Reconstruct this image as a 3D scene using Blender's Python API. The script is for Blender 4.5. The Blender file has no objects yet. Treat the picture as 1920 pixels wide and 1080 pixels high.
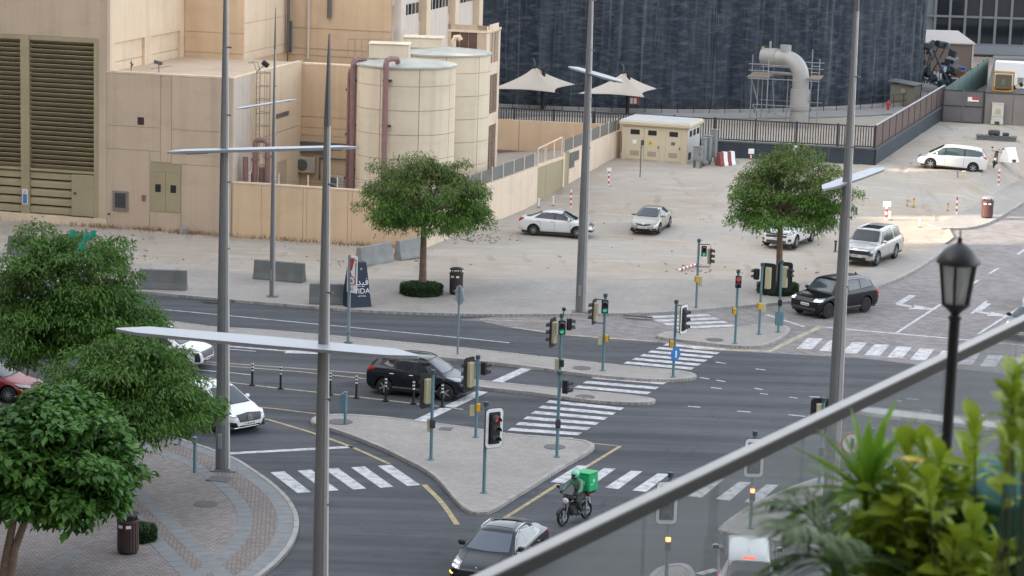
import bpy, bmesh, math, random
import numpy as np
from mathutils import Vector, Matrix, Euler
from mathutils.bvhtree import BVHTree
R = math.radians
rnd = random.Random(7)
S = bpy.context.scene
COL = S.collection

# ---------------------------------------------------------------- camera
CAM_H = 23.0
FPX, TANP, ROLL = 4533.0, 0.185, 1.79
cam_d = bpy.data.cameras.new('camera')
cam = bpy.data.objects.new('camera', cam_d)
COL.objects.link(cam)
cam.matrix_world = (Matrix.Translation((0, 0, CAM_H)) @ Matrix.Rotation(math.pi / 2 - math.atan(TANP), 4, 'X')
                    @ Matrix.Rotation(R(ROLL), 4, 'Z'))
cam_d.sensor_width = 36.0
cam_d.lens = 85.0
cam_d.clip_start, cam_d.clip_end = 0.3, 3000
cam_d.dof.use_dof = True
cam_d.dof.focus_distance = 108
cam_d.dof.aperture_fstop = 5.2
S.camera = cam

# ---------------------------------------------------------------- world, sun, exposure
SUN_DIR = Vector((0.97, 0.243, -0.37)).normalized()      # the way the light travels
SUN_EL = math.asin(-SUN_DIR.z)
world = bpy.data.worlds.new('World'); S.world = world; world.use_nodes = True
wn, wl = world.node_tree.nodes, world.node_tree.links
wn.clear()
sky = wn.new('ShaderNodeTexSky'); sky.sky_type = 'NISHITA'; sky.sun_disc = False
sky.sun_elevation = SUN_EL
sky.sun_rotation = math.atan2(-SUN_DIR.x, -SUN_DIR.y)
sky.dust_density = 4.0; sky.air_density = 1.0; sky.ozone_density = 1.0
hs = wn.new('ShaderNodeHueSaturation'); hs.inputs['Saturation'].default_value = 0.33
bg = wn.new('ShaderNodeBackground'); bg.inputs['Strength'].default_value = 0.14
wo = wn.new('ShaderNodeOutputWorld')
wl.new(sky.outputs[0], hs.inputs['Color']); wl.new(hs.outputs[0], bg.inputs['Color']); wl.new(bg.outputs[0], wo.inputs['Surface'])
sun_d = bpy.data.lights.new('sun', 'SUN'); sun_d.energy = 2.2; sun_d.angle = R(0.5); sun_d.color = (1.0, 0.87, 0.68)
sun = bpy.data.objects.new('sun', sun_d); COL.objects.link(sun)
sun.rotation_euler = SUN_DIR.to_track_quat('-Z', 'Y').to_euler(); sun.location = (-60, -40, 80)
S.view_settings.view_transform = 'Standard'; S.view_settings.look = 'None'
S.view_settings.gamma = 1.0; S.view_settings.use_curve_mapping = False
S.view_settings.exposure = 2.48
S.cycles.max_bounces = 6; S.cycles.transparent_max_bounces = 12
S.cycles.use_denoising = True

# ---------------------------------------------------------------- where a sight line meets the place
_p, _r = math.atan(TANP), R(ROLL)
_fw = np.array([0, math.cos(_p), -math.sin(_p)]); _rt = np.array([1.0, 0, 0]); _up = np.cross(_rt, _fw)
_cr = _rt * math.cos(_r) + _up * math.sin(_r); _cu = -_rt * math.sin(_r) + _up * math.cos(_r)
CO = np.array([0, 0, CAM_H])
def ray(x, y): return _fw + _cr * (x - 960) / FPX + _cu * (540 - y) / FPX
def g(x, y, z=0.0):
    d = ray(x, y); return Vector(CO + d * ((z - CAM_H) / d[2]))
def sstep(a, b, t):
    t = min(1, max(0, (t - a) / (b - a))); return t * t * (3 - 2 * t)
def hz(x, y):          # the sandy lot rises a little towards the back
    k = 8 * sstep(20, 29, x)
    return 0.10 + 1.25 * sstep(148 + k, 170, y) * sstep(-10, 4, x)
def gt(x, y):          # on the sandy lot
    P = g(x, y, 0.1)
    for _ in range(12): P = g(x, y, hz(P.x, P.y))
    return P
def zat(P, y):         # height over P that shows at picture height y
    lo, hi = -5.0, 22.9
    for _ in range(40):
        m = (lo + hi) / 2; v = np.array([P[0], P[1], m]) - CO
        yy = 540 - FPX * (v @ _cu) / (v @ _fw)
        if yy > y: lo = m
        else: hi = m
    return lo
# building frame: u along the facade, v into depth
BO = Vector((-23.787, 139.438, 0)); BU = Vector((0.97352, -0.22861, 0)); BV = Vector((0.22861, 0.97352, 0))
BROT = math.atan2(BU.y, BU.x)
def bp(u, v, z=0.0): return BO + BU * u + BV * v + Vector((0, 0, z))
def on(px, py, v):     # on the vertical plane at depth v -> (u, z)
    d = ray(px, py); P0 = np.array(BO + BV * v); n = np.array(BV)
    P = CO + d * (((P0 - CO) @ n) / (d @ n)); q = P - np.array(BO)
    return float(q @ np.array(BU)), float(P[2])

# ---------------------------------------------------------------- materials
MATS = {}
def pal(name, col, rough=0.6, metal=0.0, var=0.0, scale=3.0, bump=0.0, bscale=40.0, spec=0.5, coat=0.0, detail=4.0, col2=None, emit=0.0, stretch=None):
    if name in MATS: return MATS[name]
    m = bpy.data.materials.new(name); m.use_nodes = True
    nt = m.node_tree; b = nt.nodes['Principled BSDF']
    c = (col[0], col[1], col[2], 1)
    b.inputs['Base Color'].default_value = c; b.inputs['Roughness'].default_value = rough
    b.inputs['Metallic'].default_value = metal; b.inputs['Specular IOR Level'].default_value = spec
    b.inputs['Coat Weight'].default_value = coat; b.inputs['Coat Roughness'].default_value = 0.04
    if emit:
        b.inputs['Emission Color'].default_value = c; b.inputs['Emission Strength'].default_value = emit
    if var or bump:
        tc = nt.nodes.new('ShaderNodeNewGeometry')
        src = tc.outputs['Position']
        if stretch:
            mp = nt.nodes.new('ShaderNodeMapping'); mp.inputs['Scale'].default_value = stretch
            nt.links.new(src, mp.inputs[0]); src = mp.outputs[0]
    if var:
        n = nt.nodes.new('ShaderNodeTexNoise'); n.inputs['Scale'].default_value = scale; n.inputs['Detail'].default_value = detail; n.inputs['Roughness'].default_value = 0.62
        nt.links.new(src, n.inputs['Vector'])
        rp = nt.nodes.new('ShaderNodeMapRange'); rp.inputs[1].default_value = 0.3; rp.inputs[2].default_value = 0.7
        nt.links.new(n.outputs['Fac'], rp.inputs[0])
        mx = nt.nodes.new('ShaderNodeMix'); mx.data_type = 'RGBA'
        k2 = col2 or tuple(min(1, x * (1 + var)) for x in col)
        mx.inputs[6].default_value = tuple(x * (1 - var) for x in col) + (1,); mx.inputs[7].default_value = tuple(k2) + (1,)
        nt.links.new(rp.outputs[0], mx.inputs[0]); nt.links.new(mx.outputs[2], b.inputs['Base Color'])
    if bump:
        n2 = nt.nodes.new('ShaderNodeTexNoise'); n2.inputs['Scale'].default_value = bscale; n2.inputs['Detail'].default_value = 3
        nt.links.new(src, n2.inputs['Vector'])
        bm = nt.nodes.new('ShaderNodeBump'); bm.inputs['Strength'].default_value = bump; bm.inputs['Distance'].default_value = 0.02
        nt.links.new(n2.outputs['Fac'], bm.inputs['Height']); nt.links.new(bm.outputs[0], b.inputs['Normal'])
    MATS[name] = m
    return m

def paver(name, c1, c2, mortar, bw, bh, rot=0.0, patch=0.25, msize=0.02, bias=0.0):
    if name in MATS: return MATS[name]
    m = bpy.data.materials.new(name); m.use_nodes = True
    nt = m.node_tree; b = nt.nodes['Principled BSDF']; b.inputs['Roughness'].default_value = 0.85
    tc = nt.nodes.new('ShaderNodeNewGeometry'); mp = nt.nodes.new('ShaderNodeMapping'); mp.inputs['Rotation'].default_value = (0, 0, rot)
    nt.links.new(tc.outputs['Position'], mp.inputs[0])
    br = nt.nodes.new('ShaderNodeTexBrick'); br.inputs['Scale'].default_value = 1.0
    br.inputs['Brick Width'].default_value = bw; br.inputs['Row Height'].default_value = bh; br.inputs['Mortar Size'].default_value = msize
    br.inputs['Bias'].default_value = bias; br.inputs['Mortar Smooth'].default_value = 0.3
    br.inputs['Color1'].default_value = c1 + (1,); br.inputs['Color2'].default_value = c2 + (1,); br.inputs['Mortar'].default_value = mortar + (1,)
    nt.links.new(mp.outputs[0], br.inputs['Vector'])
    n = nt.nodes.new('ShaderNodeTexNoise'); n.inputs['Scale'].default_value = 0.35; n.inputs['Detail'].default_value = 6; n.inputs['Roughness'].default_value = 0.7
    nt.links.new(tc.outputs['Position'], n.inputs['Vector'])
    rp = nt.nodes.new('ShaderNodeMapRange'); rp.inputs[1].default_value = 0.3; rp.inputs[2].default_value = 0.7
    rp.inputs[3].default_value = 1 - patch; rp.inputs[4].default_value = 1 + patch * 0.6
    nt.links.new(n.outputs['Fac'], rp.inputs[0])
    mu = nt.nodes.new('ShaderNodeVectorMath'); mu.operation = 'SCALE'
    nt.links.new(br.outputs['Color'], mu.inputs[0]); nt.links.new(rp.outputs[0], mu.inputs['Scale'])
    nt.links.new(mu.outputs[0], b.inputs['Base Color'])
    bm = nt.nodes.new('ShaderNodeBump'); bm.inputs['Strength'].default_value = 0.5; bm.inputs['Distance'].default_value = 0.01; bm.invert = True
    nt.links.new(br.outputs['Fac'], bm.inputs['Height']); nt.links.new(bm.outputs[0], b.inputs['Normal'])
    MATS[name] = m
    return m

def asphalt_mat(name, base):
    m = bpy.data.materials.new(name); m.use_nodes = True
    nt = m.node_tree; b = nt.nodes['Principled BSDF']; b.inputs['Roughness'].default_value = 0.82; b.inputs['Specular IOR Level'].default_value = 0.3
    ge = nt.nodes.new('ShaderNodeNewGeometry')
    def noise(sc, stretch=None, det=5):
        n = nt.nodes.new('ShaderNodeTexNoise'); n.inputs['Scale'].default_value = sc; n.inputs['Detail'].default_value = det; n.inputs['Roughness'].default_value = 0.65
        src = ge.outputs['Position']
        if stretch:
            mp = nt.nodes.new('ShaderNodeMapping'); mp.inputs['Scale'].default_value = stretch; mp.inputs['Rotation'].default_value = (0, 0, R(12))
            nt.links.new(src, mp.inputs[0]); src = mp.outputs[0]
        nt.links.new(src, n.inputs['Vector']); return n.outputs['Fac']
    def mr(f, lo, hi, a=0.3, bb=0.7):
        r = nt.nodes.new('ShaderNodeMapRange'); r.inputs[1].default_value = a; r.inputs[2].default_value = bb; r.inputs[3].default_value = lo; r.inputs[4].default_value = hi
        nt.links.new(f, r.inputs[0]); return r.outputs[0]
    def mul(a, c):
        x = nt.nodes.new('ShaderNodeMath'); x.operation = 'MULTIPLY'; nt.links.new(a, x.inputs[0]); nt.links.new(c, x.inputs[1]); return x.outputs[0]
    f = mul(mr(noise(0.12), 0.84, 1.16), mr(noise(1.0, (0.04, 0.8, 1)), 0.66, 1.22, 0.36, 0.64))
    f = mul(f, mr(noise(0.55, None, 7), 0.62, 1.0, 0.30, 0.40))          # oil stains
    vo = nt.nodes.new('ShaderNodeTexVoronoi'); vo.feature = 'DISTANCE_TO_EDGE'; vo.inputs['Scale'].default_value = 0.16
    wv = nt.nodes.new('ShaderNodeVectorMath'); wv.operation = 'MULTIPLY_ADD'; wn2 = nt.nodes.new('ShaderNodeTexNoise'); wn2.inputs['Scale'].default_value = 0.8; nt.links.new(ge.outputs['Position'], wn2.inputs['Vector']); nt.links.new(wn2.outputs['Color'], wv.inputs[0]); wv.inputs[1].default_value = (2.2, 2.2, 0); nt.links.new(ge.outputs['Position'], wv.inputs[2]); nt.links.new(wv.outputs[0], vo.inputs['Vector'])
    f = mul(f, mr(vo.outputs['Distance'], 0.72, 1.0, 0.0, 0.006))        # fine cracks
    f = mul(f, mr(noise(26.0, None, 2), 0.86, 1.14))
    f = mul(f, mr(noise(1.7, None, 6), 0.9, 1.06))
    sc = nt.nodes.new('ShaderNodeVectorMath'); sc.operation = 'SCALE'; sc.inputs[0].default_value = base
    nt.links.new(f, sc.inputs['Scale']); nt.links.new(sc.outputs[0], b.inputs['Base Color'])
    bm = nt.nodes.new('ShaderNodeBump'); bm.inputs['Strength'].default_value = 0.4; bm.inputs['Distance'].default_value = 0.01
    nt.links.new(noise(60, None, 2), bm.inputs['Height']); nt.links.new(bm.outputs[0], b.inputs['Normal'])
    MATS[name] = m
    return m

# ---------------------------------------------------------------- mesh builder
class MB:
    def __init__(s): s.v = []; s.f = []; s.mi = []
    def add(s, vs, fs, mi=0):
        o = len(s.v); s.v += [tuple(p) for p in vs]
        s.f += [tuple(i + o for i in f) for f in fs]; s.mi += [mi] * len(fs); return s
    def box(s, c, d, rz=0.0, mi=0, taper=1.0, M=None):
        x, y, z = d[0] / 2, d[1] / 2, d[2] / 2; t = taper
        P = [(-x, -y, -z), (x, -y, -z), (x, y, -z), (-x, y, -z), (-x * t, -y * t, z), (x * t, -y * t, z), (x * t, y * t, z), (-x * t, y * t, z)]
        m = Matrix.Translation(Vector(c)) @ (M if M is not None else Matrix.Rotation(rz, 4, 'Z'))
        return s.add([m @ Vector(p) for p in P], [(3, 2, 1, 0), (4, 5, 6, 7), (0, 1, 5, 4), (1, 2, 6, 5), (2, 3, 7, 6), (3, 0, 4, 7)], mi)
    def bev(s, c, d, b=0.02, rz=0.0, mi=0, M=None):      # box with its twelve edges cut
        x, y, z = [q / 2 for q in d]; b = min(b, x * 0.9, y * 0.9, z * 0.9)
        vs = []
        for sx in (-1, 1):
            for sy in (-1, 1):
                for sz in (-1, 1):
                    vs += [(sx * x, sy * (y - b), sz * (z - b)), (sx * (x - b), sy * y, sz * (z - b)), (sx * (x - b), sy * (y - b), sz * z)]
        m = Matrix.Translation(Vector(c)) @ (M if M is not None else Matrix.Rotation(rz, 4, 'Z'))
        bmx = bmesh.new()
        for p in vs: bmx.verts.new(p)
        r = bmesh.ops.convex_hull(bmx, input=bmx.verts)
        bmesh.ops.dissolve_limit(bmx, angle_limit=0.02, verts=bmx.verts, edges=bmx.edges)
        bmx.verts.index_update()
        s.add([m @ v.co for v in bmx.verts], [[v.index for v in f.verts] for f in bmx.faces], mi); bmx.free(); return s
    def cyl(s, p0, p1, r0, r1=None, n=10, mi=0, caps=True):
        r1 = r0 if r1 is None else r1
        p0, p1 = Vector(p0), Vector(p1); a = (p1 - p0).normalized()
        q = a.orthogonal().normalized(); w = a.cross(q)
        vs = []
        for p, r in ((p0, r0), (p1, r1)):
            for i in range(n):
                t = 2 * math.pi * i / n; vs.append(p + (q * math.cos(t) + w * math.sin(t)) * r)
        fs = [(i, (i + 1) % n, n + (i + 1) % n, n + i) for i in range(n)]
        if caps: fs += [tuple(range(n - 1, -1, -1)), tuple(range(n, 2 * n))]
        return s.add(vs, fs, mi)
    def tube(s, pts, r, n=8, mi=0, caps=True):
        pts = [Vector(p) for p in pts]; rs = r if isinstance(r, (list, tuple)) else [r] * len(pts)
        vs = []; q = None
        for i, p in enumerate(pts):
            a = (pts[min(i + 1, len(pts) - 1)] - pts[max(i - 1, 0)]).normalized()
            q = a.orthogonal().normalized() if q is None else (q - a * q.dot(a)).normalized()
            w = a.cross(q)
            for k in range(n):
                t = 2 * math.pi * k / n; vs.append(p + (q * math.cos(t) + w * math.sin(t)) * rs[i])
        fs = [(i * n + k, i * n + (k + 1) % n, (i + 1) * n + (k + 1) % n, (i + 1) * n + k) for i in range(len(pts) - 1) for k in range(n)]
        if caps: fs += [tuple(range(n - 1, -1, -1)), tuple(range((len(pts) - 1) * n, len(pts) * n))]
        return s.add(vs, fs, mi)
    def lathe(s, prof, n=16, c=(0, 0, 0), mi=0, M=None, caps=True):
        c = Vector(c); vs = []
        for r, z in prof:
            for k in range(n):
                t = 2 * math.pi * k / n; p = Vector((r * math.cos(t), r * math.sin(t), z))
                vs.append(c + (M @ p if M is not None else p))
        m = len(prof)
        fs = [(i * n + k, i * n + (k + 1) % n, (i + 1) * n + (k + 1) % n, (i + 1) * n + k) for i in range(m - 1) for k in range(n)]
        if caps: fs += [tuple(range(n - 1, -1, -1)), tuple(range((m - 1) * n, m * n))]
        return s.add(vs, fs, mi)
    def prism(s, poly, z0, z1, mi=0, M=None):
        a = sum(poly[i][0] * poly[(i + 1) % len(poly)][1] - poly[(i + 1) % len(poly)][0] * poly[i][1] for i in range(len(poly)))
        if a < 0: poly = poly[::-1]
        n = len(poly)
        vs = [Vector((p[0], p[1], z0)) for p in poly] + [Vector((p[0], p[1], z1)) for p in poly]
        if M is not None: vs = [M @ p for p in vs]
        fs = [tuple(range(n - 1, -1, -1)), tuple(range(n, 2 * n))] + [(i, (i + 1) % n, n + (i + 1) % n, n + i) for i in range(n)]
        return s.add(vs, fs, mi)
    def sheet(s, poly, z, mi=0):
        a = sum(poly[i][0] * poly[(i + 1) % len(poly)][1] - poly[(i + 1) % len(poly)][0] * poly[i][1] for i in range(len(poly)))
        if a < 0: poly = poly[::-1]
        return s.add([(p[0], p[1], z) for p in poly], [tuple(range(len(poly)))], mi)
    def ball(s, c, r, n=10, m=6, mi=0, sc=(1, 1, 1), M=None):
        c = Vector(c); vs = []
        for i in range(m + 1):
            a = math.pi * i / m
            for k in range(n):
                t = 2 * math.pi * k / n
                p = Vector((math.sin(a) * math.cos(t) * sc[0], math.sin(a) * math.sin(t) * sc[1], math.cos(a) * sc[2])) * r
                vs.append(c + (M @ p if M is not None else p))
        fs = [(i * n + k, (i + 1) * n + k, (i + 1) * n + (k + 1) % n, i * n + (k + 1) % n) for i in range(m) for k in range(n)]
        return s.add(vs, fs, mi)
    def mesh(s, name, mats, smooth=False, ang=None):
        me = bpy.data.meshes.new(name); me.from_pydata(s.v, [], s.f)
        mats = mats if isinstance(mats, (list, tuple)) else [mats]
        for m in mats: me.materials.append(m)
        if len(mats) > 1: me.polygons.foreach_set('material_index', s.mi)
        if smooth:
            me.polygons.foreach_set('use_smooth', [True] * len(me.polygons))
            if ang: me.set_sharp_from_angle(angle=R(ang))
        me.validate(); me.update(); return me
    def build(s, name, mats, parent=None, smooth=False, ang=40, **kw):
        return ob(name, s.mesh(name, mats, smooth, ang), parent, **kw)

def ob(name, me, parent=None, loc=None, rz=None, label=None, cat=None, group=None, kind=None):
    o = bpy.data.objects.new(name, me); COL.objects.link(o)
    if parent is not None: o.parent = parent
    if loc is not None: o.location = loc
    if rz is not None: o.rotation_euler = (0, 0, rz)
    if label: o['label'] = label
    if cat: o['category'] = cat
    if group: o['group'] = group
    if kind: o['kind'] = kind
    return o
def T(name, label, cat, loc=(0, 0, 0), rz=0.0, group=None, kind=None):
    return ob(name, None, None, loc, rz, label, cat, group, kind)
def kids(o): return [c for c in bpy.data.objects if c.parent == o]
KIDS = {}
def dup(root, loc, rz, label, group=None, scale=None):
    tree = KIDS.setdefault(root.name, [(c, kids(c)) for c in kids(root)])
    r = root.copy(); COL.objects.link(r); r.location = loc; r.rotation_euler = (0, 0, rz); r['label'] = label
    if group: r['group'] = group
    if scale: r.scale = scale
    for c, sub in tree:
        k = c.copy(); COL.objects.link(k); k.parent = r
        for d in sub:
            e = d.copy(); COL.objects.link(e); e.parent = k
    return r
def text_mesh(body, size, mat, name='lettering', depth=0.004, align='CENTER'):
    cu = bpy.data.curves.new(name, 'FONT'); cu.body = body; cu.size = size; cu.align_x = align; cu.align_y = 'CENTER'; cu.extrude = depth
    t = bpy.data.objects.new('tmp', cu); COL.objects.link(t)
    dg = bpy.context.evaluated_depsgraph_get(); me = bpy.data.meshes.new_from_object(t.evaluated_get(dg))
    bpy.data.objects.remove(t); me.name = name; me.materials.clear(); me.materials.append(mat); return me

# palette
M_ASPH = asphalt_mat('asphalt', (0.078, 0.082, 0.092))
M_SAND = pal('sand', (0.36, 0.315, 0.27), 0.95, var=0.16, scale=0.35, detail=8, bump=0.5, bscale=3.0, spec=0.2)
M_EARTH = pal('earth', (0.33, 0.28, 0.23), 0.95, var=0.15, scale=0.1, spec=0.2)
M_PAVE = paver('pale_pavers', (0.335, 0.31, 0.285), (0.405, 0.38, 0.35), (0.25, 0.235, 0.215), 0.24, 0.12, R(20), 0.16)
M_PAVE2 = paver('plaza_pavers', (0.235, 0.205, 0.195), (0.335, 0.30, 0.285), (0.16, 0.14, 0.132), 0.26, 0.13, R(-25), 0.18)
M_BRICK = paver('brick_road_pavers', (0.195, 0.178, 0.176), (0.29, 0.268, 0.262), (0.13, 0.118, 0.114), 0.42, 0.21, R(20), 0.18, 0.016)
M_KERB = pal('kerb_concrete', (0.36, 0.345, 0.33), 0.9, var=0.16, scale=1.3, spec=0.2)
M_GRAN = pal('grey_granite', (0.222, 0.228, 0.232), 0.8, var=0.12, scale=2.5, spec=0.3)
M_WHITE = pal('road_paint_white', (0.56, 0.56, 0.57), 0.8, var=0.16, scale=4.0, detail=8)
def worn(m):
    nt = m.node_tree; b = nt.nodes['Principled BSDF']; src = b.inputs['Base Color'].links[0].from_socket
    ge = nt.nodes.new('ShaderNodeNewGeometry'); n = nt.nodes.new('ShaderNodeTexNoise'); n.inputs['Scale'].default_value = 2.6; n.inputs['Detail'].default_value = 9; n.inputs['Roughness'].default_value = .75; nt.links.new(ge.outputs['Position'], n.inputs['Vector'])
    r = nt.nodes.new('ShaderNodeMapRange'); r.inputs[1].default_value = .47; r.inputs[2].default_value = .64; r.inputs[4].default_value = .8; nt.links.new(n.outputs['Fac'], r.inputs[0])
    x = nt.nodes.new('ShaderNodeMix'); x.data_type = 'RGBA'; nt.links.new(r.outputs[0], x.inputs[0]); nt.links.new(src, x.inputs[6]); x.inputs[7].default_value = (.16, .16, .17, 1); nt.links.new(x.outputs[2], b.inputs['Base Color']); return m
worn(M_WHITE)
M_YEL = pal('road_paint_yellow', (0.43, 0.34, 0.17), 0.8, var=0.25, scale=3.0, detail=8)
M_CREAMY = pal('worn_cream_paint', (0.44, 0.39, 0.27), 0.8, var=0.25, scale=3.0, detail=8)
def wallmat(name, col, k=1.0):
    if name in MATS: return MATS[name]
    m = pal(name, col, 0.92, spec=0.2); nt = m.node_tree; b = nt.nodes['Principled BSDF']; ge = nt.nodes.new('ShaderNodeNewGeometry'); f = None
    for sc, st, det, lo, hi, a, c in [(0.3, (1, 1, 1), 7, .92, 1.05, .3, .7), (1.0, (1.6, 1.6, .05), 6, .82, 1.03, .30, .52), (1.0, (.5, .5, .9), 8, .90, 1.03, .34, .5)]:
        mp = nt.nodes.new('ShaderNodeMapping'); mp.inputs['Scale'].default_value = st; n = nt.nodes.new('ShaderNodeTexNoise'); n.inputs['Scale'].default_value = sc; n.inputs['Detail'].default_value = det; n.inputs['Roughness'].default_value = .65
        nt.links.new(ge.outputs['Position'], mp.inputs[0]); nt.links.new(mp.outputs[0], n.inputs['Vector'])
        r = nt.nodes.new('ShaderNodeMapRange'); r.inputs[1].default_value = a; r.inputs[2].default_value = c; r.inputs[3].default_value = 1 - (1 - lo) * k * .55; r.inputs[4].default_value = hi; nt.links.new(n.outputs['Fac'], r.inputs[0])
        if f is None: f = r.outputs[0]
        else:
            x = nt.nodes.new('ShaderNodeMath'); x.operation = 'MULTIPLY'; nt.links.new(f, x.inputs[0]); nt.links.new(r.outputs[0], x.inputs[1]); f = x.outputs[0]
    v = nt.nodes.new('ShaderNodeVectorMath'); v.operation = 'SCALE'; v.inputs[0].default_value = col; nt.links.new(f, v.inputs['Scale']); nt.links.new(v.outputs[0], b.inputs['Base Color']); return m
M_TAN = wallmat('tan_render', (0.61, 0.45, 0.30))
M_CREAM_SKY = wallmat('cream_and_skylit_render', (0.68, 0.55, 0.405))  # cream trim; on right-facing station walls, open-sky brightness put into the colour
M_DUSTY = wallmat('dusty_render', (0.51, 0.40, 0.30))
M_PALEW = wallmat('pale_render', (0.60, 0.53, 0.47))
M_OLIVE = pal('olive_metal', (0.36, 0.305, 0.19), 0.55, var=0.08, scale=0.6, spec=0.4)
M_TANK = wallmat('tank_cream', (0.65, 0.56, 0.43), 1.0)
M_SEAM = pal('rusty_seam', (0.36, 0.28, 0.21), 0.8, var=0.3, scale=4)
M_PIPEP = pal('plum_pipe', (0.26, 0.15, 0.14), 0.55, var=0.15, scale=3)
M_STEEL = pal('galvanised_steel', (0.33, 0.345, 0.36), 0.42, 0.55, var=0.08, scale=1.0, stretch=(1, 1, 0.2))
M_STEELD = pal('dull_steel', (0.15, 0.155, 0.155), 0.5, 0.4, var=0.08, scale=1.0)
M_LIGHTM = pal('pale_metal', (0.40, 0.42, 0.45), 0.45, 0.2)
M_BLACK = pal('black_plastic', (0.014, 0.014, 0.016), 0.5)
M_RUBBER = pal('rubber', (0.02, 0.02, 0.021), 0.85)
M_DKGREY = pal('dark_grey_plastic', (0.05, 0.052, 0.056), 0.55)
M_TEAL = pal('teal_pole_paint', (0.115, 0.215, 0.25), 0.5, var=0.06, scale=2)
M_CREAMP = pal('cream_signal_paint', (0.50, 0.45, 0.28), 0.55)
M_WHITEP = pal('white_paint', (0.80, 0.80, 0.79), 0.5)
M_REDP = pal('red_paint', (0.48, 0.05, 0.045), 0.5)
M_YELP = pal('yellow_plastic', (0.62, 0.36, 0.03), 0.5)
worn(M_YEL); worn(M_CREAMY)
M_CONC = pal('concrete', (0.26, 0.265, 0.26), 0.9, var=0.15, scale=1.5, detail=7, spec=0.2)
M_CONCD = pal('dark_concrete', (0.13, 0.135, 0.135), 0.9, var=0.12, scale=1.2, spec=0.2)
M_DKFENCE = pal('dark_fence_paint', (0.035, 0.033, 0.036), 0.5)
M_BROWNF = pal('brown_fence_slat', (0.125, 0.082, 0.072), 0.6, var=0.12, scale=1.5)
M_PLINTH = pal('dark_plinth', (0.032, 0.042, 0.056), 0.75, var=0.2, scale=0.8)
M_GLASSD = pal('dark_window_glass', (0.018, 0.022, 0.028), 0.06, spec=0.6)
M_BARK = pal('bark', (0.20, 0.14, 0.10), 0.9, var=0.25, scale=6, bump=0.6, bscale=18)
M_LAMP_G = pal('lamp_green', (0.02, 0.45, 0.24), 0.4, emit=.16)
M_LAMP_R = pal('lamp_red', (0.65, 0.03, 0.05), 0.4, emit=.14)
M_LAMP_A = pal('lamp_amber', (1.0, 0.30, 0.10), 0.4, emit=.9)
M_LAMP_W = pal('lamp_white', (1.0, 1.0, 1.0), 0.3, emit=.28)
M_TAIL = pal('tail_lens', (0.40, 0.012, 0.015), 0.15)
M_TAILON = pal('tail_lens_lit', (1.0, 0.10, 0.05), 0.2, emit=.5)
M_LENS = pal('clear_lens', (0.35, 0.36, 0.38), 0.1, 0.3)
M_CHROME = pal('chrome', (0.62, 0.63, 0.65), 0.15, 0.9)
M_ALLOY = pal('alloy', (0.42, 0.43, 0.44), 0.3, 0.7)
M_CARGLASS = pal('tinted_car_glass', (0.012, 0.016, 0.02), 0.05, spec=0.7)
M_CARGLASS2 = pal('car_glass', (0.035, 0.05, 0.06), 0.05, spec=0.8)

# ================================================================ GROUND
def P2(pts, z=0.0): return [g(x, y, z).to_2d() for x, y in pts]
def struct(name, mb, m, parent=None, **k): return mb.build(name, m, parent, kind='structure' if parent is None else None, **k)
struct('ground', MB().sheet([(-900, -300), (900, -300), (900, 1400), (-900, 1400)], -0.06), M_EARTH)
struct('road', MB().sheet([(-90, 30), (90, 30), (90, 160), (-90, 134)], 0.0), M_ASPH)
KERB_FAR = [(-420, 490), (0, 524), (280, 552), (430, 566), (640, 584), (760, 590), (900, 594), (1077, 593), (1187, 592), (1247, 590), (1327, 583), (1440, 574), (1500, 567), (1580, 555), (1643, 542), (1690, 525), (1733, 500), (1765, 478), (1780, 466)]
BACK_FAR = [(-420, 432), (0, 476), (273, 499), (430, 514), (580, 529), (700, 528), (960, 527), (1193, 527), (1370, 528), (1500, 533), (1570, 526), (1640, 505), (1700, 482), (1772, 460)]
KERB_R = [(1764, 432), (1823, 431), (1857, 420), (1887, 403), (1920, 382), (1990, 340)]
struct('brick_road', MB().sheet(P2([(860, 600), (905, 603), (960, 615), (1060, 628), (1107, 632), (1230, 640), (1300, 655), (1443, 662), (1620, 672), (1713, 683), (1920, 705), (2200, 735), (2500, 600), (2100, 330), (1990, 336), (1850, 410), (1760, 425), (1640, 470), (1600, 545), (1440, 572), (1000, 588)]), 0.004), M_BRICK)

def resample(pts, step):
    out = []; 
    for a, b in zip(pts, pts[1:]):
        n = max(1, round((b - a).length / step))
        out += [a.lerp(b, i / n) for i in range(n)]
    return out + [pts[-1]]
def smooth2(pts, it=2, closed=False):
    for _ in range(it):
        q = []
        n = len(pts)
        rng = range(n if closed else n - 1)
        if not closed: q.append(pts[0])
        for i in rng:
            a, b = pts[i], pts[(i + 1) % n]
            q += [a.lerp(b, 0.25), a.lerp(b, 0.75)]
        if not closed: q.append(pts[-1])
        pts = q
    return pts
def offs(pts, d):
    out = []
    for i, p in enumerate(pts):
        t = (pts[min(i + 1, len(pts) - 1)] - pts[max(i - 1, 0)]).normalized()
        out.append(p + Vector((-t.y, t.x)) * d)
    return out
def redist(pts, step):          # equal steps along the line
    L = [0]
    for a, b in zip(pts, pts[1:]): L.append(L[-1] + (b - a).length)
    n = max(1, round(L[-1] / step)); out = []; j = 0
    for i in range(n + 1):
        s = L[-1] * i / n
        while j < len(L) - 2 and L[j + 1] < s: j += 1
        k = (s - L[j]) / max(1e-9, L[j + 1] - L[j]); out.append(pts[j].lerp(pts[j + 1], k))
    return out
KSTONE = MB().bev((0, 0, 0), (1, 1, 1), 0.06).mesh('kerb_stone', M_KERB)
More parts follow.
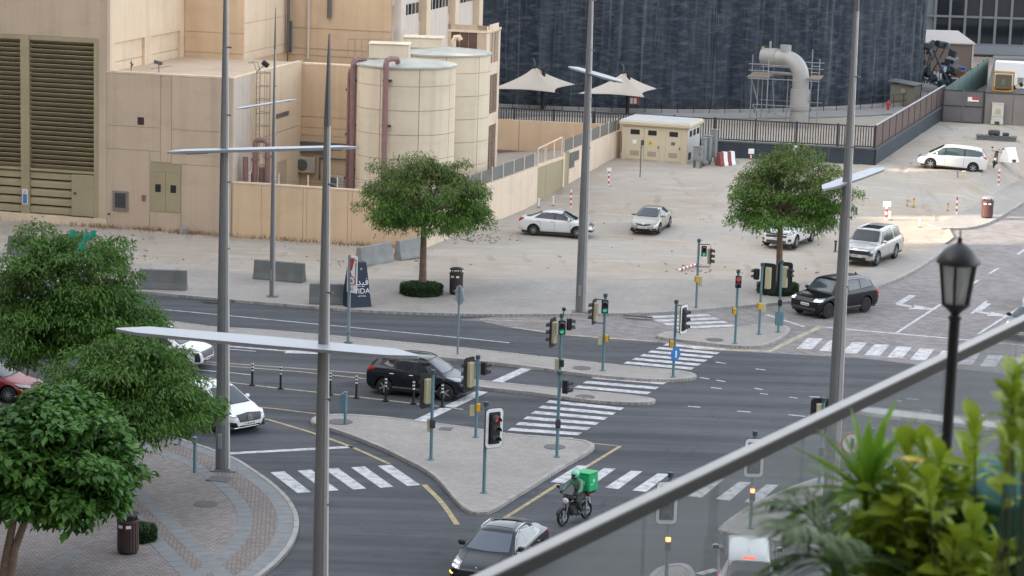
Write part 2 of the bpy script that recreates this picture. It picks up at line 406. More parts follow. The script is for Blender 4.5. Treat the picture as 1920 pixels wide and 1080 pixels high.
def kerb(parent, line, inside, step=0.95, w=0.17, top=0.14):
    """stones along a line; inside = +1 when the pavement lies to the left of the line"""
    pts = redist(line, step)
    for a, b in zip(pts, pts[1:]):
        d = b - a; n = Vector((-d.y, d.x)).normalized() * inside
        c = (a + b) / 2 + n * (w / 2)
        o = ob('kerb_stone', KSTONE, parent, (c.x, c.y, top / 2 - 0.02 + rnd.uniform(-.004, .004)), math.atan2(d.y, d.x) + rnd.uniform(-.006, .006))
        o.scale = (d.length * 0.975, w, top + 0.04)

# pavement on the far side
kf = smooth2(P2(KERB_FAR), 2); bf = P2(BACK_FAR)
far = struct('pavement', MB().prism(kf + bf[::-1], -0.05, 0.12), M_PAVE); kerb(far, kf, 1)
kr = smooth2(P2(KERB_R), 2); br_ = offs(kr, 2.6)
pr = struct('pavement', MB().prism(kr + br_[::-1], -0.05, 0.122), M_PAVE); kerb(pr, kr, 1)
# medians and islands
def island(px, mat=M_PAVE, it=2, step=0.95, name='traffic_island', skip=()):
    pts = smooth2(P2(px), it, True)
    a = sum(p.x * q.y - q.x * p.y for p, q in zip(pts, pts[1:] + pts[:1]))
    if a < 0: pts = pts[::-1]
    o = struct(name, MB().prism(pts, -0.05, 0.12), mat)
    kerb(o, pts + pts[:1], 1, step)
    return o
island([(-300, 556), (287, 601), (408, 619), (480, 620.5), (847, 654), (960, 667), (1157, 689), (1287, 700), (1306, 706), (1306, 714), (1240, 718.5), (1093, 707), (960, 686), (480, 646), (-300, 590)], name='median')
island([(868, 714), (900, 718), (960, 724), (1063, 735), (1150, 742), (1222, 750), (1232, 756), (1215, 761), (1120, 758), (1000, 741), (960, 737), (890, 730), (866, 721)], name='median')
island([(1228, 634), (1243, 627), (1293, 623), (1393, 618.5), (1440, 609), (1478, 615), (1484, 625), (1443, 652), (1393, 655), (1293, 644), (1237, 637)])
TRI = [(581, 793), (590, 785), (615, 781), (693, 783.5), (773, 793), (893, 808), (960, 820), (1070, 827), (1106, 832), (1118, 841), (1106, 852), (1060, 877), (1010, 910), (960, 940), (926, 963), (903, 968), (878, 965), (857, 948), (820, 902), (793, 883), (763, 868), (713, 843), (663, 823), (620, 808), (585, 799)]
island(TRI, step=0.8)
island([(1343, 996), (1403, 953), (1490, 915), (1545, 897), (1640, 880), (1800, 880), (2000, 900), (2000, 1060), (1700, 1050), (1500, 1030), (1420, 1014), (1352, 1003)])
island([(1208, 1100), (1228, 1070), (1273, 1060), (1300, 1068), (1310, 1110), (1300, 1200), (1200, 1200)])
island([(1575, 766), (1600, 764), (1750, 781), (1920, 801), (2200, 836), (2200, 851), (1920, 815), (1750, 795), (1600, 778)], mat=pal('white_median', (.55, .55, .54), .85, var=.1, scale=2), name='median')

# the corner plaza, lower left
PK = [(-500, 735), (-200, 752), (0, 772), (150, 787), (250, 803), (330, 824), (400, 848), (429, 858), (455, 871), (481, 889), (506, 906), (528, 925), (544, 942), (555, 960), (562, 982), (558, 1007), (543, 1037), (507, 1073), (440, 1120), (340, 1180), (150, 1290), (-100, 1420)]
pk = smooth2(P2(PK), 2)
back = P2([(-900, 1500), (-900, 800)])
plz = struct('plaza', MB().prism(pk + back, -0.05, 0.12), M_PAVE2)
kerb(plz, pk, -1, 0.8)
SLAB = MB().bev((0, 0, 0), (1, 1, 1), 0.03).mesh('granite_slab', M_GRAN)
bandp = struct('paving_band', MB().prism(offs(pk, -0.17) + offs(pk, -0.72)[::-1], 0.05, 0.121), M_GRAN)
def slabs(parent, line, w, step, z=0.128):
    pts = redist(line, step)
    for a, b in zip(pts, pts[1:]):
        d = b - a
        if not (-23 < a.x < 3 and a.y > 66): continue
        o = ob('granite_slab', SLAB, parent, ((a.x + b.x) / 2, (a.y + b.y) / 2, z - 0.02 + rnd.uniform(-.002, .002)), math.atan2(d.y, d.x)); o.scale = (d.length * 0.97, w * 0.98, 0.04)
slabs(bandp, offs(pk, -0.46), 0.54, 0.55)
M_SETT = paver('sett_strip', (0.23, 0.185, 0.165), (0.31, 0.275, 0.255), (0.12, 0.10, 0.09), 0.2, 0.1, R(40), 0.1)
struct('paving_strip', MB().prism(offs(pk, -0.74) + offs(pk, -1.55)[::-1], 0.05, 0.124), M_SETT)
slabs(bandp, offs(pk, -1.82), 0.5, 0.55)
def straight_band(a, b, w):
    A, B = g(*a, .12).to_2d(), g(*b, .12).to_2d(); slabs(bandp, [A, B], w, 0.55, 0.129)
straight_band((228, 892), (430, 1090), 0.55)
straight_band((216, 935), (365, 1090), 0.55)
A, B = g(222, 914, .12).to_2d(), g(397, 1090, .12).to_2d(); nrm = (B - A).normalized(); nrm = Vector((-nrm.y, nrm.x))
struct('paving_strip', MB().prism([A - nrm * .38, B - nrm * .38, B + nrm * .38, A + nrm * .38], 0.05, 0.1255), M_SETT)
straight_band((140, 1030), (60, 1100), 0.5)
# pavement at the foot of the viewer's own block, under the nearest street light
near = struct('pavement', MB().prism([(-60, 34), (60, 34), (60, 46), (4, 58), (-14, 60), (-60, 52)], -0.05, 0.12), M_PAVE2)

# the sandy lot
yl = [(p.x, p.y) for p in bf + P2([(1790, 446)]) + br_[1:]] + [(90, 190)]
def yfront(x):
    for (x0, y0), (x1, y1) in zip(yl, yl[1:]):
        if x0 <= x <= x1: return y0 + (y1 - y0) * (x - x0) / max(1e-6, x1 - x0)
    return yl[0][1] if x < yl[0][0] else yl[-1][1]
from mathutils import noise as mnoise
xs = np.arange(-62, 76, 0.6); ts = np.linspace(0, 1, 190) ** 1.5
vs = []; fs = []
for x in xs:
    y0 = yfront(float(x)) - 0.03
    for k, t in enumerate(ts):
        y = y0 + (250 - y0) * t
        rip = mnoise.noise(Vector((x * 0.35, y * 0.35, 0))) * 0.05 + mnoise.noise(Vector((x * 1.3, y * 0.9, 3))) * 0.035 + max(0, mnoise.noise(Vector((x * .18, y * .3, 9)))) * .10
        w = sstep(0.3, 3.0, y - y0)
        e = sstep(0, 4.5, y - y0)
        vs.append((x, y, 0.104 * (1 - e) + (hz(x, y) + 0.012) * e + (rip - 0.05) * w))
n = len(ts)
fs = [(i * n + k, (i + 1) * n + k, (i + 1) * n + k + 1, i * n + k + 1) for i in range(len(xs) - 1) for k in range(n - 1)]
def sand_mat():
    m = bpy.data.materials.new('lot_sand'); m.use_nodes = True; nt = m.node_tree; b = nt.nodes['Principled BSDF']; b.inputs['Roughness'].default_value = 0.95; b.inputs['Specular IOR Level'].default_value = 0.15
    ge = nt.nodes.new('ShaderNodeNewGeometry')
    def nz(sc, st=(1, 1, 1), det=7, off=0.0):
        mp = nt.nodes.new('ShaderNodeMapping'); mp.inputs['Scale'].default_value = st; mp.inputs['Location'].default_value = (off, off, 0)
        nn = nt.nodes.new('ShaderNodeTexNoise'); nn.inputs['Scale'].default_value = sc; nn.inputs['Detail'].default_value = det; nn.inputs['Roughness'].default_value = 0.68
        nt.links.new(ge.outputs['Position'], mp.inputs[0]); nt.links.new(mp.outputs[0], nn.inputs['Vector']); return nn.outputs['Fac']
    def mix(a, bcol, f, lo, hi):
        r = nt.nodes.new('ShaderNodeMapRange'); r.inputs[1].default_value = lo; r.inputs[2].default_value = hi; nt.links.new(f, r.inputs[0])
        x = nt.nodes.new('ShaderNodeMix'); x.data_type = 'RGBA'; nt.links.new(r.outputs[0], x.inputs[0])
        if isinstance(a, tuple): x.inputs[6].default_value = a + (1,)
        else: nt.links.new(a, x.inputs[6])
        x.inputs[7].default_value = bcol + (1,); return x.outputs[2]
    c = mix((0.41, 0.368, 0.315), (0.36, 0.308, 0.25), nz(0.10), 0.42, 0.62)
    c = mix(c, (0.375, 0.35, 0.315), nz(0.07, (1, 1.8, 1), 5, 31), 0.5, 0.62)          # packed greyer ground
    c = mix(c, (0.445, 0.41, 0.365), nz(0.9, (0.35, 1.3, 1), 8, 5), 0.52, 0.68)         # pale drifts
    c = mix(c, (0.31, 0.25, 0.20), nz(1.3, (0.6, 1.0, 1), 8, 77), 0.6, 0.74)          # damp and trodden
    c = mix(c, (0.20, 0.17, 0.145), nz(7.0, (1, 1, 1), 4, 13), 0.68, 0.76)            # clods and pebbles
    wt = nt.nodes.new('ShaderNodeTexWave'); wt.inputs['Scale'].default_value = .16; wt.inputs['Distortion'].default_value = 9; wt.inputs['Detail'].default_value = 2.5; wt.inputs['Detail Scale'].default_value = .35   # old wheel tracks
    nt.links.new(ge.outputs['Position'], wt.inputs['Vector']); tk_ = nt.nodes.new('ShaderNodeMath'); tk_.operation = 'MULTIPLY'; nt.links.new(wt.outputs['Fac'], tk_.inputs[0]); nt.links.new(nz(.25, (1, 1, 1), 5, 41), tk_.inputs[1])
    c = mix(c, (0.30, 0.265, 0.225), tk_.outputs[0], .50, .66)
    nt.links.new(c, b.inputs['Base Color'])
    bm = nt.nodes.new('ShaderNodeBump'); bm.inputs['Strength'].default_value = 0.9; bm.inputs['Distance'].default_value = 0.05
    nt.links.new(nz(2.2, (0.7, 1.2, 1), 9, 3), bm.inputs['Height']); nt.links.new(bm.outputs[0], b.inputs['Normal']); return m
M_LOT = sand_mat()
b = MB(); b.add(vs, fs); struct('sand_ground', b, M_LOT, smooth=True, ang=None)
# stones and clods lying on it, nobody could count them
b = MB()
for i in range(600):
    x = rnd.uniform(-32, 46); y = rnd.uniform(118, 205)
    if y < yfront(x) + 0.8 or (BO + BU * 0).y - 0.2348 * (x + 23.8) < y < 182 and x < 6 + (y - 137) * .27 - 6: continue
    r = rnd.choice((.025, .04, .06, .09)) * rnd.uniform(.7, 1.3); z = hz(x, y)
    b.ball((x, y, z - r * .1), r, 5, 3, sc=(rnd.uniform(.8, 1.6), rnd.uniform(.8, 1.4), .7))
for cx, cy, n_, sp in [(890, 447, 70, 1.2), (640, 488, 25, 1.2), (1330, 505, 25, 1.2), (250, 487, 30, 1.8)]:
    p = gt(cx, cy)
    for i in range(n_):
        x, y = p.x + rnd.gauss(0, sp), p.y + rnd.gauss(0, sp * .8); r = rnd.uniform(.02, .09); b.ball((x, y, hz(x, y)), r, 5, 3, sc=(1.3, 1, .6))
b.build('rubble', pal('rubble', (0.34, 0.30, 0.26), 0.95, var=0.3, scale=2.5), smooth=False, kind='stuff', label='scattered stones and clods lying on the sandy lot')

# ================================================================ PAINT ON THE ROADS
def strip(mb, a, b, w, z):
    d = (b - a).normalized(); n_ = Vector((-d.y, d.x)) * w / 2
    mb.add([(*(a - n_), z), (*(b - n_), z), (*(b + n_), z), (*(a + n_), z)], [(0, 1, 2, 3)])
def line(px, w, m, z=0.010, dash=None, name='lane_line', world=False):
    pts = px if world else P2(px); mb = MB()
    if dash:
        L = 0
        for a, b_ in zip(pts, pts[1:]):
            l = (b_ - a).length; s = 0; d = (b_ - a).normalized()
            while s < l: strip(mb, a + d * s, a + d * min(l, s + dash[0]), w, z); s += sum(dash)
    else:
        n_ = offs(pts, w / 2); q = offs(pts, -w / 2); k = len(pts)
        mb.add([(*p, z) for p in q] + [(*p, z) for p in n_], [(i, i + 1, k + i + 1, k + i) for i in range(k - 1)])
    return mb.build(name, m, kind='structure')
line([(-300, 542), (280, 578), (480, 597), (877, 635), (955, 643)], 0.13, M_WHITE)
line(smooth2(P2([(900, 599), (1000, 603), (1077, 602)])), 0.14, M_CREAMY, world=True)
line([(960, 614), (1060, 628), (1107, 632), (1232, 641)], 0.22, M_CREAMY, z=0.012)
line([(1300, 654), (1443, 659), (1480, 640), (1540, 612)], 0.3, M_CREAMY, z=0.012)
line([(430, 655), (480, 659)], 0.12, M_WHITE)
line([(300, 672), (430, 682), (560, 691), (692, 701), (860, 716)], 0.13, M_CREAMY)
line([(300, 675), (430, 687), (560, 697), (692, 711), (868, 724)], 0.13, M_CREAMY)
line([(250, 700), (431, 717), (520, 728), (560, 732), (700, 748), (828, 763), (868, 768)], 0.15, M_CREAMY)
line([(300, 688), (432, 699), (470, 703)], 0.12, M_WHITE)
line([(200, 745), (476, 763), (520, 767), (560, 772), (615, 779), (693, 781), (773, 790), (893, 805), (960, 817)], 0.13, M_YEL)
line(smooth2(P2([(300, 768), (493, 784), (520, 792), (585, 811), (660, 838), (730, 870)])), 0.16, M_YEL, world=True)
line(smooth2(P2([(795, 909), (830, 943), (857, 984)])), 0.2, M_YEL, world=True)
line([(1070, 827), (1163, 837), (1102, 874)], 0.16, M_YEL)
line([(1047, 908), (960, 963), (925, 985)], 0.16, M_YEL)
line([(420, 851), (662, 838)], 0.32, M_WHITE, name='stop_line')
line([(923, 720), (988, 691)], 0.5, M_WHITE, name='stop_line')
line([(775, 795), (888, 742), (905, 734)], 0.5, M_WHITE, name='stop_line')
line([(1538, 613), (1807, 637), (1920, 648), (2050, 662)], 0.22, M_WHITE, name='stop_line')
line([(1680, 625), (1765, 570)], 0.16, M_WHITE)
line([(1790, 552), (1835, 525)], 0.16, M_WHITE); line([(1855, 513), (1872, 503)], 0.16, M_WHITE); line([(1908, 477), (1925, 465)], 0.16, M_WHITE)
line([(1833, 627), (1880, 597), (1960, 545)], 0.16, M_WHITE)
line([(1822, 588), (1850, 565)], 0.16, M_WHITE)
line([(1437, 590), (1508, 613)], 0.2, M_WHITE)
line([(1310, 1077), (1343, 1068)], 0.3, M_WHITE, name='stop_line')
for k, (a, b_) in enumerate([((1290, 762), (1313, 764)), ((1382, 771), (1408, 773)), ((1333, 727), (1353, 729)), ((1415, 728), (1430, 731)), ((1425, 738), (1440, 740)), ((1342, 679), (1361, 682)), ((1417, 692), (1435, 694)), ((1312, 708), (1330, 711)), ((1343, 713), (1360, 716)), ((1480, 745), (1495, 747)), ((1517, 744), (1537, 745)), ((1478, 778), (1510, 781)), ((1733, 768), (1747, 772)), ((1680, 750), (1690, 753)), ((1840, 778), (1850, 782)), ((1700, 748), (1722, 749)), ((1806, 757), (1818, 763)), ((1680, 818), (1694, 823)), ((1855, 820), (1867, 824))]):
    line([a, b_], 0.13, M_WHITE, name='road_dash')
def arrow(cx, cy, ang, kind='left', s=1.0, m=M_WHITE):
    c = g(cx, cy).to_2d(); Mx = Matrix.Rotation(ang, 2)
    def q(p): return c + Mx @ (Vector(p) * s)
    mb = MB()
    shaft = [(-2.0, -.1), (0.4, -.1), (0.4, .1), (-2.0, .1)]
    polys = [shaft]
    if kind == 'left': polys = [[(-2.2, -.16), (0.3, -.16), (0.3, .16), (-2.2, .16)], [(0.28, -.16), (0.62, .0), (0.85, .75), (0.5, .8), (.2, .16)], [(0.1, .7), (1.3, .7), (0.7, 1.9)]]
    else: polys = [shaft, [(0.4, -.4), (2.0, 0), (0.4, .4)]]
    for p in polys: mb.sheet([q(v) for v in p], 0.0112)
    return mb.build('road_arrow', m, kind='structure')
ahead = math.atan2(BU.y, BU.x)
toward = math.atan2(*(g(1680, 625) - g(1765, 570)).to_2d().yx)
arrow(1688, 568, toward, 'left', 1.15); arrow(1835, 582, toward, 'left', 1.0)
arrow(520, 657, ahead, 'straight', 1.2)

def cross_rows(name, L0, R0, L1, R1, n, w=0.5):
    o = T(name, None, None, (0, 0, 0), kind='structure')
    A, B, C, D = [g(*p).to_2d() for p in (L0, R0, L1, R1)]; d = ((C - A) + (D - B)).normalized()
    for i in range(n):
        t = i / (n - 1); a, b_ = A.lerp(C, t), B.lerp(D, t)
        q = [a - d * w / 2, b_ - d * w / 2, b_ + d * w / 2, a + d * w / 2]
        MB().sheet(q, 0.0105 + .0001 * (i % 2)).build('crossing_bar', M_WHITE, o)
cross_rows('zebra_crossing', (1212, 595), (1330, 591), (1283, 622), (1393, 617), 5)
cross_rows('zebra_crossing', (1247, 646), (1358, 656), (1157, 687), (1287, 699), 7)
cross_rows('zebra_crossing', (1112, 708), (1247, 719), (1064, 734), (1202, 747), 4)
cross_rows('zebra_crossing', (1027, 753), (1167, 767), (940, 816), (1071, 824), 7)
def cross_bars(name, q, step, n, skip=()):
    o = T(name, None, None, (0, 0, 0), kind='structure')
    W = [g(*p).to_2d() for p in q]; st = g(q[0][0] + step[0], q[0][1] + step[1]).to_2d() - W[0]
    for i in range(n):
        if i in skip: continue
        MB().sheet([p + st * i for p in W], 0.0105).build('crossing_bar', M_WHITE, o)
cross_bars('zebra_crossing', [(507, 886), (533, 884), (583, 923), (558, 925)], (50.8, -3.1), 5)
cross_bars('zebra_crossing', [(1083, 873), (1105, 874), (1057, 907), (1032, 904)], (49.7, 5.0), 8)
cross_bars('zebra_crossing', [(1515, 634), (1543, 635), (1522, 655), (1493, 654)], (41.3, 3.9), 11)

# covers and drains
def cover(px, py, w, m, label, z=0.012, shape='round', d=None, cat='manhole cover', name='manhole_cover'):
    p = g(px, py, z); mb = MB()
    if shape == 'round':
        mb.cyl((0, 0, -.01), (0, 0, .008), w, n=20)
        mb.cyl((0, 0, .008), (0, 0, .012), w * .82, n=20)
    else:
        mb.bev((0, 0, 0), (w, d, .02), .005)
        for k in range(5): mb.box((-w / 2 + w * (k + .5) / 5, 0, .012), (w * .09, d * .8, .006))
    o = mb.build(name, m, smooth=False, loc=p, rz=BROT); o['label'] = label; o['category'] = cat
M_COVER = pal('cover_iron', (0.13, 0.125, 0.125), 0.7, 0.2, var=0.15, scale=6)
cover(386, 945, .42, M_COVER, 'round grey manhole cover set in the corner plaza paving', .125)
cover(411, 898, .8, M_COVER, 'rectangular dark cover in the plaza at the foot of the street light', .135, 'sq', .7, 'access cover', 'access_cover')
cover(1340, 637, .42, M_COVER, 'round manhole cover on the brick traffic island by the red man signal', .125)
cover(1097, 744, .42, M_COVER, 'round manhole cover on the narrow median between two crossings', .125)
cover(1091, 690, .42, M_COVER, 'round manhole cover on the median beside the walking green man signal', .125)
cover(1040, 838, .42, M_COVER, 'round pale manhole cover near the tip of the triangular island', .125)
cover(638, 791, .5, M_COVER, 'round cover beside the short teal post on the triangular island', .125)
cover(836, 804, .5, M_COVER, 'square cover at the upper edge of the triangular island', .125, 'sq', .5, 'access cover', 'access_cover')
cover(1196, 593, 1.5, M_BLACK, 'long black drain grate in the kerb below the tall street light', .15, 'sq', .3, 'drain', 'drain_grate')
cover(402, 563, 1.3, M_BLACK, 'black drain grate in the far kerb beside the left street light', .15, 'sq', .3, 'drain', 'drain_grate')

# ================================================================ POWER STATION (local axes: u along the facade, v into depth, z up)
PS = T('industrial_building', 'large windowless tan and cream industrial building with tall louvre bays', 'building', BO, BROT)
RZ = 14.05
def pbox(name, u0, u1, v0, v1, z0, z1, m, parent=PS, bev=0.0):
    b = MB(); c = ((u0 + u1) / 2, (v0 + v1) / 2, (z0 + z1) / 2); d = (u1 - u0, v1 - v0, z1 - z0)
    b.bev(c, d, bev) if bev else b.box(c, d)
    return b.build(name, m, parent)
pbox('wall_core', -40, -0.02, 0.42, 30, -.3, RZ, M_DUSTY)
pbox('wall_panel', -40, -0.0, 0.0, 0.42, 11.04, RZ, M_DUSTY)
pbox('corner_pier', -0.76, 0.0, 0.0, 0.42, 0.0, 11.04, M_DUSTY)
pbox('plinth', -40, 0.0, -0.06, 0.42, -.3, 0.55, M_CREAM_SKY)
slat = MB().bev((0, 0, 0), (1, .34, .035), .01, M=Matrix.Rotation(R(-42), 4, 'X')).mesh('slat', M_OLIVE)
for (u0, u1, zlo) in [(-4.81, -0.79, 3.3), (-9.43, -5.38, 3.3), (-14.0, -10.0, 3.3)]:
    pbox('louvre_back', u0, u1, .34, .40, 0.55, 11.02, M_BLACK)
    k = 0; z = zlo + .1
    while z < 10.85:
        o = ob('slat', slat, PS, ((u0 + u1) / 2, .16, z)); o.scale = (u1 - u0 - .02, 1, 1); z += 0.281; k += 1
    pbox('louvre_frame', u0, u1, -.02, .3, 10.78, 11.03, M_OLIVE); pbox('louvre_frame', u0, u1, -.02, .3, 3.12, 3.26, M_OLIVE)
    zz = .58
    for i in range(5):
        b = MB().prism([(0.0, 0), (0.16, .06), (.16, .34), (0, .46), (-.1, .40), (-.1, .06)], 0, u1 - u0)
        Mt = Matrix.Translation((u0, .2, zz)) @ Matrix(((0, 0, 1, 0), (-1, 0, 0, 0), (0, 1, 0, 0), (0, 0, 0, 1)))
        b.v = [tuple(Mt @ Vector(p)) for p in b.v]; b.build('cladding_board', M_OLIVE, PS); zz += .51
for u in (-0.72, -5.1, -9.7):
    pbox('bolted_strip', u - (.27 if u < -1 else .06), u + (.27 if u < -1 else .2), -.05, .3, .55, 11.03, M_OLIVE)
    b = MB()
    for i in range(30):
        for s in ((-.1, .1) if u < -1 else (.06,)): b.cyl((u + s, -.05, .8 + i * .345), (u + s, -.075, .8 + i * .345), .025, n=5)
    b.build('bolt_row', M_DUSTY, PS)
d0, d1 = on(135, 360, 0)[0], on(177, 360, 0)[0]
dr = pbox('access_door', d0, d1, -.09, .05, .62, 3.05, M_OLIVE, bev=.02); pbox('handle', d0 + .15, d0 + .32, -.13, -.09, 1.9, 2.02, M_DKGREY, dr)
nb = T('notice_board', 'small white and blue notice fixed between the louvre bays', 'notice', bp(-5.1, -.06, 1.55), BROT)
pbox('board', -.17, .17, -.03, .0, -.45, .45, M_WHITEP, nb); pbox('blue_band', -.13, .13, -.036, -.03, -.4, .15, pal('notice_blue', (.08, .2, .4), .5), nb)
b = MB()
for k in range(5): b.box((0, -.038, .36 - k * .04), (.22 - .03 * (k % 3), .004, .012))
b.build('printed_lines', M_DKGREY, nb)
# right side of the louvre block: cream face, lightened for open sky, with two shallow niches
def sidebox(name, u, v0, v1, z0, z1, t, m): return pbox(name, u - .02, u + t, v0, v1, z0, z1, m)
sidebox('wall_panel', 0, .05, 11.78, 10.78, RZ, .2, M_CREAM_SKY)
for v0, v1 in [(.05, .8), (5.3, 6.3), (11.1, 11.78)]: sidebox('wall_rib', 0, v0, v1, 9.0, 10.78, .2, M_CREAM_SKY)
sidebox('wall_panel', 0, .8, 11.1, 9.0, 9.6, .04, M_CREAM_SKY); sidebox('wall_panel', 0, .8, 11.1, 9.64, 10.78, .04, M_CREAM_SKY)
# second block
pbox('wall_core', 0.03, 4.12, 11.84, 40, -.3, RZ, M_TAN)
zj = [9.0, on(360, 97, 11.8)[1], on(360, 59, 11.8)[1], RZ]
for z0, z1 in zip(zj, zj[1:]): pbox('wall_panel', 0.21, 4.10, 11.80, 11.86, z0 + .02, z1 - .02, M_TAN)
zs = [9.0, 9.55, 11.35, RZ]
for z0, z1 in zip(zs, zs[1:]): pbox('wall_panel', 4.10, 4.16, 11.80, 20.1, z0 + .02, z1 - .02, M_CREAM_SKY)  # right face of the second block, lightened in colour for open sky
# third block
pbox('wall_core', 4.2, 11.2, 20.2, 42, -.3, RZ, M_TAN)
zj = [6.0] + [on(640, y, 20.17)[1] for y in (107, 94, 56)] + [RZ]
for z0, z1 in zip(zj, zj[1:]): pbox('wall_panel', 4.18, 11.15, 20.13, 20.22, z0 + .02, z1 - .02, M_TAN)
pbox('wall_panel', 11.18, 11.3, 20.13, 42, 0, 10.9, M_PALEW); pbox('wall_panel', 11.18, 11.3, 20.13, 42, 12.3, RZ, M_PALEW)
for i, v in enumerate((20.9, 27.0, 34.6, 41.4)): pbox('pier', 11.2, 11.75, v - .55, v + .55, 0, RZ, M_CREAM_SKY if i else M_PALEW)
for v0, v1, z0, z1 in [(21.6, 26.3, 11.55, 12.1), (27.7, 33.9, 11.55, 12.1), (35.3, 41.3, 11.55, 12.1)]:
    w = pbox('window', 11.2, 11.27, v0, v1, 10.9, 12.3, M_PALEW); pbox('pane', 11.25, 11.285, v0 + .15, v1 - .15, z0 - .05, z1 + .1, M_GLASSD, w)
    n_ = int((v1 - v0) / .8)
    for k in range(n_ + 1): pbox('mullion', 11.27, 11.32, v0 + .12 + k * (v1 - v0 - .3) / n_, v0 + .2 + k * (v1 - v0 - .3) / n_, z0 - .06, z1 + .1, M_PALEW, w)
# pipes on the third block
b = MB()
for u, v, r, z1 in [(4.35, 19.6, .10, RZ), (4.42, 19.3, .06, RZ), (4.4, 20.0, .09, 11.0)]: b.cyl((u, v, 9.0), (u, v, z1), r, n=8)
b.build('drain_pipe', M_STEELD, PS); MB().cyl((5.6, 20.02, 8.6), (5.6, 20.02, RZ), .08).build('drain_pipe', M_PALEW, PS)
MB().cyl((7.0, 20.0, on(597, 33, 20)[1]), (7.0, 20.0, RZ), .14, n=10).build('drain_pipe', M_STEELD, PS)
# lower wing with its panel joints
pbox('wall_core', 0.02, 7.68, 0.06, 12.2, -.3, 9.12, M_DUSTY)
pbox('coping', -.02, 7.74, -.02, .3, 9.12, 9.23, M_CREAM_SKY); pbox('coping', 7.46, 7.74, .3, 12.4, 9.12, 9.2, M_CREAM_SKY)
ua, ub = on(301, 200, 0)[0], on(322, 200, 0)[0]
zl = [-.3, on(250, 281, 0)[1], on(250, 237, 0)[1], 9.12]
du0, du1, dz0, dz1 = on(281, 350, 0)[0], on(340, 350, 0)[0], on(300, 398, 0)[1], on(300, 304, 0)[1]
def fp(u0, u1, z0, z1, m=M_DUSTY): pbox('wall_panel', u0 + .015, u1 - .015, 0.0, .07, z0 + .012, z1 - .012, m)
for z0, z1 in zip(zl[1:], zl[2:]): fp(0, ua, z0, z1)
fp(0, du0, zl[0], zl[1]); fp(du0, ua, dz1, zl[1])
fp(ua, ub, dz1, zl[2] + .6); pbox('wall_panel', ua + .05, ub - .05, .03, .07, zl[2] + .65, 9.12, M_DUSTY)
zr = [-.3, dz1 - .05, on(380, 292, 0)[1], on(380, 246, 0)[1], 9.12]
fp(du1, 7.68, zr[0], zr[1])
for z0, z1 in zip(zr[1:], zr[2:]): fp(ub, 7.68, z0, z1)
fp(du0, du1, zl[0], dz0)
pbox('doorway', du0, du1, .064, .075, dz0, dz1, M_OLIVE)
for a, b_ in ((du0 + .04, (du0 + du1) / 2 - .01), ((du0 + du1) / 2 + .01, du1 - .04)):
    d = pbox('door_leaf', a, b_, .02, .066, dz0 + .03, dz1 - .55, M_OLIVE, bev=.01)
    pbox('vent', (a + b_) / 2 - .17, (a + b_) / 2 + .17, .0, .02, dz1 - 1.75, dz1 - 1.3, M_BLACK, d)
pbox('door_head', du0 + .04, du1 - .04, .03, .066, dz1 - .52, dz1 - .04, M_OLIVE)
uu, zz = on(264, 227, 0); pbox('wall_hatch', uu - .2, uu + .2, -.01, .02, zz - .22, zz + .22, pal('hatch_dark', (.05, .022, .025), .5))
u0, z0 = on(212, 394, 0); u1, z1 = on(241, 359, 0)
vb = pbox('vent_box', u0, u1, -.10, .03, z0, z1, pal('vent_frame', (.22, .185, .155), .6), bev=.02); pbox('grille', u0 + .17, u1 - .15, -.13, -.10, z0 + .2, z1 - .12, M_DKGREY, vb)
u0, z0 = on(267, 377, 0); pbox('fuse_box', u0, u0 + .2, -.07, .02, z0, z0 + .36, pal('fuse_red', (.26, .11, .07), .6))
u0, z0 = on(203, 393, 0); pbox('hose_tap', u0, u0 + .1, -.08, .02, z0 - .3, z0 - .2, M_BLACK)
# courtyard back wall
pbox('wall_core', 7.7, 12.6, 12.42, 13.2, -.3, 8.95, M_TAN)
pbox('coping', 7.7, 12.6, 12.36, 13.2, 8.95, 9.06, M_CREAM_SKY)
zj = [-.3] + [on(600, y, 12.37)[1] for y in (255, 240, 220)] + [8.95]
for z0, z1 in zip(zj, zj[1:]): pbox('wall_panel', 7.72, 12.55, 12.37, 12.45, z0 + .02, z1 - .02, M_TAN)
pbox('side_panel', 7.67, 7.72, .1, 3.0, 0, 9.12, M_PALEW); pbox('side_panel', 7.67, 7.725, 3.04, 12.36, 0, 5.2, M_CREAM_SKY); pbox('side_panel', 7.67, 7.725, 3.04, 12.36, 5.24, 9.12, M_CREAM_SKY)
pbox('side_door', 7.7, 7.76, 8.0, 9.6, 1.0, 3.4, M_DUSTY); pbox('side_vent', 7.7, 7.8, 7.6, 9.8, 6.1, 6.35, M_STEELD)
# roof things of the wing
for px, py, lab in [(298, 118, 'slim aerial on the roof edge of the low wing below the cream niches'), (246, 128, 'short bent pipe on the roof edge left of the aerial')]:
    u, z = on(px, 135, .6); t = T('roof_aerial', lab, 'aerial', bp(u, .6, 9.1), BROT)
    MB().cyl((0, 0, 0), (0, 0, .75), .03, n=6).build('mast', M_STEELD, t)
    if px > 280: MB().box((-.05, 0, .68), (.5, .1, .2), M=Matrix.Rotation(R(12), 4, 'Y')).tube([(-.5, 0, .3), (.8, 0, .55)], .015, 5).build('head', M_STEELD, t)
    else: MB().tube([(0, 0, .35), (.1, 0, .5), (-.05, 0, .6)], .04, 6).build('head', M_BLACK, t)
# floodlight over the ladder
fl = T('floodlight', 'black floodlight on a bent arm above the caged ladder', 'floodlight', bp(7.9, 3.4, 9.15), BROT)
MB().tube([(0, 0, 0), (.25, 0, .35), (.5, 0, .5)], .03, 6).build('arm', M_STEELD, fl)
MB().bev((.6, -.1, .62), (.42, .25, .3), .05, M=Matrix.Rotation(R(35), 4, 'Y')).build('lamp_head', M_BLACK, fl)
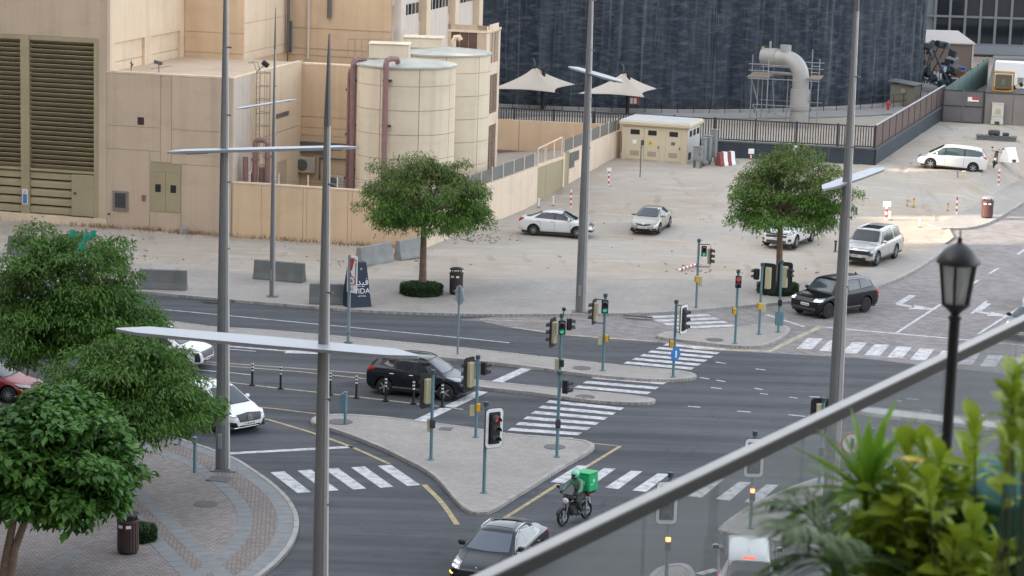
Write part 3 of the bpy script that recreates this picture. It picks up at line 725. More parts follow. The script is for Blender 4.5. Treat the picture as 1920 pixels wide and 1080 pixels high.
# caged ladder
ld = T('caged_ladder', 'tan steel caged ladder climbing the courtyard side wall', 'ladder', bp(7.75, 3.6, 0), BROT)
M_LAD = pal('ladder_paint', (.34, .27, .2), .6)
for s in (-.3, .3): MB().tube([(.22, s, .3), (.22, s, 9.3), (.05, s, 9.8), (-.3, s, 9.8)], .03, 6).build('stile', M_LAD, ld)
b = MB()
for k in range(30): b.cyl((.22, -.3, .5 + k * .3), (.22, .3, .5 + k * .3), .016, n=5)
b.build('rungs', M_LAD, ld)
for k in range(10):
    z = 2.2 + k * .78
    MB().tube([(.22 + .75 * math.sin(a), .42 * math.cos(a) * (1 if abs(math.cos(a)) > .5 else 1), z) for a in np.linspace(0, math.pi, 9)], .022, 5).build('cage_hoop', M_LAD, ld)
for a in np.linspace(.35, math.pi - .35, 5): MB().cyl((.22 + .75 * math.sin(a), .42 * math.cos(a), 2.2), (.22 + .75 * math.sin(a), .42 * math.cos(a), 9.3), .016, n=5).build('cage_bar', M_LAD, ld)
# plum pipe manifold in the yard
pm = T('pipe_manifold', 'cluster of plum coloured pipes with flanges at the foot of the courtyard wall', 'pipework', bp(8.6, .9, 0), BROT)
for k, (x, y, h) in enumerate([(-.4, 0, 4.6), (.15, .1, 5.3), (.9, .1, 5.3), (.5, .3, 4.0), (-.15, .5, 3.6)]):
    MB().tube([(x, y, .2), (x, y, h)], .16, 9).build('riser', M_PIPEP, pm)
MB().tube([(.15, .1, 5.3), (.15, .1, 5.45), (.3, .1, 5.6), (.75, .1, 5.6), (.9, .1, 5.45), (.9, .1, 5.3)], .16, 9).build('bend', M_PIPEP, pm)
b = MB()
for x, y, z in [(-.4, 0, 2.6), (.15, .1, 2.7), (.9, .1, 2.7), (.5, .3, 2.9), (.9, .1, 4.6), (.15, .1, 4.4)]: b.cyl((x, y, z), (x, y, z + .12), .25, n=10)
b.build('flanges', M_PIPEP, pm)
# air conditioners
def aircon(px, py, v, label, s=1.0):
    u, z = on(px, py, v); a = T('air_conditioner', label, 'air conditioner', bp(u, v, z), BROT)
    MB().bev((0, 0, 0), (1.15 * s, .45, .98 * s), .04).build('casing', pal('aircon_casing', (.46, .43, .39), .5, var=.05, scale=2), a)
    b = MB().cyl((-.2 * s, -.225, 0), (-.2 * s, -.24, 0), .36 * s, n=18); f = b.build('fan_opening', M_DKGREY, a)
    b = MB().lathe([(.30, 0), (.34, 0), (.34, .02), (.30, .02)], 18, (-.2 * s, -.24, 0), M=Matrix.Rotation(R(90), 3, 'X'))
    for k in range(6):
        t = k * math.pi / 6; b.box((-.2 * s, -.25, 0), (.66 * s, .012, .012), M=Matrix.Rotation(t, 4, 'Y'))
    b.build('fan_guard', M_STEELD, a)
    for q in (-.4, .4): MB().box((q * s, .02, -.53 * s), (.06, .4, .08)).build('bracket', M_STEELD, a)
aircon(574, 309, 12.1, 'grey air conditioner mounted high on the courtyard back wall')
aircon(631, 342, 11.9, 'grey air conditioner standing behind the wall beside the plum pipes', .9)
# ducts and ledges by the units
for i, (a, c) in enumerate([((556, 283), (612, 286)), ((560, 268), (655, 272))]):
    u0, z0 = on(*a, 12.3); u1, z1 = on(*c, 12.3); pbox('cable_tray', u0, u1, 12.2, 12.38, z0 - .1, z0 + .12, M_STEELD)
u0, z0 = on(600, 296, 12.3); u1, z1 = on(655, 340, 12.3)
MB().tube([(u0, 12.25, z1), (u0, 12.25, z0), (u1, 12.25, z0), (u1, 12.25, z1)], .07, 6).build('duct_frame', M_STEELD, PS)

# enclosure wall in front of the yard and its corner wall
def uvof(P): q = P - BO; return q.dot(BU), q.dot(BV)
cw = T('boundary_wall', 'tan rendered boundary wall in front of the tank yard', 'wall', bp(7.75, 0, 0), BROT)
Cu = 19.1
jo = [on(x, 400, 0)[0] - 7.75 for x in (490, 568, 575, 652, 660)] + [Cu - 7.75]
pbox('wall_core', 0, Cu - 7.75, .04, .3, -.3, 3.16, M_TAN, cw)
a = 0
for j in jo: pbox('wall_panel', a + .012, j - .012, 0, .05, -.3, 3.15, M_TAN, cw); a = j
pbox('coping', -.0, Cu - 7.72, -.03, .33, 3.16, 3.24, M_CREAM_SKY, cw)
sp = T('spiked_rail', 'thin rail of short posts along the top of the yard wall', 'railing', bp(7.75, .15, 3.24), BROT)
for k in range(6): MB().cyl((1.0 + k * 1.75, 0, 0), (1.0 + k * 1.75, 0, .62), .045, n=6).build('post', M_PALEW, sp)
for z in (.2, .4): MB().tube([(.3, 0, z), (9.9, 0, z)], .012, 4).build('wire', M_STEELD, sp)
# right wall, going back from the corner
A = bp(Cu, 0); Bq = gt(1163, 292); Bq.z = 0; rw_dir = (Bq - A); RL = rw_dir.length; rrot = math.atan2(rw_dir.y, rw_dir.x)
rw = T('boundary_wall', 'long cream boundary wall with an olive gate beside the sandy lot', 'wall', A, rrot)
def along(px, py):   # where the sight line meets the plane of this wall
    d = ray(px, py); n_ = np.array([-rw_dir.y, rw_dir.x, 0]); P = CO + d * (((np.array(A) - CO) @ n_) / (d @ n_)); return (Vector(P) - A).dot(rw_dir.normalized()), float(P[2])
s0, s1 = along(1008, 330)[0], along(1056, 320)[0]; t0, t1 = along(1059, 310)[0], along(1067, 310)[0]
def rbox(name, x0, x1, y0, y1, z0, z1, m, par=rw): return pbox(name, x0, x1, y0, y1, z0, z1, m, par)
M_RW = wallmat('pale_cream_render', (.68, .56, .44))  # paler cream for the right wall and the annex's right face
HT = [(0, 2.45), (s0, 2.6), (s1, 2.85), (RL, 3.15)]
def wtop(x):
    for (x0, z0), (x1, z1) in zip(HT, HT[1:]):
        if x <= x1: return z0 + (z1 - z0) * (x - x0) / (x1 - x0)
    return HT[-1][1]
segs = [(0, s0 * .33), (s0 * .33, s0 * .66), (s0 * .66, s0)] + [(s1, t0), (t1, t1 + (RL - t1) * .33), (t1 + (RL - t1) * .33, t1 + (RL - t1) * .66), (t1 + (RL - t1) * .66, RL)]
for x0, x1 in segs:
    MB().prism([(x0, -.2), (x1 - .015, -.2), (x1 - .015, wtop(x1)), (x0, wtop(x0))], 0, .25, M=Matrix(((1, 0, 0, 0), (0, 0, 1, 0), (0, 1, 0, 0), (0, 0, 0, 1)))).build('wall_panel', M_RW, rw)
gm = (s0 + s1) / 2
for x0, x1 in ((s0 + .06, gm - .3 * (s1 - s0) / 2), (gm - .3 * (s1 - s0) / 2 + .04, s1 - .04)):
    l = rbox('gate_leaf', x0, x1, .06, .14, .1, wtop(x0) - .1, M_OLIVE)
    k = int((x1 - x0) / .6)
    for i in range(1, k + 1): rbox('board_joint', x0 + (x1 - x0) * i / (k + 1) - .012, x0 + (x1 - x0) * i / (k + 1) + .012, .14, .15, .15, wtop(x0) - .15, M_DUSTY, l)
rbox('gate_lintel', s0, s1, .0, .22, wtop(s0) - .1, wtop(s0) + .06, M_CREAM_SKY)
rbox('small_door', t0 + .03, t1 - .03, .05, .12, .1, wtop(t0) - .08, M_OLIVE)
# worn dark plate on the wall
q, qz = along(1076, 296); plate = T('wall_plate', 'weathered dark plate with flaking letters on the cream wall', 'plate', A + rw_dir.normalized() * q + Vector((0, 0, qz)), rrot)
rbox('plate', -.9, .9, -.06, -.01, -.2, .42, M_STEELD, plate); rbox('flaked_corner', -.9, .0, -.055, -.012, -.6, -.21, M_STEELD, plate)
# mesh fence on top
mf = T('mesh_fence', 'grey wire mesh fence with posts on top of the cream boundary wall', 'fence', A, rrot)
M_MESH = bpy.data.materials.new('wire_mesh'); M_MESH.use_nodes = True
nt = M_MESH.node_tree; bs = nt.nodes['Principled BSDF']; bs.inputs['Base Color'].default_value = (.17, .18, .17, 1); bs.inputs['Roughness'].default_value = .7; bs.inputs['Alpha'].default_value = .62
xk = 0
while xk < RL:
    MB().cyl((xk, .12, wtop(xk)), (xk, .12, wtop(xk) + .95), .045, n=6).build('post', M_PALEW, mf)
    x1 = min(RL, xk + 1.9)
    if not (xk + .9 > s0 - 1 and xk < s1 - .5): MB().prism([(xk, wtop(xk) + .05), (x1, wtop(x1) + .05), (x1, wtop(x1) + .85), (xk, wtop(xk) + .85)], 0, .015, M=Matrix(((1, 0, 0, 0), (0, 0, 1, .12), (0, 1, 0, 0), (0, 0, 0, 1)))).build('mesh_panel', M_MESH, mf)
    xk += 1.9
gr = T('pipe_railing', 'cream pipe railing above the olive gate of the boundary wall', 'railing', A, rrot)
for k in range(4):
    x = s0 + .2 + (s1 - s0 - .4) * k / 3; MB().cyl((x, .1, wtop(x) + .05), (x, .1, wtop(x) + 1.1), .05, n=6).build('post', M_CREAM_SKY, gr)
MB().tube([(s0 + .2, .1, wtop(s0) + 1.1), (s1 - .2, .1, wtop(s1) + 1.1)], .05, 6).build('top_rail', M_CREAM_SKY, gr)

# tanks
def tank(px_c, v, R_, ytop, label, a0):
    u, _ = on(px_c, 200, v); _, zt = on(px_c, ytop, v - R_)
    t = T('storage_tank', label, 'tank', bp(u, v, 0), BROT)
    MB().lathe([(R_ - .03, 0), (R_ - .03, zt)], 48).build('shell_seams', M_SEAM, t, smooth=True)
    hgt = 1.4; na = 8; arc = 2 * math.pi / na
    b = MB(); vs = []; m = 7; g_ = .022 / R_
    for k in range(m):
        a = g_ + (arc - 2 * g_) * k / (m - 1)
        for z in (.02, hgt - .02): vs.append((R_ * math.cos(a), R_ * math.sin(a), z)); 
    vs2 = [(x * (R_ - .06) / R_, y * (R_ - .06) / R_, z) for x, y, z in vs]
    fs = [(2 * k, 2 * k + 2, 2 * k + 3, 2 * k + 1) for k in range(m - 1)]
    o = len(vs); rim = [(2 * k, o + 2 * k, o + 2 * k + 2, 2 * k + 2) for k in range(m - 1)] + [(2 * k + 1, 2 * k + 3, o + 2 * k + 3, o + 2 * k + 1) for k in range(m - 1)] + [(0, 1, o + 1, o), (2 * m - 2, o + 2 * m - 2, o + 2 * m - 1, 2 * m - 1)]
    pl = MB().add(vs + vs2, fs + rim).mesh('shell_plate', M_TANK, True, 30)
    z = zt - .1; row = 0
    h0 = [1.0] + [1.4] * 7
    for h in h0:
        if z - h < -.4: break
        for k in range(na):
            p = ob('shell_plate', pl, t, (0, 0, z - h)); p.rotation_euler = (0, 0, a0 + k * arc); p.scale = (1, 1, h / 1.4)
        z -= h; row += 1
    MB().lathe([(R_ + .07, zt - .12), (R_ + .09, zt - .1), (R_ + .09, zt), (R_ - .05, zt + .02), (.4, zt + .28), (0.02, zt + .3)], 48).build('roof', pal('tank_roof', (.40, .405, .36), .7, var=.2, scale=.6, detail=7), t, smooth=True, ang=25)
    return t, zt
tk, zt1 = tank(759, 5.2, 2.93, 127, 'nearer cream storage tank with rusty plate seams and plum pipes', R(-78) + .35)
tk2, zt2 = tank(828, 13.2, 2.93, 104, 'rear cream storage tank half hidden behind the nearer tank', R(-90) + 1.12)
def plant_box(px0, px1, y0, y1, v, depth, label, zb):
    u0, _ = on(px0, y1, v); u1, _ = on(px1, y1, v); _, zt = on((px0 + px1) / 2, y0, v)
    t = T('roof_box', label, 'box', bp((u0 + u1) / 2, v, zb), BROT + R(12)); w = u1 - u0; h = max(.5, zt - zb)
    MB().bev((0, depth / 2, h / 2), (w, depth, h), .04).build('body', M_TANK, t); MB().bev((0, depth / 2, h + .03), (w + .12, depth + .1, .07), .02).build('lid', M_TANK, t)
plant_box(693, 765, 84, 110, 5.2, 1.6, 'cream box on the roof of the nearer tank', zt1 + .16)
plant_box(757, 828, 72, 100, 12.6, 1.7, 'longer cream box on the roof of the rear tank', zt2 + .16)
gp = T('gooseneck_vent', 'bent cream vent pipe on the rear tank roof', 'vent', bp(on(850, 95, 13.5)[0], 13.5, zt2 + .1), BROT)
MB().tube([(0, 0, 0), (0, 0, .55), (.1, 0, .75), (.35, 0, .8), (.45, 0, .6)], .16, 9).build('pipe', M_CREAM_SKY, gp)
for px, v, top, lab in [(655, 4.2, 130, 'leftmost thin plum pipe beside the nearer tank'), (663, 3.6, 112, 'thick plum pipe rising over the left edge of the nearer tank'), (724, 1.9, 112, 'plum pipe running up the front of the nearer tank')]:
    u, z = on(px, top, v); t = T('tank_pipe', lab, 'pipe', bp(u, v, 0), BROT); r = .11 if px < 660 else .17
    MB().tube([(0, 0, 0), (0, 0, z - .25), (.03, .06, z - .05), (.2, .3, z + .05), (.4, .8, z), (.45, .9, z - .25)], r, 9).build('pipe', M_PIPEP, t)
    for k in range(4): MB().box((.05, .15, z - 1.2 - k * 2.6), (.5, .3, .12)).build('bracket', M_DKGREY, t)
hr = T('roof_railing', 'thin rusty railing on the roof edge of the nearer tank', 'railing', bp(on(680, 105, 6.5)[0], 6.5, zt1 + .1), BROT)
for k in range(6): MB().cyl((-.9 + k * .35, .2 * k, 0), (-.9 + k * .35, .2 * k, 1.0), .025, n=5).build('post', M_SEAM, hr)
MB().tube([(-.9, 0, 1.0), (.85, 1.0, 1.0)], .025, 5).build('rail', M_SEAM, hr)
# annex tower right of the tanks
ax = T('annex_building', 'narrow tan annex tower with tall brown windows beside the tanks', 'building', bp(15.53, 18, 0), BROT)
W_ = 2.52; D_ = 3.72; HZ = 10.95
pbox('wall_core', .05, W_ - .05, .08, D_ - .05, -.3, HZ, M_DUSTY, ax)
z0a, z1a = on(880, 110, 18)[1], on(880, 47, 18)[1]
pbox('wall_panel', 0, W_, 0, .1, z1a, HZ + .05, M_DUSTY, ax); pbox('wall_panel', 0, .2, 0, .1, -.3, z1a, M_DUSTY, ax); pbox('wall_panel', W_ - .6, W_, 0, .1, -.3, z1a, M_DUSTY, ax); pbox('wall_panel', .2, W_ - .6, 0, .1, -.3, z0a - .3, M_DUSTY, ax)
M_BRW = pal('brown_window', (.115, .075, .055), .12, spec=.6)
w = pbox('window', .2, W_ - .6, .07, .1, z0a - .3, z1a, M_BRW, ax)
for k in range(4): x = .2 + (W_ - .8) * k / 3; pbox('mullion', x - .03, x + .03, .03, .07, z0a - .3, z1a, M_PIPEP, w)
pbox('coping', -.04, W_ + .04, -.04, D_ + .04, HZ + .05, HZ + .2, M_CREAM_SKY, ax)
pbox('wall_panel', W_ - .06, W_, .1, .9, -.3, HZ, M_RW, ax); pbox('wall_panel', W_ - .06, W_, 3.2, D_, -.3, HZ, M_RW, ax)
zz = [-.3, 2.6, 5.25, 6.0, 8.0, 8.6, 10.3, HZ]
prev = -.3
for y0, y1 in [(330, 235), (213, 140), (118, 45)]:
    za, zb = zat(bp(18.05, 19.8), y0), zat(bp(18.05, 19.8), y1)
    pbox('wall_panel', W_ - .06, W_, .9, 3.2, prev, za, M_RW, ax); prev = zb
    w = pbox('window', W_ - .1, W_ - .05, .9, 3.2, za, zb, M_BRW, ax)
    for k in (1, 2): pbox('mullion', W_ - .06, W_ - .02, .9 + 2.3 * k / 3 - .03, .9 + 2.3 * k / 3 + .03, za, zb, M_PIPEP, w)
pbox('wall_panel', W_ - .06, W_, .9, 3.2, prev, HZ, M_RW, ax)
# dry weeds along the foot of the wall
b = MB()
for i in range(1500):
    u = rnd.choice([rnd.gauss(-.2, 1.0), rnd.gauss(6.3, 1.5), rnd.gauss(5.0, .5), rnd.uniform(-8, 18), rnd.gauss(11, 2), rnd.gauss(16, 1.3), rnd.gauss(2.6, .6)])
    v = -abs(rnd.gauss(0, .35)) - .15; p = bp(u, v, .1); h = rnd.uniform(.1, .32)
    a = rnd.uniform(0, 6.28); l = Vector((math.cos(a), math.sin(a), 0)) * h * rnd.uniform(.2, .8); s = Vector((-l.y, l.x, 0)).normalized() * .02
    b.add([p - s, p + s, p + l + Vector((0, 0, h))], [(0, 1, 2)])
b.build('dry_weeds', pal('dry_weed', (.27, .17, .08), .9, var=.5, scale=2.0), kind='stuff', label='dry brown weeds along the foot of the industrial building')
dn = MB(); p = bp(5.0, -.55, .25).to_tuple(); dn.bev(p, (.45, .4, .45), .04); o = dn.build('concrete_block', M_CONC); o['label'] = 'grey concrete block lying at the foot of the tan wall'; o['category'] = 'block'

# ================================================================ BEHIND THE LOT
# ground floor slab, draped arena
plan = [(-14, 204), (-6, 201.6), (0, 200.4), (5, 200.0), (10, 200.1), (15, 201.0), (20, 202.9), (25, 205.6), (29.5, 208.8), (33, 212.4), (35.6, 217), (37.0, 223), (37.2, 230), (36.2, 240)]
pl_ = redist(smooth2([Vector(p) for p in plan], 3), .16)
ar = T('arena_building', 'huge dark building wrapped in folded charcoal cladding with horizontal streaks', 'building', (0, 0, 0))
def streak_mat():
    m = bpy.data.materials.new('charcoal_cladding'); m.use_nodes = True; nt = m.node_tree; b = nt.nodes['Principled BSDF']; b.inputs['Roughness'].default_value = .7; b.inputs['Specular IOR Level'].default_value = .25
    ge = nt.nodes.new('ShaderNodeNewGeometry')
    def nz(st, det, off):
        mp = nt.nodes.new('ShaderNodeMapping'); mp.inputs['Scale'].default_value = st; mp.inputs['Location'].default_value = (off, 0, off)
        n_ = nt.nodes.new('ShaderNodeTexNoise'); n_.inputs['Scale'].default_value = 1; n_.inputs['Detail'].default_value = det; n_.inputs['Roughness'].default_value = .7
        nt.links.new(ge.outputs['Position'], mp.inputs[0]); nt.links.new(mp.outputs[0], n_.inputs['Vector']); return n_.outputs['Fac']
    def mix(a, c, f, lo, hi):
        r = nt.nodes.new('ShaderNodeMapRange'); r.inputs[1].default_value = lo; r.inputs[2].default_value = hi; nt.links.new(f, r.inputs[0])
        x = nt.nodes.new('ShaderNodeMix'); x.data_type = 'RGBA'; nt.links.new(r.outputs[0], x.inputs[0])
        if isinstance(a, tuple): x.inputs[6].default_value = a + (1,)
        else: nt.links.new(a, x.inputs[6])
        x.inputs[7].default_value = c + (1,); return x.outputs[2]
    c = mix((.018, .027, .042), (.044, .057, .075), nz((.9, .9, .04), 4, 2), .4, .60)       # broad folds of tone
    c = mix(c, (.105, .115, .13), nz((.9, .5, 3.0), 8, 11), .47, .72)              # horizontal streaks
    c = mix(c, (.14, .15, .165), nz((1.5, 1.2, .03), 4, 31), .56, .72)               # pale vertical runs
    c = mix(c, (.016, .024, .036), nz((2.2, 2, 5.5), 5, 57), .56, .72)
    nt.links.new(c, b.inputs['Base Color'])
    bm = nt.nodes.new('ShaderNodeBump'); bm.inputs['Strength'].default_value = .7; bm.inputs['Distance'].default_value = .1
    nt.links.new(nz((1.6, 1.6, 5.5), 8, 23), bm.inputs['Height']); nt.links.new(bm.outputs[0], b.inputs['Normal']); return m
M_CLAD = streak_mat()
N = len(pl_); zs_ = np.arange(1.2, 27.1, .65)
vs = []
for j, z in enumerate(zs_):
    for i, p in enumerate(pl_):
        t = (pl_[min(i + 1, N - 1)] - pl_[max(i - 1, 0)]).normalized(); n_ = Vector((t.y, -t.x)); s = i * .16
        d = .42 * math.sin(s * 2.1 + 1.3 * math.sin(s * .33)) * (0.5 + .5 * math.sin(s * .21 + 1)) + .07 * math.sin(s * 5.1 + .5 * math.sin(z * .3)) + .16 * mnoise.noise(Vector((s * 1.4, z * .9, 2)))
        vs.append((*(p + n_ * d), z))
fs = [(j * N + i, j * N + i + 1, (j + 1) * N + i + 1, (j + 1) * N + i) for j in range(len(zs_) - 1) for i in range(N - 1)]
MB().add(vs, fs).build('folded_cladding', M_CLAD, ar, smooth=True, ang=None)
MB().prism([tuple(p) for p in pl_[::6]] + [(34, 262), (-14, 262)], 26.4, 27.2).build('roof', M_DKGREY, ar)
# walkway in front of it
ap = offs(pl_, -.2)[::6]; aq = offs(pl_, -6.5)[::6]
MB().prism([tuple(p) for p in ap] + [tuple(p) for p in aq][::-1], .8, 1.46).build('walkway', pal('walkway_concrete', (.27, .265, .26), .9, var=.12, scale=.6), None, kind='structure')
kl = offs(pl_, -2.6)
kb = MB().prism([tuple(p) for p in offs(pl_, -2.4)[::6]] + [tuple(p) for p in offs(pl_, -2.75)[::6]][::-1], 1.4, 1.68); kb.build('walkway_kerb', M_KERB, None, kind='structure')
rl = T('guard_rail', 'thin black guard rail curving along the foot of the dark arena', 'railing', (0, 0, 1.46))
rp = redist(offs(pl_, -3.1), 1.35)
post = MB().cyl((0, 0, 0), (0, 0, 1.1), .03, n=5).mesh('post', M_BLACK)
for p in rp: ob('post', post, rl, (p.x, p.y, 0))
for z in (.55, 1.1): MB().tube([(p.x, p.y, z) for p in rp], .025, 5).build('rail', M_BLACK, rl)

# picket fence on its dark plinth, two runs
FC = Vector((25.2, 169.3)); FL = Vector((-6.0, 174.8)); FR = Vector((35.4, 200.9))
picket = MB().box((0, 0, .77), (.07, .07, 1.42)).mesh('picket', M_DKFENCE)
slatp = MB().box((0, 0, .79), (.30, .05, 1.5)).mesh('slat', M_BROWNF)
def fence(name, lab, A, B, slat_mesh, step, side, mrail):
    d = B - A; L = d.length; f = T(name, lab, 'fence', (A.x, A.y, 2.48), math.atan2(d.y, d.x)); n_ = int(L / step)
    for k in range(n_): 
        o = ob(slat_mesh.name, slat_mesh, f, ((k + .5) * L / n_, 0, rnd.uniform(-.006, .006)))
    for z in (.1, 1.53): MB().box((L / 2, .0, z), (L, .09, .08)).build('rail', mrail, f)
    for k in range(int(L / 2.9) + 1): MB().bev((min(L - .06, k * 2.9 + .06), 0, .82), (.13, .13, 1.66), .02).build('post', M_DKFENCE, f)
    return f, d, L
f1, d1_, L1 = fence('picket_fence', 'dark metal picket fence on a low wall between the lot and the arena', FL, FC, picket, .185, 1, M_DKFENCE)
f2, d2_, L2 = fence('slatted_fence', 'brown slatted fence on a dark wall running back along the right of the lot', FC, FR, slatp, .34, 1, M_DKFENCE)
for k in range(9): MB().bev((L2 * (k + .5) / 9, 0, 1.62), (L2 / 9 - .06, .14, .08), .02).build('cap_rail', pal('pale_cap', (.42, .42, .43), .5), f2)
for A_, B_, lab in [(FL, FC, 'dark blue rendered plinth wall under the metal picket fence'), (FC, FR, 'dark blue rendered plinth wall under the brown slatted fence')]:
    d = B_ - A_; t = T('plinth_wall', lab, 'wall', (A_.x, A_.y, 0), math.atan2(d.y, d.x)); L = d.length; n_ = max(1, int(L / 3))
    for k in range(n_): pbox('wall_panel', L * k / n_ + .01, L * (k + 1) / n_ - .01, -.14, .14, .6, 2.40, M_PLINTH, t)
    pbox('coping', 0, L + .1, -.17, .17, 2.40, 2.48, M_CONCD, t)
# inner tan wall of the neighbouring yard and its floor
iw = T('yard_wall', 'low tan wall of the inner yard in front of the picket fence', 'wall', (-7, 173.6, 0), math.atan2(-1.9, 14.5))
pbox('wall_panel', 0, 7.2, 0, .25, .2, 3.3, M_TAN, iw); pbox('wall_panel', 7.23, 14.6, 0, .25, .2, 3.3, M_TAN, iw); pbox('skirting_pipe', 0, 14.6, -.15, 0, .95, 1.12, M_PIPEP, iw)
# kiosk
K0, K1 = gt(1165, 297), gt(1287, 307); kd = K1 - K0; KW = kd.to_2d().length; KD = 3.6
kq = T('substation_kiosk', 'cream substation kiosk with louvred steel doors and a flat white roof', 'kiosk', (K0.x, K0.y, 1.0), math.atan2(kd.y, kd.x))
M_KIO = pal('kiosk_cream', (.58, .50, .36), .6, var=.05, scale=.8); KH = 3.72 - 1.0
pbox('body', 0, KW, 0, KD, .25, KH, M_KIO, kq); pbox('base', -.06, KW + .06, -.08, KD + .06, -.2, .25, M_CONC, kq)
rf = pbox('roof', -.22, KW + .22, -.25, KD + .22, KH, KH + .34, M_KIO, kq, bev=.08); pbox('roof_sheet', -.1, KW + .1, -.12, KD + .1, KH + .34, KH + .37, pal('roof_sheet', (.52, .53, .52), .6, var=.08, scale=1), rf)
pbox('side_sheet', KW, KW + .03, .05, KD - .05, .3, KH - .05, pal('kiosk_side', (.60, .59, .56), .6), kq)
for k, (a, c) in enumerate([(.07, .33), (.345, .585), (.67, .91)]):
    x0, x1 = KW * a, KW * c; dd = pbox('door', x0, x1, -.04, 0, .35, KH - .12, M_KIO, kq, bev=.015); xm = (x0 + x1) / 2; hw = (x1 - x0) * .27
    for z, m in ((KH - .62, M_BLACK), (.62, pal('vent_tan', (.36, .30, .23), .7))):
        vv = pbox('vent', xm - hw, xm + hw, -.06, -.04, z, z + .34, m, dd)
    pbox('handle', x1 - .13, x1 - .07, -.08, -.04, 1.2, 1.38, M_DKGREY, dd)
    if k == 1:
        pbox('warning_plate', xm - .3, xm + .05, -.052, -.04, 1.42, 1.72, pal('hazard_yellow', (.62, .47, .08), .5), dd); MB().prism([(-.05, 0), (.06, 0), (.0, .13)], -.058, -.052, M=Matrix.Translation((xm - .12, 0, 1.5)) @ Matrix(((1, 0, 0, 0), (0, 0, 1, 0), (0, 1, 0, 0), (0, 0, 0, 1)))).build('warning_mark', M_BLACK, dd)
    if k == 0: pbox('white_plate', xm - .16, xm + .12, -.052, -.04, 1.45, 1.72, M_WHITEP, dd)
    if k == 2: pbox('grey_plate', xm - .16, xm + .12, -.052, -.04, 1.5, 1.72, M_STEELD, dd)
for k in range(3): pbox('side_vent', KW + .03, KW + .05, .45 + k * 1.05, 1.1 + k * 1.05, KH - .62, KH - .2, M_BLACK, kq)
pbox('side_vent', KW + .03, KW + .05, .3, 1.0, .5, 1.0, M_BLACK, kq)
# grey cabinets beside the kiosk
def cabinet(px, py, w, d, h, label, legs=.35, m=None):
    p = gt(px, py); m = m or pal('cabinet_grey', (.22, .235, .235), .5, var=.06, scale=2)
    c = T('electrical_cabinet', label, 'cabinet', p, BROT - R(14))
    MB().bev((0, d / 2, legs + (h - legs) / 2), (w, d, h - legs), .02).build('body', m, c); MB().bev((0, d / 2, h + .02), (w + .08, d + .08, .05), .015).build('hood', m, c)
    dr = MB().bev((0, -.015, legs + (h - legs) / 2), (w * .86, .03, (h - legs) * .9), .01).build('door', m, c); MB().box((w * .3, -.04, legs + (h - legs) * .5), (.04, .03, .14)).build('handle', M_BLACK, dr)
    b = MB()
    for s in (-.4, .4): b.box((s * w, d / 2, legs / 2), (.06, d * .8, legs))
    b.build('legs', M_STEELD, c)
cabinet(1306, 315, .62, .35, 1.45, 'short grey electrical cabinet, nearest of those beside the kiosk', .5)
cabinet(1316, 312, .25, .5, 1.95, 'narrow grey electrical cabinet right behind the short one', .2)
cabinet(1323, 309, .5, .4, 2.0, 'tall grey electrical cabinet in the middle of the row by the kiosk', .3)
cabinet(1334, 304, .45, .45, 2.25, 'tallest grey electrical cabinet at the far end of the row', .35)
# white cabinets by the gate
GA = g(1766, 226, 1.4); GB = g(1842, 230, 1.4)
for px, lab in [(1869, 'white cabinet with a worn yellow label by the gate, the left of two'), (1905, 'white cabinet with a worn yellow label at the right of the gate wall')]:
    p = g(px, 233, 1.37); c = T('electrical_cabinet', lab, 'cabinet', p, BROT)
    m = pal('cabinet_white', (.54, .53, .47), .5); MB().bev((0, .2, .98), (.95, .4, 1.36), .02).build('body', m, c); MB().bev((0, .2, 1.7), (1.0, .46, .07), .02).build('hood', m, c); MB().box((0, .2, .15), (1.0, .42, .3)).build('plinth', m, c)
    MB().box((0, .0, .12), (.4, .06, .22)).build('cable_hole', M_DKGREY, c); MB().box((.03, -.012, 1.05), (.4, .02, .42)).build('label_plate', pal('worn_yellow', (.42, .38, .22), .7), c); MB().box((0, -.01, .62), (.97, .02, .02)).build('joint', M_STEELD, c)
# gate and wall at the right back
gd = (GB - GA); gt_ = T('steel_gate', 'grey sheet steel double gate with a dark frame at the back of the lot', 'gate', (GA.x, GA.y, 1.3), math.atan2(gd.y, gd.x)); GL = gd.to_2d().length
M_GREYS = pal('grey_sheet', (.135, .125, .125), .6, var=.08, scale=1.0)
for k in range(2):
    x0, x1 = GL * k / 2, GL * (k + 1) / 2
    for z0, z1 in ((.1, 1.35), (1.4, 2.6)): pbox('sheet_panel', x0 + .05, x1 - .05, .02, .05, z0, z1, M_GREYS, gt_)
for x in (0, GL / 2, GL): pbox('frame_post', x - .06, x + .06, -.05, .1, 0, 2.75, M_DKFENCE if x != GL / 2 else M_STEELD, gt_)
for z in (.05, 1.37, 2.65): pbox('frame_rail', 0, GL, -.02, .06, z - .04, z + .04, M_DKFENCE, gt_)
sg = T('gate_notice', 'small red and white notice on the steel gate', 'notice', g(1823, 184, zat(GA, 184)) if False else (GA.x + gd.x * .74, GA.y + gd.y * .74, 1.3 + 1.95), math.atan2(gd.y, gd.x))
pbox('white_board', -.45, .45, -.04, -.0, -.15, .2, M_WHITEP, sg); pbox('red_band', -.1, .45, -.046, -.04, -.02, .2, M_REDP, sg)
GR = GA + gd.normalized() * (GL + 6.5)
wr = T('sheet_wall', 'grey brown sheet wall to the right of the steel gate', 'wall', (GB.x, GB.y, 1.3), math.atan2(gd.y, gd.x))
for k in range(3): pbox('sheet_panel', .1 + k * 2.3, .1 + (k + 1) * 2.3 - .03, .05, .12, 0, 2.55, pal('brown_sheet', (.20, .175, .165), .6, var=.1, scale=.8), wr)
pbox('top_rail', 0, 7, .0, .15, 2.55, 2.63, M_DKFENCE, wr)
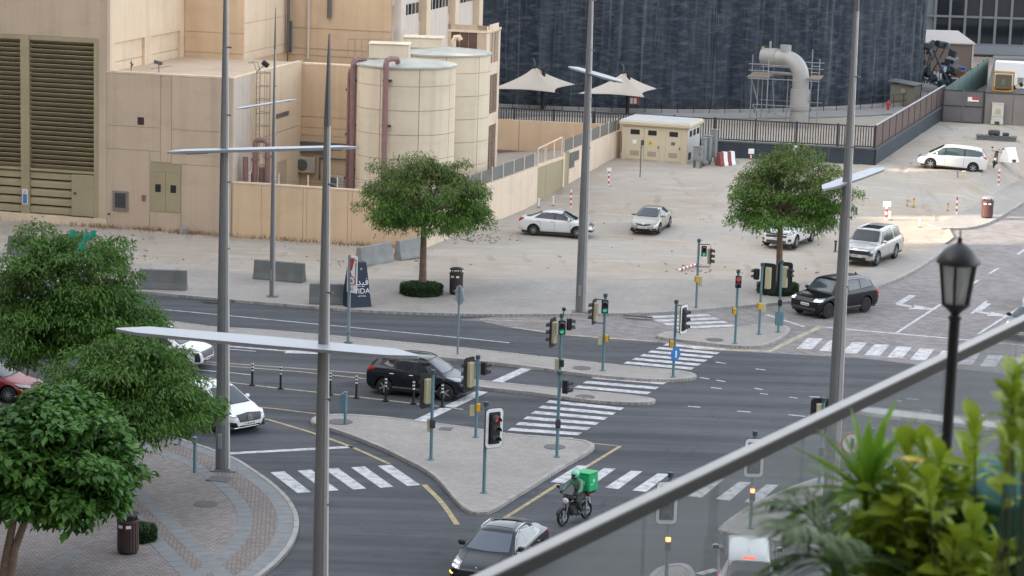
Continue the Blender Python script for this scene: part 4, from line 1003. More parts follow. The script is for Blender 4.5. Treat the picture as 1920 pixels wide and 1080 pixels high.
# raised yard behind that wall, with the generator and unit on it
Pa, Pb = g(1772, 164, 3.9).to_2d(), g(1854, 106, 3.9).to_2d()
struct('terrace', MB().prism([(GB.x + .1, GB.y + .3), (GB.x + 10, GB.y - 2), (Pb.x + 14, Pb.y + 4), (Pb.x + .6, Pb.y)], .5, 3.72), M_CONCD)
gx = T('generator', 'yellow framed generator standing on the raised yard behind the sheet wall', 'generator', g(1880, 172, 3.75), BROT); M_GENY = pal('generator_yellow', (.45, .24, .04), .5)
b = MB()
for x in (-.8, .8):
    for y in (0, 1.0): b.box((x, y, .8), (.1, .1, 1.6))
gfr = b.build('frame_post', M_GENY, gx)
for z in (.06, 1.56):
    MB().box((0, 0, z), (1.7, .1, .1)).box((0, 1.0, z), (1.7, .1, .1)).box((-.8, .5, z), (.1, 1, .1)).box((.8, .5, z), (.1, 1, .1)).build('frame_rail', M_GENY, gx)
MB().bev((0, .5, .78), (1.35, .85, 1.2), .04).build('engine_box', pal('engine_brown', (.13, .10, .07), .6), gx); MB().box((.0, .06, .8), (.25, .03, .4)).build('green_mark', pal('green_mark', (.10, .22, .11), .6), gx)
wu = T('white_unit', 'large white equipment housing behind the yellow generator', 'equipment', g(1888, 168, 3.75) + Vector((.6, 2.0, 0)), BROT)
MB().bev((0, 0, 1.1), (2.6, 1.6, 2.2), .05).build('housing', M_WHITEP, wu); MB().box((.9, -.81, .6), (.5, .03, .7)).build('grille', M_STEEL, wu)
hzb = T('hazard_barrier', 'leaning black and yellow striped bar beside the generator', 'barrier', g(1908, 173, 3.75), BROT)
for k in range(6): MB().box((-.6 + k * .28, 0, .25 + k * .13), (.27, .12, .35), M=Matrix.Rotation(R(-25), 4, 'Y'), mi=0).build('stripe', M_BLACK if k % 2 else pal('pale_yellow', (.58, .5, .25), .6), hzb)
# green mesh fence on the raised yard
gf = T('green_fence', 'translucent green mesh fence climbing behind the steel gate', 'fence', (GA.x + .4, GA.y + .5, 0))
M_GMESH = pal('green_mesh', (.12, .19, .17), .7, var=.1, scale=1.0)
P_ = [Pa.lerp(Pb, k / 7) for k in range(8)]
for k, (a, c) in enumerate(zip(P_, P_[1:])):
    z0, z1 = 3.0, 3.95
    a2, c2 = a - Vector((GA.x + .4, GA.y + .5)), c - Vector((GA.x + .4, GA.y + .5))
    MB().add([(a2.x, a2.y, 1.4), (c2.x, c2.y, 1.4), (c2.x, c2.y, z1 - .1), (a2.x, a2.y, z1 - .1), (a2.x + .04, a2.y, 1), (c2.x + .04, c2.y, 1), (c2.x + .04, c2.y, z1 - .1), (a2.x + .04, a2.y, z1 - .1)], [(0, 1, 2, 3), (5, 4, 7, 6), (3, 2, 6, 7)]).build('mesh_panel', M_GMESH, gf)
    MB().cyl((a2.x, a2.y, 1), (a2.x, a2.y, z1), .05, n=6).build('post', M_DKFENCE, gf)
# heap of site equipment behind the slatted fence
p = g(1741, 171, 1.4)
hm = T('site_machinery', 'pile of dark blue site machinery behind the end of the slatted fence', 'machinery', p)
for k in range(26):
    s = rnd.uniform(.35, 1.1); x, y, z = rnd.uniform(-1.4, 2.0), rnd.uniform(-.8, 2.5), rnd.uniform(.3, 2.9)
    MB().bev((x, y, z), (s, s * rnd.uniform(.5, 1.2), s * rnd.uniform(.25, .8)), .04, M=Euler((rnd.uniform(-.3, .3), rnd.uniform(-.4, .4), rnd.uniform(0, 3))).to_matrix().to_4x4()).build('machine_box', rnd.choice([M_PLINTH, M_PLINTH, pal('steel_blue', (.06, .09, .115), .5), M_STEELD, pal('dull_green', (.05, .13, .12), .6)]), hm)
for k in range(7): MB().tube([(rnd.uniform(-1, 1.8), rnd.uniform(-.5, 2), .4), (rnd.uniform(-1, 1.8), rnd.uniform(-.5, 2), 3.0)], .05, 5).build('strut', M_STEELD, hm)
hm.scale = (1.25, 1.25, 1.5)
bx = T('blue_crate', 'bright blue crate with white bands behind the slatted fence', 'crate', g(1786, 138, 2.2), BROT)
MB().bev((0, 0, .35), (2.4, 1.0, .7), .04).build('body', pal('crate_blue', (.03, .10, .42), .5), bx)
for k in (-.7, .1): MB().box((k, -.51, .4), (.3, .03, .5)).build('band', M_WHITEP, bx)
oc = T('orange_crate', 'small orange crate beside the blue crate', 'crate', g(1795, 145, 2.0), BROT); MB().bev((0, 0, .3), (1.3, .8, .6), .03).build('body', pal('crate_orange', (.35, .11, .05), .6), oc); MB().box((0, 0, .62), (1.4, .9, .05)).build('lid', pal('crate_orange', (.35, .11, .05)), oc)
# small shed in front of the arena
p = g(1690, 199, 1.46); sh = T('small_shed', 'small olive shed with a grey lean-to roof in front of the arena', 'shed', p, BROT - R(12))
MB().box((0, 1, .95), (2.1, 2.0, 1.9)).build('body', pal('shed_olive', (.17, .155, .115), .7), sh); MB().box((0, .9, 2.0), (2.5, 2.5, .08), M=Matrix.Rotation(R(6), 4, 'Y')).build('roof', M_STEELD, sh); MB().box((.1, -.02, 1.35), (.35, .04, .35)).build('notice', M_CONC, sh)
rb = T('fire_hydrant', 'small red hydrant in front of the olive shed', 'hydrant', g(1665, 206, 1.46)); MB().lathe([(.12, 0), (.12, .5), (.17, .52), (.17, .6), (.1, .75), (.02, .8)], 10).build('body', M_REDP, rb); MB().cyl((-.22, 0, .45), (.22, 0, .45), .06).build('outlet', M_REDP, rb)
# shed with the pale roof
p = g(1725, 131, 1.4); p2 = g(1822, 134, 1.4); dd = p2 - p; LB = dd.to_2d().length; rot = math.atan2(dd.y, dd.x)
sb = T('site_building', 'brown site building with a broad pale sloping roof', 'building', (p.x, p.y, 1.2), rot); h1 = zat(p2, 83) - 1.2; h2 = zat((p2.x + 1.2, p2.y + 9, 0), 62) - 1.2; DB = 9.5
pbox('front_wall', -6, LB, 0, .1, 0, h1, pal('site_brown', (.20, .155, .125), .8, var=.06, scale=.4), sb)
MB().prism([(.1, 0), (DB, 0), (DB, h2), (.1, h1)], LB - .12, LB, M=Matrix(((0, 0, 1, 0), (1, 0, 0, 0), (0, 1, 0, 0), (0, 0, 0, 1)))).build('side_wall', M_PALEW, sb)
MB().prism([(-.3, h1 - .02), (DB + .3, h2 - .02), (DB + .3, h2 + .16), (-.3, h1 + .1)], -6, LB + .15, M=Matrix(((0, 0, 1, 0), (1, 0, 0, 0), (0, 1, 0, 0), (0, 0, 0, 1)))).build('roof', pal('site_roof', (.56, .51, .47), .7, var=.04, scale=.3), sb)
pbox('corner_trim', LB - .1, LB + .05, -.06, .0, 0, h1, M_PALEW, sb)
# glazed block far right
gb = T('office_building', 'grey office block with rows of dark square windows at the far right', 'building', (44, 282, 0)); y0 = 0
zb_, zc_ = zat((48, 282, 0), 81), zat((48, 282, 0), 33)
pbox('wall_core', -6, 40, .3, 20, 0, 30, pal('office_grey', (.17, .19, .215), .7), gb)
xm = [(x - 960) / FPX * 286 - 44 for x in (1723, 1750, 1778, 1806, 1834, 1863, 1891, 1917, 1945, 1973)]
hgt = zc_ - zb_ + .2
for r in range(4):
    z0 = zb_ + r * hgt
    for a, c in zip(xm, xm[1:]):
        w = pbox('window', a + .12, c - .12, .2, .32, z0 + .12, z0 + hgt - .12, M_GLASSD, gb)
    pbox('spandrel', -6, 40, -.05, .3, z0 - .12, z0 + .12, pal('office_grey', (0, 0, 0)), gb)
for a in xm: pbox('mullion', a - .14, a + .14, -.02, .3, zb_, zb_ + 4 * hgt, pal('office_grey', (0, 0, 0)), gb)
pbox('beam', -6, 40, -.2, .3, zb_ - 1.1, zb_ - .12, pal('office_beam', (.21, .235, .26), .7), gb)
for k in range(4): pbox('lower_panel', xm[4] + k * 6.6, xm[4] + k * 6.6 + 5.4, -.05, .3, zb_ - 3.6, zb_ - 1.15, pal('office_pale', (.42, .43, .45), .7), gb)
for k in range(4): pbox('column', xm[4] + k * 6.6 + 5.4, xm[4] + k * 6.6 + 6.6, -.3, .3, 0, zb_ - 1.1, pal('office_beam', (0, 0, 0)), gb)
# shade sails
M_SAIL = pal('sail_fabric', (.56, .50, .43), .8, var=.04, scale=.8)
def sail(corners, peak, base, label):
    pb = g(*base, 1.46); D = pb.y; o = Vector((pb.x, pb.y, 0))
    t = T('shade_sail', label, 'shade sail', (pb.x, pb.y, 1.46)); pk_z = zat(pb, peak[1]) - 1.46
    pd = Vector(((peak[0] - base[0]) / FPX * D, 0, pk_z))
    Z = [zat((pb.x, pb.y + dy, 0), y) - 1.46 for (x, y, dy) in corners]
    cs = []
    for (x, y, dy), z in zip(corners, Z):
        # point on the sight line at depth pb.y + dy
        d = ray(x, y); P = Vector(CO + d * ((pb.y + dy) / d[1])); cs.append(P - Vector((pb.x, pb.y, 1.46)))
    cen = sum(cs, Vector()) / 4; b = MB(); nr, ns = 9, 10; vs = []; fs = []
    for k in range(4):
        a, c = cs[k], cs[(k + 1) % 4]; base_i = len(vs)
        for i in range(nr + 1):
            r = .06 + .94 * i / nr
            for j in range(ns + 1):
                s = j / ns; e = a.lerp(c, s); e = e.lerp(cen, .26 * 4 * s * (1 - s)); q = pd.lerp(e, r); q.z = pd.z + (e.z - pd.z) * (r ** .62)
                vs.append(q)
        fs += [(base_i + i * (ns + 1) + j, base_i + (i + 1) * (ns + 1) + j, base_i + (i + 1) * (ns + 1) + j + 1, base_i + i * (ns + 1) + j + 1) for i in range(nr) for j in range(ns)]
    o = len(vs); vs2 = [v - Vector((0, 0, .03)) for v in vs]
    b.add(vs + vs2, fs + [tuple(q + o for q in f[::-1]) for f in fs]).build('canopy', M_SAIL, t, smooth=True, ang=50)
    MB().cyl((0, 0, 0), (0, 0, pk_z * .92), .16, n=10).build('post', M_BLACK, t)
    MB().tube([pd + Vector((0, 0, -.1)), pd + Vector((0, 0, .25)), pd + Vector((-.15, 0, .5))], .05, 6).build('finial', M_STEELD, t)
    for c in cs: MB().tube([c, c + (c - cen).normalized() * .7], .02, 4).build('stay_cable', M_STEELD, t)
sail([(922, 166, -1.5), (1040, 173, -3), (1078, 158, 1), (985, 152, 3)], (1000, 122), (1017, 206), 'beige shade sail, the left of two in front of the dark arena')
sail([(1085, 175, -1.5), (1208, 182, -3), (1231, 166, 1), (1140, 160, 3)], (1166, 132), (1176, 214), 'beige shade sail behind the tall street light and kiosk')
# big pipe with scaffold
p = g(1497, 236, 1.4); r = 15.5 / FPX * p.y
bpz = T('duct_pipe', 'big pale grey pipe rising and bending over beside the arena', 'pipe', (p.x, p.y, 1.3))
zc = zat(p, 112) - 1.3; zt_ = zc - 1.5
dirx = Vector((-.82, .57, 0)); R0 = 1.5
pts = [Vector((0, 0, .0)), Vector((0, 0, zt_))] + [dirx * (R0 - R0 * math.cos(a)) + Vector((0, 0, zt_ + R0 * math.sin(a))) for a in np.linspace(.12, math.pi / 2, 9)] + [dirx * (R0 + .9) + Vector((0, 0, zt_ + R0))]
M_PIPE = pal('pale_pipe', (.37, .365, .345), .5, .15, var=.1, scale=.8, stretch=(1, 1, .3))
MB().tube(pts, r, 24).build('pipe', M_PIPE, bpz, smooth=True, ang=50)
for z0, z1, k, m in [(zt_ - 1.05, zt_ - .8, 1.05, M_LIGHTM), (1.4, 3.0, 1.18, M_PIPE), (0, 1.2, 1.12, M_PIPE)]: MB().lathe([(r * k, z0), (r * k, z1), (r * .9, z1 + .03)], 24).build('collar', m, bpz, smooth=True, ang=40)
q = pts[-1]; MB().cyl(q - dirx * .2, q + dirx * 1.1, r * 1.12, r * 1.05, n=22).build('valve_body', M_PIPE, bpz, smooth=True)
MB().cyl(q + dirx * .5 + Vector((0, 0, r)), q + dirx * .5 + Vector((0, 0, r + .6)), .09).cyl(q - dirx * .9 + Vector((0, 0, r * .8)), q - dirx * .9 + Vector((0, 0, r + .4)), .45, n=16).build('valve_stem', M_PIPE, bpz, smooth=True)
MB().tube([q + dirx * 1.15 + Vector((math.sin(a) * .25, math.sin(a) * r, math.cos(a) * r * 1.15)) for a in np.linspace(-.5, 2.2, 8)], .05, 5).build('hazard_hose', pal('hose_yellow', (.5, .38, .05), .6), bpz)
sc = T('scaffold', 'steel tube scaffold with a plank deck around the big pipe', 'scaffold', (p.x, p.y, 1.4), BROT)
def lx(px): return (px - 1497) / FPX * p.y
zd = zat(p, 146) - 1.4
for px, y, y1 in [(1403, .5, 108), (1416, 3.0, 100), (1440, -1.6, 105), (1532, -.5, 108), (1508, 3.2, 98), (1412, 1.5, 150), (1466, 2.5, 150)]:
    MB().cyl((lx(px), y, 0), (lx(px), y, zat(p, y1) - 1.4), .045, n=6).build('upright', M_STEEL, sc)
MB().box((lx(1420), .7, zd), (lx(1440) - lx(1400), 4.4, .1)).build('deck', pal('deck_plank', (.24, .20, .16), .85, var=.15, scale=3), sc)
MB().box((lx(1470), 2.4, zd), (lx(1500) - lx(1440), 1.6, .1)).box((lx(1522), .8, zd), (.9, 3.2, .1)).build('deck', pal('deck_plank', (0, 0, 0)), sc)
for a, c, y, z in [(1403, 1440, -1.6, zd + .55), (1403, 1440, -1.6, zd + 1.05), (1440, 1480, -1.6, zd + .5), (1440, 1480, -1.6, zd + 1.0), (1516, 1534, -.5, zd + .5), (1516, 1534, -.5, zd + 1.0), (1412, 1532, 2.9, zd + .5), (1412, 1532, 2.9, zd + 1.0), (1412, 1530, -1.0, zd - 2.2), (1403, 1440, -1.6, zd - .1), (1440, 1532, -1.3, zd - .1), (1412, 1532, 2.9, zd - 2.2)]:
    MB().cyl((lx(a), y, z), (lx(c), y, z), .035, n=6).build('ledger', M_STEEL, sc)
for a, c in [((1406, zd - .2), (1420, zd - 2.2)), ((1410, zd - 2.3), (1436, .1)), ((1438, zd - 2.6), (1470, .6)), ((1520, zd - .3), (1514, zd - 1.9)), ((1446, zd - .3), (1452, .8))]:
    MB().cyl((lx(a[0]), -.6, a[1]), (lx(c[0]), -.4, c[1]), .035, n=6).build('brace', M_STEEL, sc)

rn_ = T('red_white_object', 'small red and white notice hung on the guard rail above the kiosk roof', 'notice', g(1187, 213, 1.46) + Vector((0, -.3, .5)))  # stands for a small red and white shape of unknown kind
pbox('red_panel', -.42, .42, -.02, .02, .3, .85, M_REDP, rn_); pbox('white_panel', -.3, -.08, -.03, -.02, .35, .8, M_WHITEP, rn_); pbox('white_panel', .0, .22, -.03, -.02, .35, .8, M_WHITEP, rn_)
# the block the picture is taken from
vt = T('unseen_tower_block', 'pale residential tower from whose balcony the junction is seen', 'tower block', (-46, -26, 0)); pbox('walls', 0, 92, 0, 14, -.2, 88, wallmat('viewer_tower_render', (.36, .32, .28)), vt); pbox('roof', -.3, 92.3, -.3, 14.3, 88, 88.6, M_CONC, vt)
for k in range(21): pbox('window_band', 1, 91, 14, 14.05, 1.5 + k * 4.1, 3.6 + k * 4.1, M_GLASSD, vt); pbox('balcony_slab', 0, 92, 14, 15.6, .6 + k * 4.1, .85 + k * 4.1, M_PALEW, vt)
# added unseen towers: heights and gaps shaped to shade all but a sunlit strip
def tower(name, lab, x0, x1, y0, y1, h):
    t = T(name, lab, 'tower block', (x0, y0, 0)); M_TW = pal('tower_render', (.42, .38, .34), .8)
    pbox('walls', 0, x1 - x0, 0, y1 - y0, -.2, h, M_TW, t); pbox('roof', -.3, x1 - x0 + .3, -.3, y1 - y0 + .3, h, h + .6, M_TW, t)
    for k in range(int(h / 4)): pbox('window_band', x1 - x0, x1 - x0 + .05, 1, y1 - y0 - 1, 1.4 + k * 4, 3.2 + k * 4, M_GLASSD, t)
tower('unseen_tower_block', 'tall residential tower left of the street', -88, -82, -60, 114.5, 95)
tower('unseen_tower_block', 'mid height block between the two tallest towers left of the street', -88, -82, 115, 126.5, 39.3)
tower('unseen_tower_block', 'slender tower beyond the mid height block left of the street', -88, -82, 126.7, 138.4, 100)
tower('unseen_tower_block', 'narrow lower block squeezed between towers left of the street', -88, -82, 138.6, 140.5, 39.3)
tower('unseen_tower_block', 'long tall tower at the far end left of the street', -88, -82, 140.7, 320, 110)

# ================================================================ VEHICLES
def paint(name, c, metal=.0, rough=.28): return pal(name, c, rough, metal, coat=.8, spec=.5)
WHEELS = {}
def wheel_mesh(style, r, w):
    k = (style, r, w)
    if k in WHEELS: return WHEELS[k]
    ro = r * (.66 if style != 'steel' else .62)
    Mx = Matrix.Rotation(R(90), 3, 'X')
    ty = MB().lathe([(ro * .95, -w / 2 + .01), (r * .9, -w / 2), (r * .97, -w / 2 + .02), (r, -w * .28), (r, w * .28), (r * .97, w / 2 - .02), (r * .9, w / 2), (ro * .95, w / 2 - .01)], 24, M=Mx).mesh('wheel', M_RUBBER, True, 50)
    b = MB(); m1 = {'black': M_BLACK}.get(style, M_ALLOY)
    b.lathe([(ro * .99, -w / 2 + .0), (ro * .99, w / 2 + .004), (ro * .90, w / 2 + .006), (ro * .88, w / 2 - .05)], 24, M=Mx, mi=0, caps=False)
    b.cyl((0, w / 2 - .075, 0), (0, w / 2 - .07, 0), ro * .92, n=20, mi=1); b.cyl((0, -w / 2 + .075, 0), (0, -w / 2 + .07, 0), ro * .92, n=20, mi=1)
    ns = {'five': 5, 'ten': 10, 'black': 5, 'steel': 9, 'six': 6}[style]
    for s in (1,):
        for i in range(ns):
            a = 2 * math.pi * i / ns; c, sn = math.cos(a), math.sin(a); wd = (ro * .26 if ns <= 6 else ro * .13)
            b.box((c * ro * .5, s * (w / 2 - .015), sn * ro * .5), (ro * .88, .035, wd), M=Matrix.Rotation(-a, 4, 'Y'), mi=0)
        b.cyl((0, s * (w / 2 - .04), 0), (0, s * (w / 2 + .008), 0), ro * .22, n=10, mi=0)
    ri = b.mesh('rim', [m1, M_BLACK])
    WHEELS[k] = (ty, ri); return ty, ri

def eval_mesh(o):
    dg = bpy.context.evaluated_depsgraph_get(); return bpy.data.meshes.new_from_object(o.evaluated_get(dg))

class Car:
    def __init__(s, name, label, spec, pm, loc, rz, cat='car', group=None, tilt=0.0):
        s.sp = spec; s.t = T(name, label, cat, loc, rz, group); s.pm = pm
        if tilt: s.t.rotation_euler = (0, tilt, rz)
        L, W, H = spec['L'], spec['W'] / 2, spec['H']; s.L, s.W, s.H = L, W, H
        zb = spec.get('zb', .24); 
        st = spec['st']    # stations (x, half width, belt z, top z, top half width)
        rows = []
        for x, w, zbelt, zt, wt in st:
            zz = zb + (.10 if abs(x) > L / 2 - .12 else 0)
            r = [(0, zz), (w - .16, zz), (w - .03, zz + .07), (w, zz + (zbelt - zz) * .42), (w - .005, zbelt - .10), (w - .055, zbelt), (wt + .03, max(zbelt + .02, zt - .13)) if zt - zbelt > .25 else (wt + .03, zbelt + (zt - zbelt) * .5), (wt - .10, zt - .018), (0, zt)]
            rows.append([(x, y, z) for y, z in r])
        vs = []; 
        for r in rows: vs += r + [(x, -y, z) for x, y, z in r[-2:0:-1]]
        n = 16; fs = []
        for i in range(len(rows) - 1):
            for k in range(n): fs.append((i * n + k, i * n + (k + 1) % n, (i + 1) * n + (k + 1) % n, (i + 1) * n + k))
        fs += [tuple(range(n)), tuple(range((len(rows) - 1) * n + n - 1, (len(rows) - 1) * n - 1, -1))]
        me = bpy.data.meshes.new('body'); me.from_pydata(vs, [], fs); me.materials.append(pm)
        bm = bmesh.new(); bm.from_mesh(me); bmesh.ops.recalc_face_normals(bm, faces=bm.faces)
        lay = bm.edges.layers.float.get('crease_edge') or bm.edges.layers.float.new('crease_edge')
        for e in bm.edges:
            a, b = e.verts
            ka, kb = a.index % n, b.index % n
            if ka == kb and ka in (5, 11): e[lay] = .55
            if ka == kb and ka in (1, 15): e[lay] = .6
        bm.to_mesh(me); bm.free()
        tmp = bpy.data.objects.new('tmp', me); COL.objects.link(tmp)
        md = tmp.modifiers.new('s', 'SUBSURF'); md.levels = 2
        sm = eval_mesh(tmp); 
        s.bvh = BVHTree.FromPolygons([v.co for v in sm.vertices], [tuple(p.vertices) for p in sm.polygons])
        # wheel wells
        s.r = spec['wr']; ww = .235; cut = MB(); s.wx = (spec['xf'], spec['xr'])
        for x in s.wx:
            for sd in (-1, 1):
                cut.cyl((x, sd * (W - .34), s.r + .02), (x, sd * (W + .3), s.r + .02), s.r + spec.get('arch', .075), n=26)
        cm = bpy.data.objects.new('cut', cut.mesh('cut', M_BLACK)); COL.objects.link(cm)
        bo = tmp.modifiers.new('b', 'BOOLEAN'); bo.operation = 'DIFFERENCE'; bo.object = cm; bo.solver = 'EXACT'; bo.material_mode = 'TRANSFER'
        fm = eval_mesh(tmp); fm.polygons.foreach_set('use_smooth', [True] * len(fm.polygons)); fm.set_sharp_from_angle(angle=R(38))
        fm.name = 'body'; bpy.data.objects.remove(tmp); bpy.data.objects.remove(cm)
        s.body = ob('body', fm, s.t)
        ty, ri = wheel_mesh(spec.get('wheel', 'five'), s.r, ww)
        for x in s.wx:
            for sd in (1, -1):
                w = ob('wheel', ty, s.t, (x, sd * (W - ww / 2 - .015), s.r), 0 if sd > 0 else math.pi); w.rotation_euler = (0, rnd.uniform(0, 2), 0 if sd > 0 else math.pi)
                ob('rim', ri, w)
        # lower skirt
        b = MB(); b.box((0, 0, zb + .03), (L - .5, 2 * W - .12, .10)); b.build('underbody', M_BLACK, s.t)
    def patch(s, name, A, B, axis, sgn, m, nu=8, nv=4, off=.008, parent=None, flip=False, smooth=True, thick=.02):
        """ruled patch between two chains of points, laid onto the body"""
        def samp(ch, u):
            t = u * (len(ch) - 1); i = min(int(t), len(ch) - 2); f = t - i
            return ch[i][0] + (ch[i + 1][0] - ch[i][0]) * f, ch[i][1] + (ch[i + 1][1] - ch[i][1]) * f
        P = []; 
        for i in range(nu + 1):
            a, b = samp(A, i / nu), samp(B, i / nu)
            for j in range(nv + 1):
                f = j / nv; p, q = a[0] + (b[0] - a[0]) * f, a[1] + (b[1] - a[1]) * f
                if axis == 'y': o, d = Vector((p, 4 * sgn, q)), Vector((0, -sgn, 0))
                elif axis == 'x': o, d = Vector((6 * sgn, p, q)), Vector((-sgn, 0, 0))
                else: o, d = Vector((p, q, 5)), Vector((0, 0, -1))
                h = s.bvh.ray_cast(o, d)
                if h[0] is None: P.append(None)
                else:
                    nn = h[1]
                    if nn.dot(d) > 0: nn = -nn
                    P.append((h[0] + nn * off, h[0] - nn * thick))
        top = {}; vs = []
        def vi(k, w):
            if (k, w) not in top: top[(k, w)] = len(vs); vs.append(P[k][w])
            return top[(k, w)]
        fs = []; N = nv + 1; edges = {}
        for i in range(nu):
            for j in range(nv):
                q = (i * N + j, (i + 1) * N + j, (i + 1) * N + j + 1, i * N + j + 1)
                if any(P[k] is None for k in q): continue
                fs.append(tuple(vi(k, 0) for k in q))
                for a, b in zip(q, q[1:] + q[:1]):
                    if (b, a) in edges: del edges[(b, a)]
                    else: edges[(a, b)] = 1
        for a, b in edges: fs.append((vi(b, 0), vi(a, 0), vi(a, 1), vi(b, 1)))
        if not fs: return None
        o = MB().add(vs, fs).build(name, m, parent or s.t, smooth=smooth, ang=40)
        bm = bmesh.new(); bm.from_mesh(o.data); bmesh.ops.recalc_face_normals(bm, faces=bm.faces)
        bm.to_mesh(o.data); bm.free(); return o
    def hit(s, axis, sgn, p, q):
        if axis == 'y': o, d = Vector((p, 4 * sgn, q)), Vector((0, -sgn, 0))
        elif axis == 'x': o, d = Vector((6 * sgn, p, q)), Vector((-sgn, 0, 0))
        else: o, d = Vector((p, q, 5)), Vector((0, 0, -1))
        h = s.bvh.ray_cast(o, d); return h[0]
    def both(s, name, A, B, m, **k):
        return [s.patch(name, A, B, 'y', sg, m, **k) for sg in (1, -1)]
    def mirror_front(s, name, A, B, m, sgn=1, **k):
        return [s.patch(name, [(y * q, z) for y, z in A], [(y * q, z) for y, z in B], 'x', sgn, m, **k) for q in (1, -1)]
    def seams(s, xs, z0, z1, m=None):
        for x in xs:
            for sg in (1, -1): s.patch('door_gap', [(x - .008, z0), (x - .008, z1)], [(x + .008, z0), (x + .008, z1)], 'y', sg, m or M_BLACK, nu=5, nv=1, off=.003, thick=.004)
    def handles(s, xs, z, m):
        for x in xs:
            for sg in (1, -1):
                h = s.hit('y', sg, x, z)
                if h: MB().bev(h + Vector((0, sg * .012, 0)), (.20, .04, .03), .012).build('door_handle', m, s.t)
    def mirrors(s, x, z, m):
        for sg in (1, -1):
            h = s.hit('y', sg, x, z)
            if h:
                b = MB().ball(h + Vector((-.03, sg * .15, .05)), .13, 10, 6, sc=(.62, 1, .72)); o = b.build('wing_mirror', m, s.t, smooth=True)
                MB().box(h + Vector((-.0, sg * .03, .0)), (.09, .12, .04)).box(h + Vector((-.10, sg * .15, .05)), (.02, .18, .12)).build('mirror_stalk', M_BLACK, o)
    def plate(s, sgn, z, y=0, m=None):
        h = s.hit('x', sgn, y, z)
        if h:
            p = MB().bev(h + Vector((sgn * .015, 0, 0)), (.03, .52, .13), .006).build('number_plate', m or M_WHITEP, s.t)
            b = MB()
            for k in range(6): b.box(h + Vector((sgn * .032, -.19 + k * .075, 0)), (.004, .045, .065))
            b.build('plate_marks', M_DKGREY, p)
    def rails(s, x0, x1, y, m, lift=.05):
        for sg in (1, -1):
            pts = []
            for i in range(9):
                x = x0 + (x1 - x0) * i / 8; h = s.hit('z', 1, x, sg * y)
                if h: pts.append(h + Vector((0, 0, lift if 0 < i < 8 else .0)))
            MB().tube(pts, .022, 6).build('roof_rail', m, s.t, smooth=True)
    def glazing(s, side, ws, rw, m=M_CARGLASS, mw=None, surround=None, frame=None):
        """side = list of panes [(bottom chain, top chain)], ws/rw = front and rear glass (bottom half width, z, top half width, z)"""
        if surround: s.both('window_surround', *surround, frame or M_BLACK, nu=14, nv=5, off=.004, thick=.004)
        for A, B in side: s.both('side_window', A, B, m, nu=8, nv=5, off=.010, thick=.008)
        for q, sg, nm in ((ws, 1, 'windshield'), (rw, -1, 'rear_window')):
            if q:
                y0, z0, y1, z1 = q
                s.patch('window_surround', [(-y0 - .04, z0 - .03), (y0 + .04, z0 - .03)], [(-y1 - .035, z1 + .03), (y1 + .035, z1 + .03)], 'x', sg, M_BLACK, nu=12, nv=6, off=.003, thick=.003)
                s.patch(nm, [(-y0, z0), (0, z0 - .02), (y0, z0)], [(-y1, z1), (0, z1 + .01), (y1, z1)], 'x', sg, mw or m, nu=12, nv=6, off=.010, thick=.008)

def spec_suv(L, W, H, wb, hood=1.02, nose=.86, cowl=.62, rf=.20, rr=-.36, belt=1.02, beltr=1.08, roofw=.72, wr=.36, tail=.0, boxy=0.0, zb=.24, wheel='five', foh=None, rear_z=None, **k):
    """cowl, rf, rr: places along the length as shares of L, from the middle"""
    h = L / 2; w = W / 2; foh = foh or (L - wb) * .45; xf = h - foh; xr = xf - wb
    b = boxy; st = [
        (h, w * (.60 + .25 * b), nose - .30, nose - .22, w * (.52 + .22 * b)), (h - .06, w * (.80 + .13 * b), nose - .12, nose - .05, w * (.66 + .15 * b)), (h - .30, w * (.94 + .04 * b), nose - .04, nose + .04, w * .78),
        (h - .75, w * .99, nose + .05, nose + (hood - nose) * .6 + .02, w * .80), (L * cowl / 2 + .10, w, belt - .04, hood, w * .82), (L * cowl / 2, w, belt - .02, hood + .05, w * .82),
        (L * rf / 2 + .14, w, belt, H - .09, w * (roofw + .02)), (L * rf / 2, w, belt, H - .03, w * roofw), (L * (rf + rr) / 4, w, (belt + beltr) / 2, H, w * (roofw - .01)), (L * rr / 2, w, beltr, H - .03, w * (roofw - .03)),
        (L * rr / 2 - .25, w, beltr + .01, H - .07 - tail * .1, w * (roofw - .06)), (-h + .36 - tail * .1, w * .99, beltr, beltr + (H - beltr) * (.80 - .35 * tail), w * (roofw - .09)), (-h + .12, w * (.95 + .03 * b), beltr - .04, beltr + .05 + .1 * b, w * (.70 + .05 * b)),
        (-h + .02, w * (.88 + .08 * b), beltr - .14, beltr - .08, w * .66), (-h, w * (.78 + .15 * b), rear_z or .72, (rear_z or .72) + .08, w * .62)]
    if rear_z is None: st[-1] = (-h, w * (.78 + .15 * b), .74, .82, w * .62)
    d = dict(L=L, W=W, H=H, st=st, xf=xf, xr=xr, wr=wr, zb=zb, wheel=wheel); d.update(k); return d
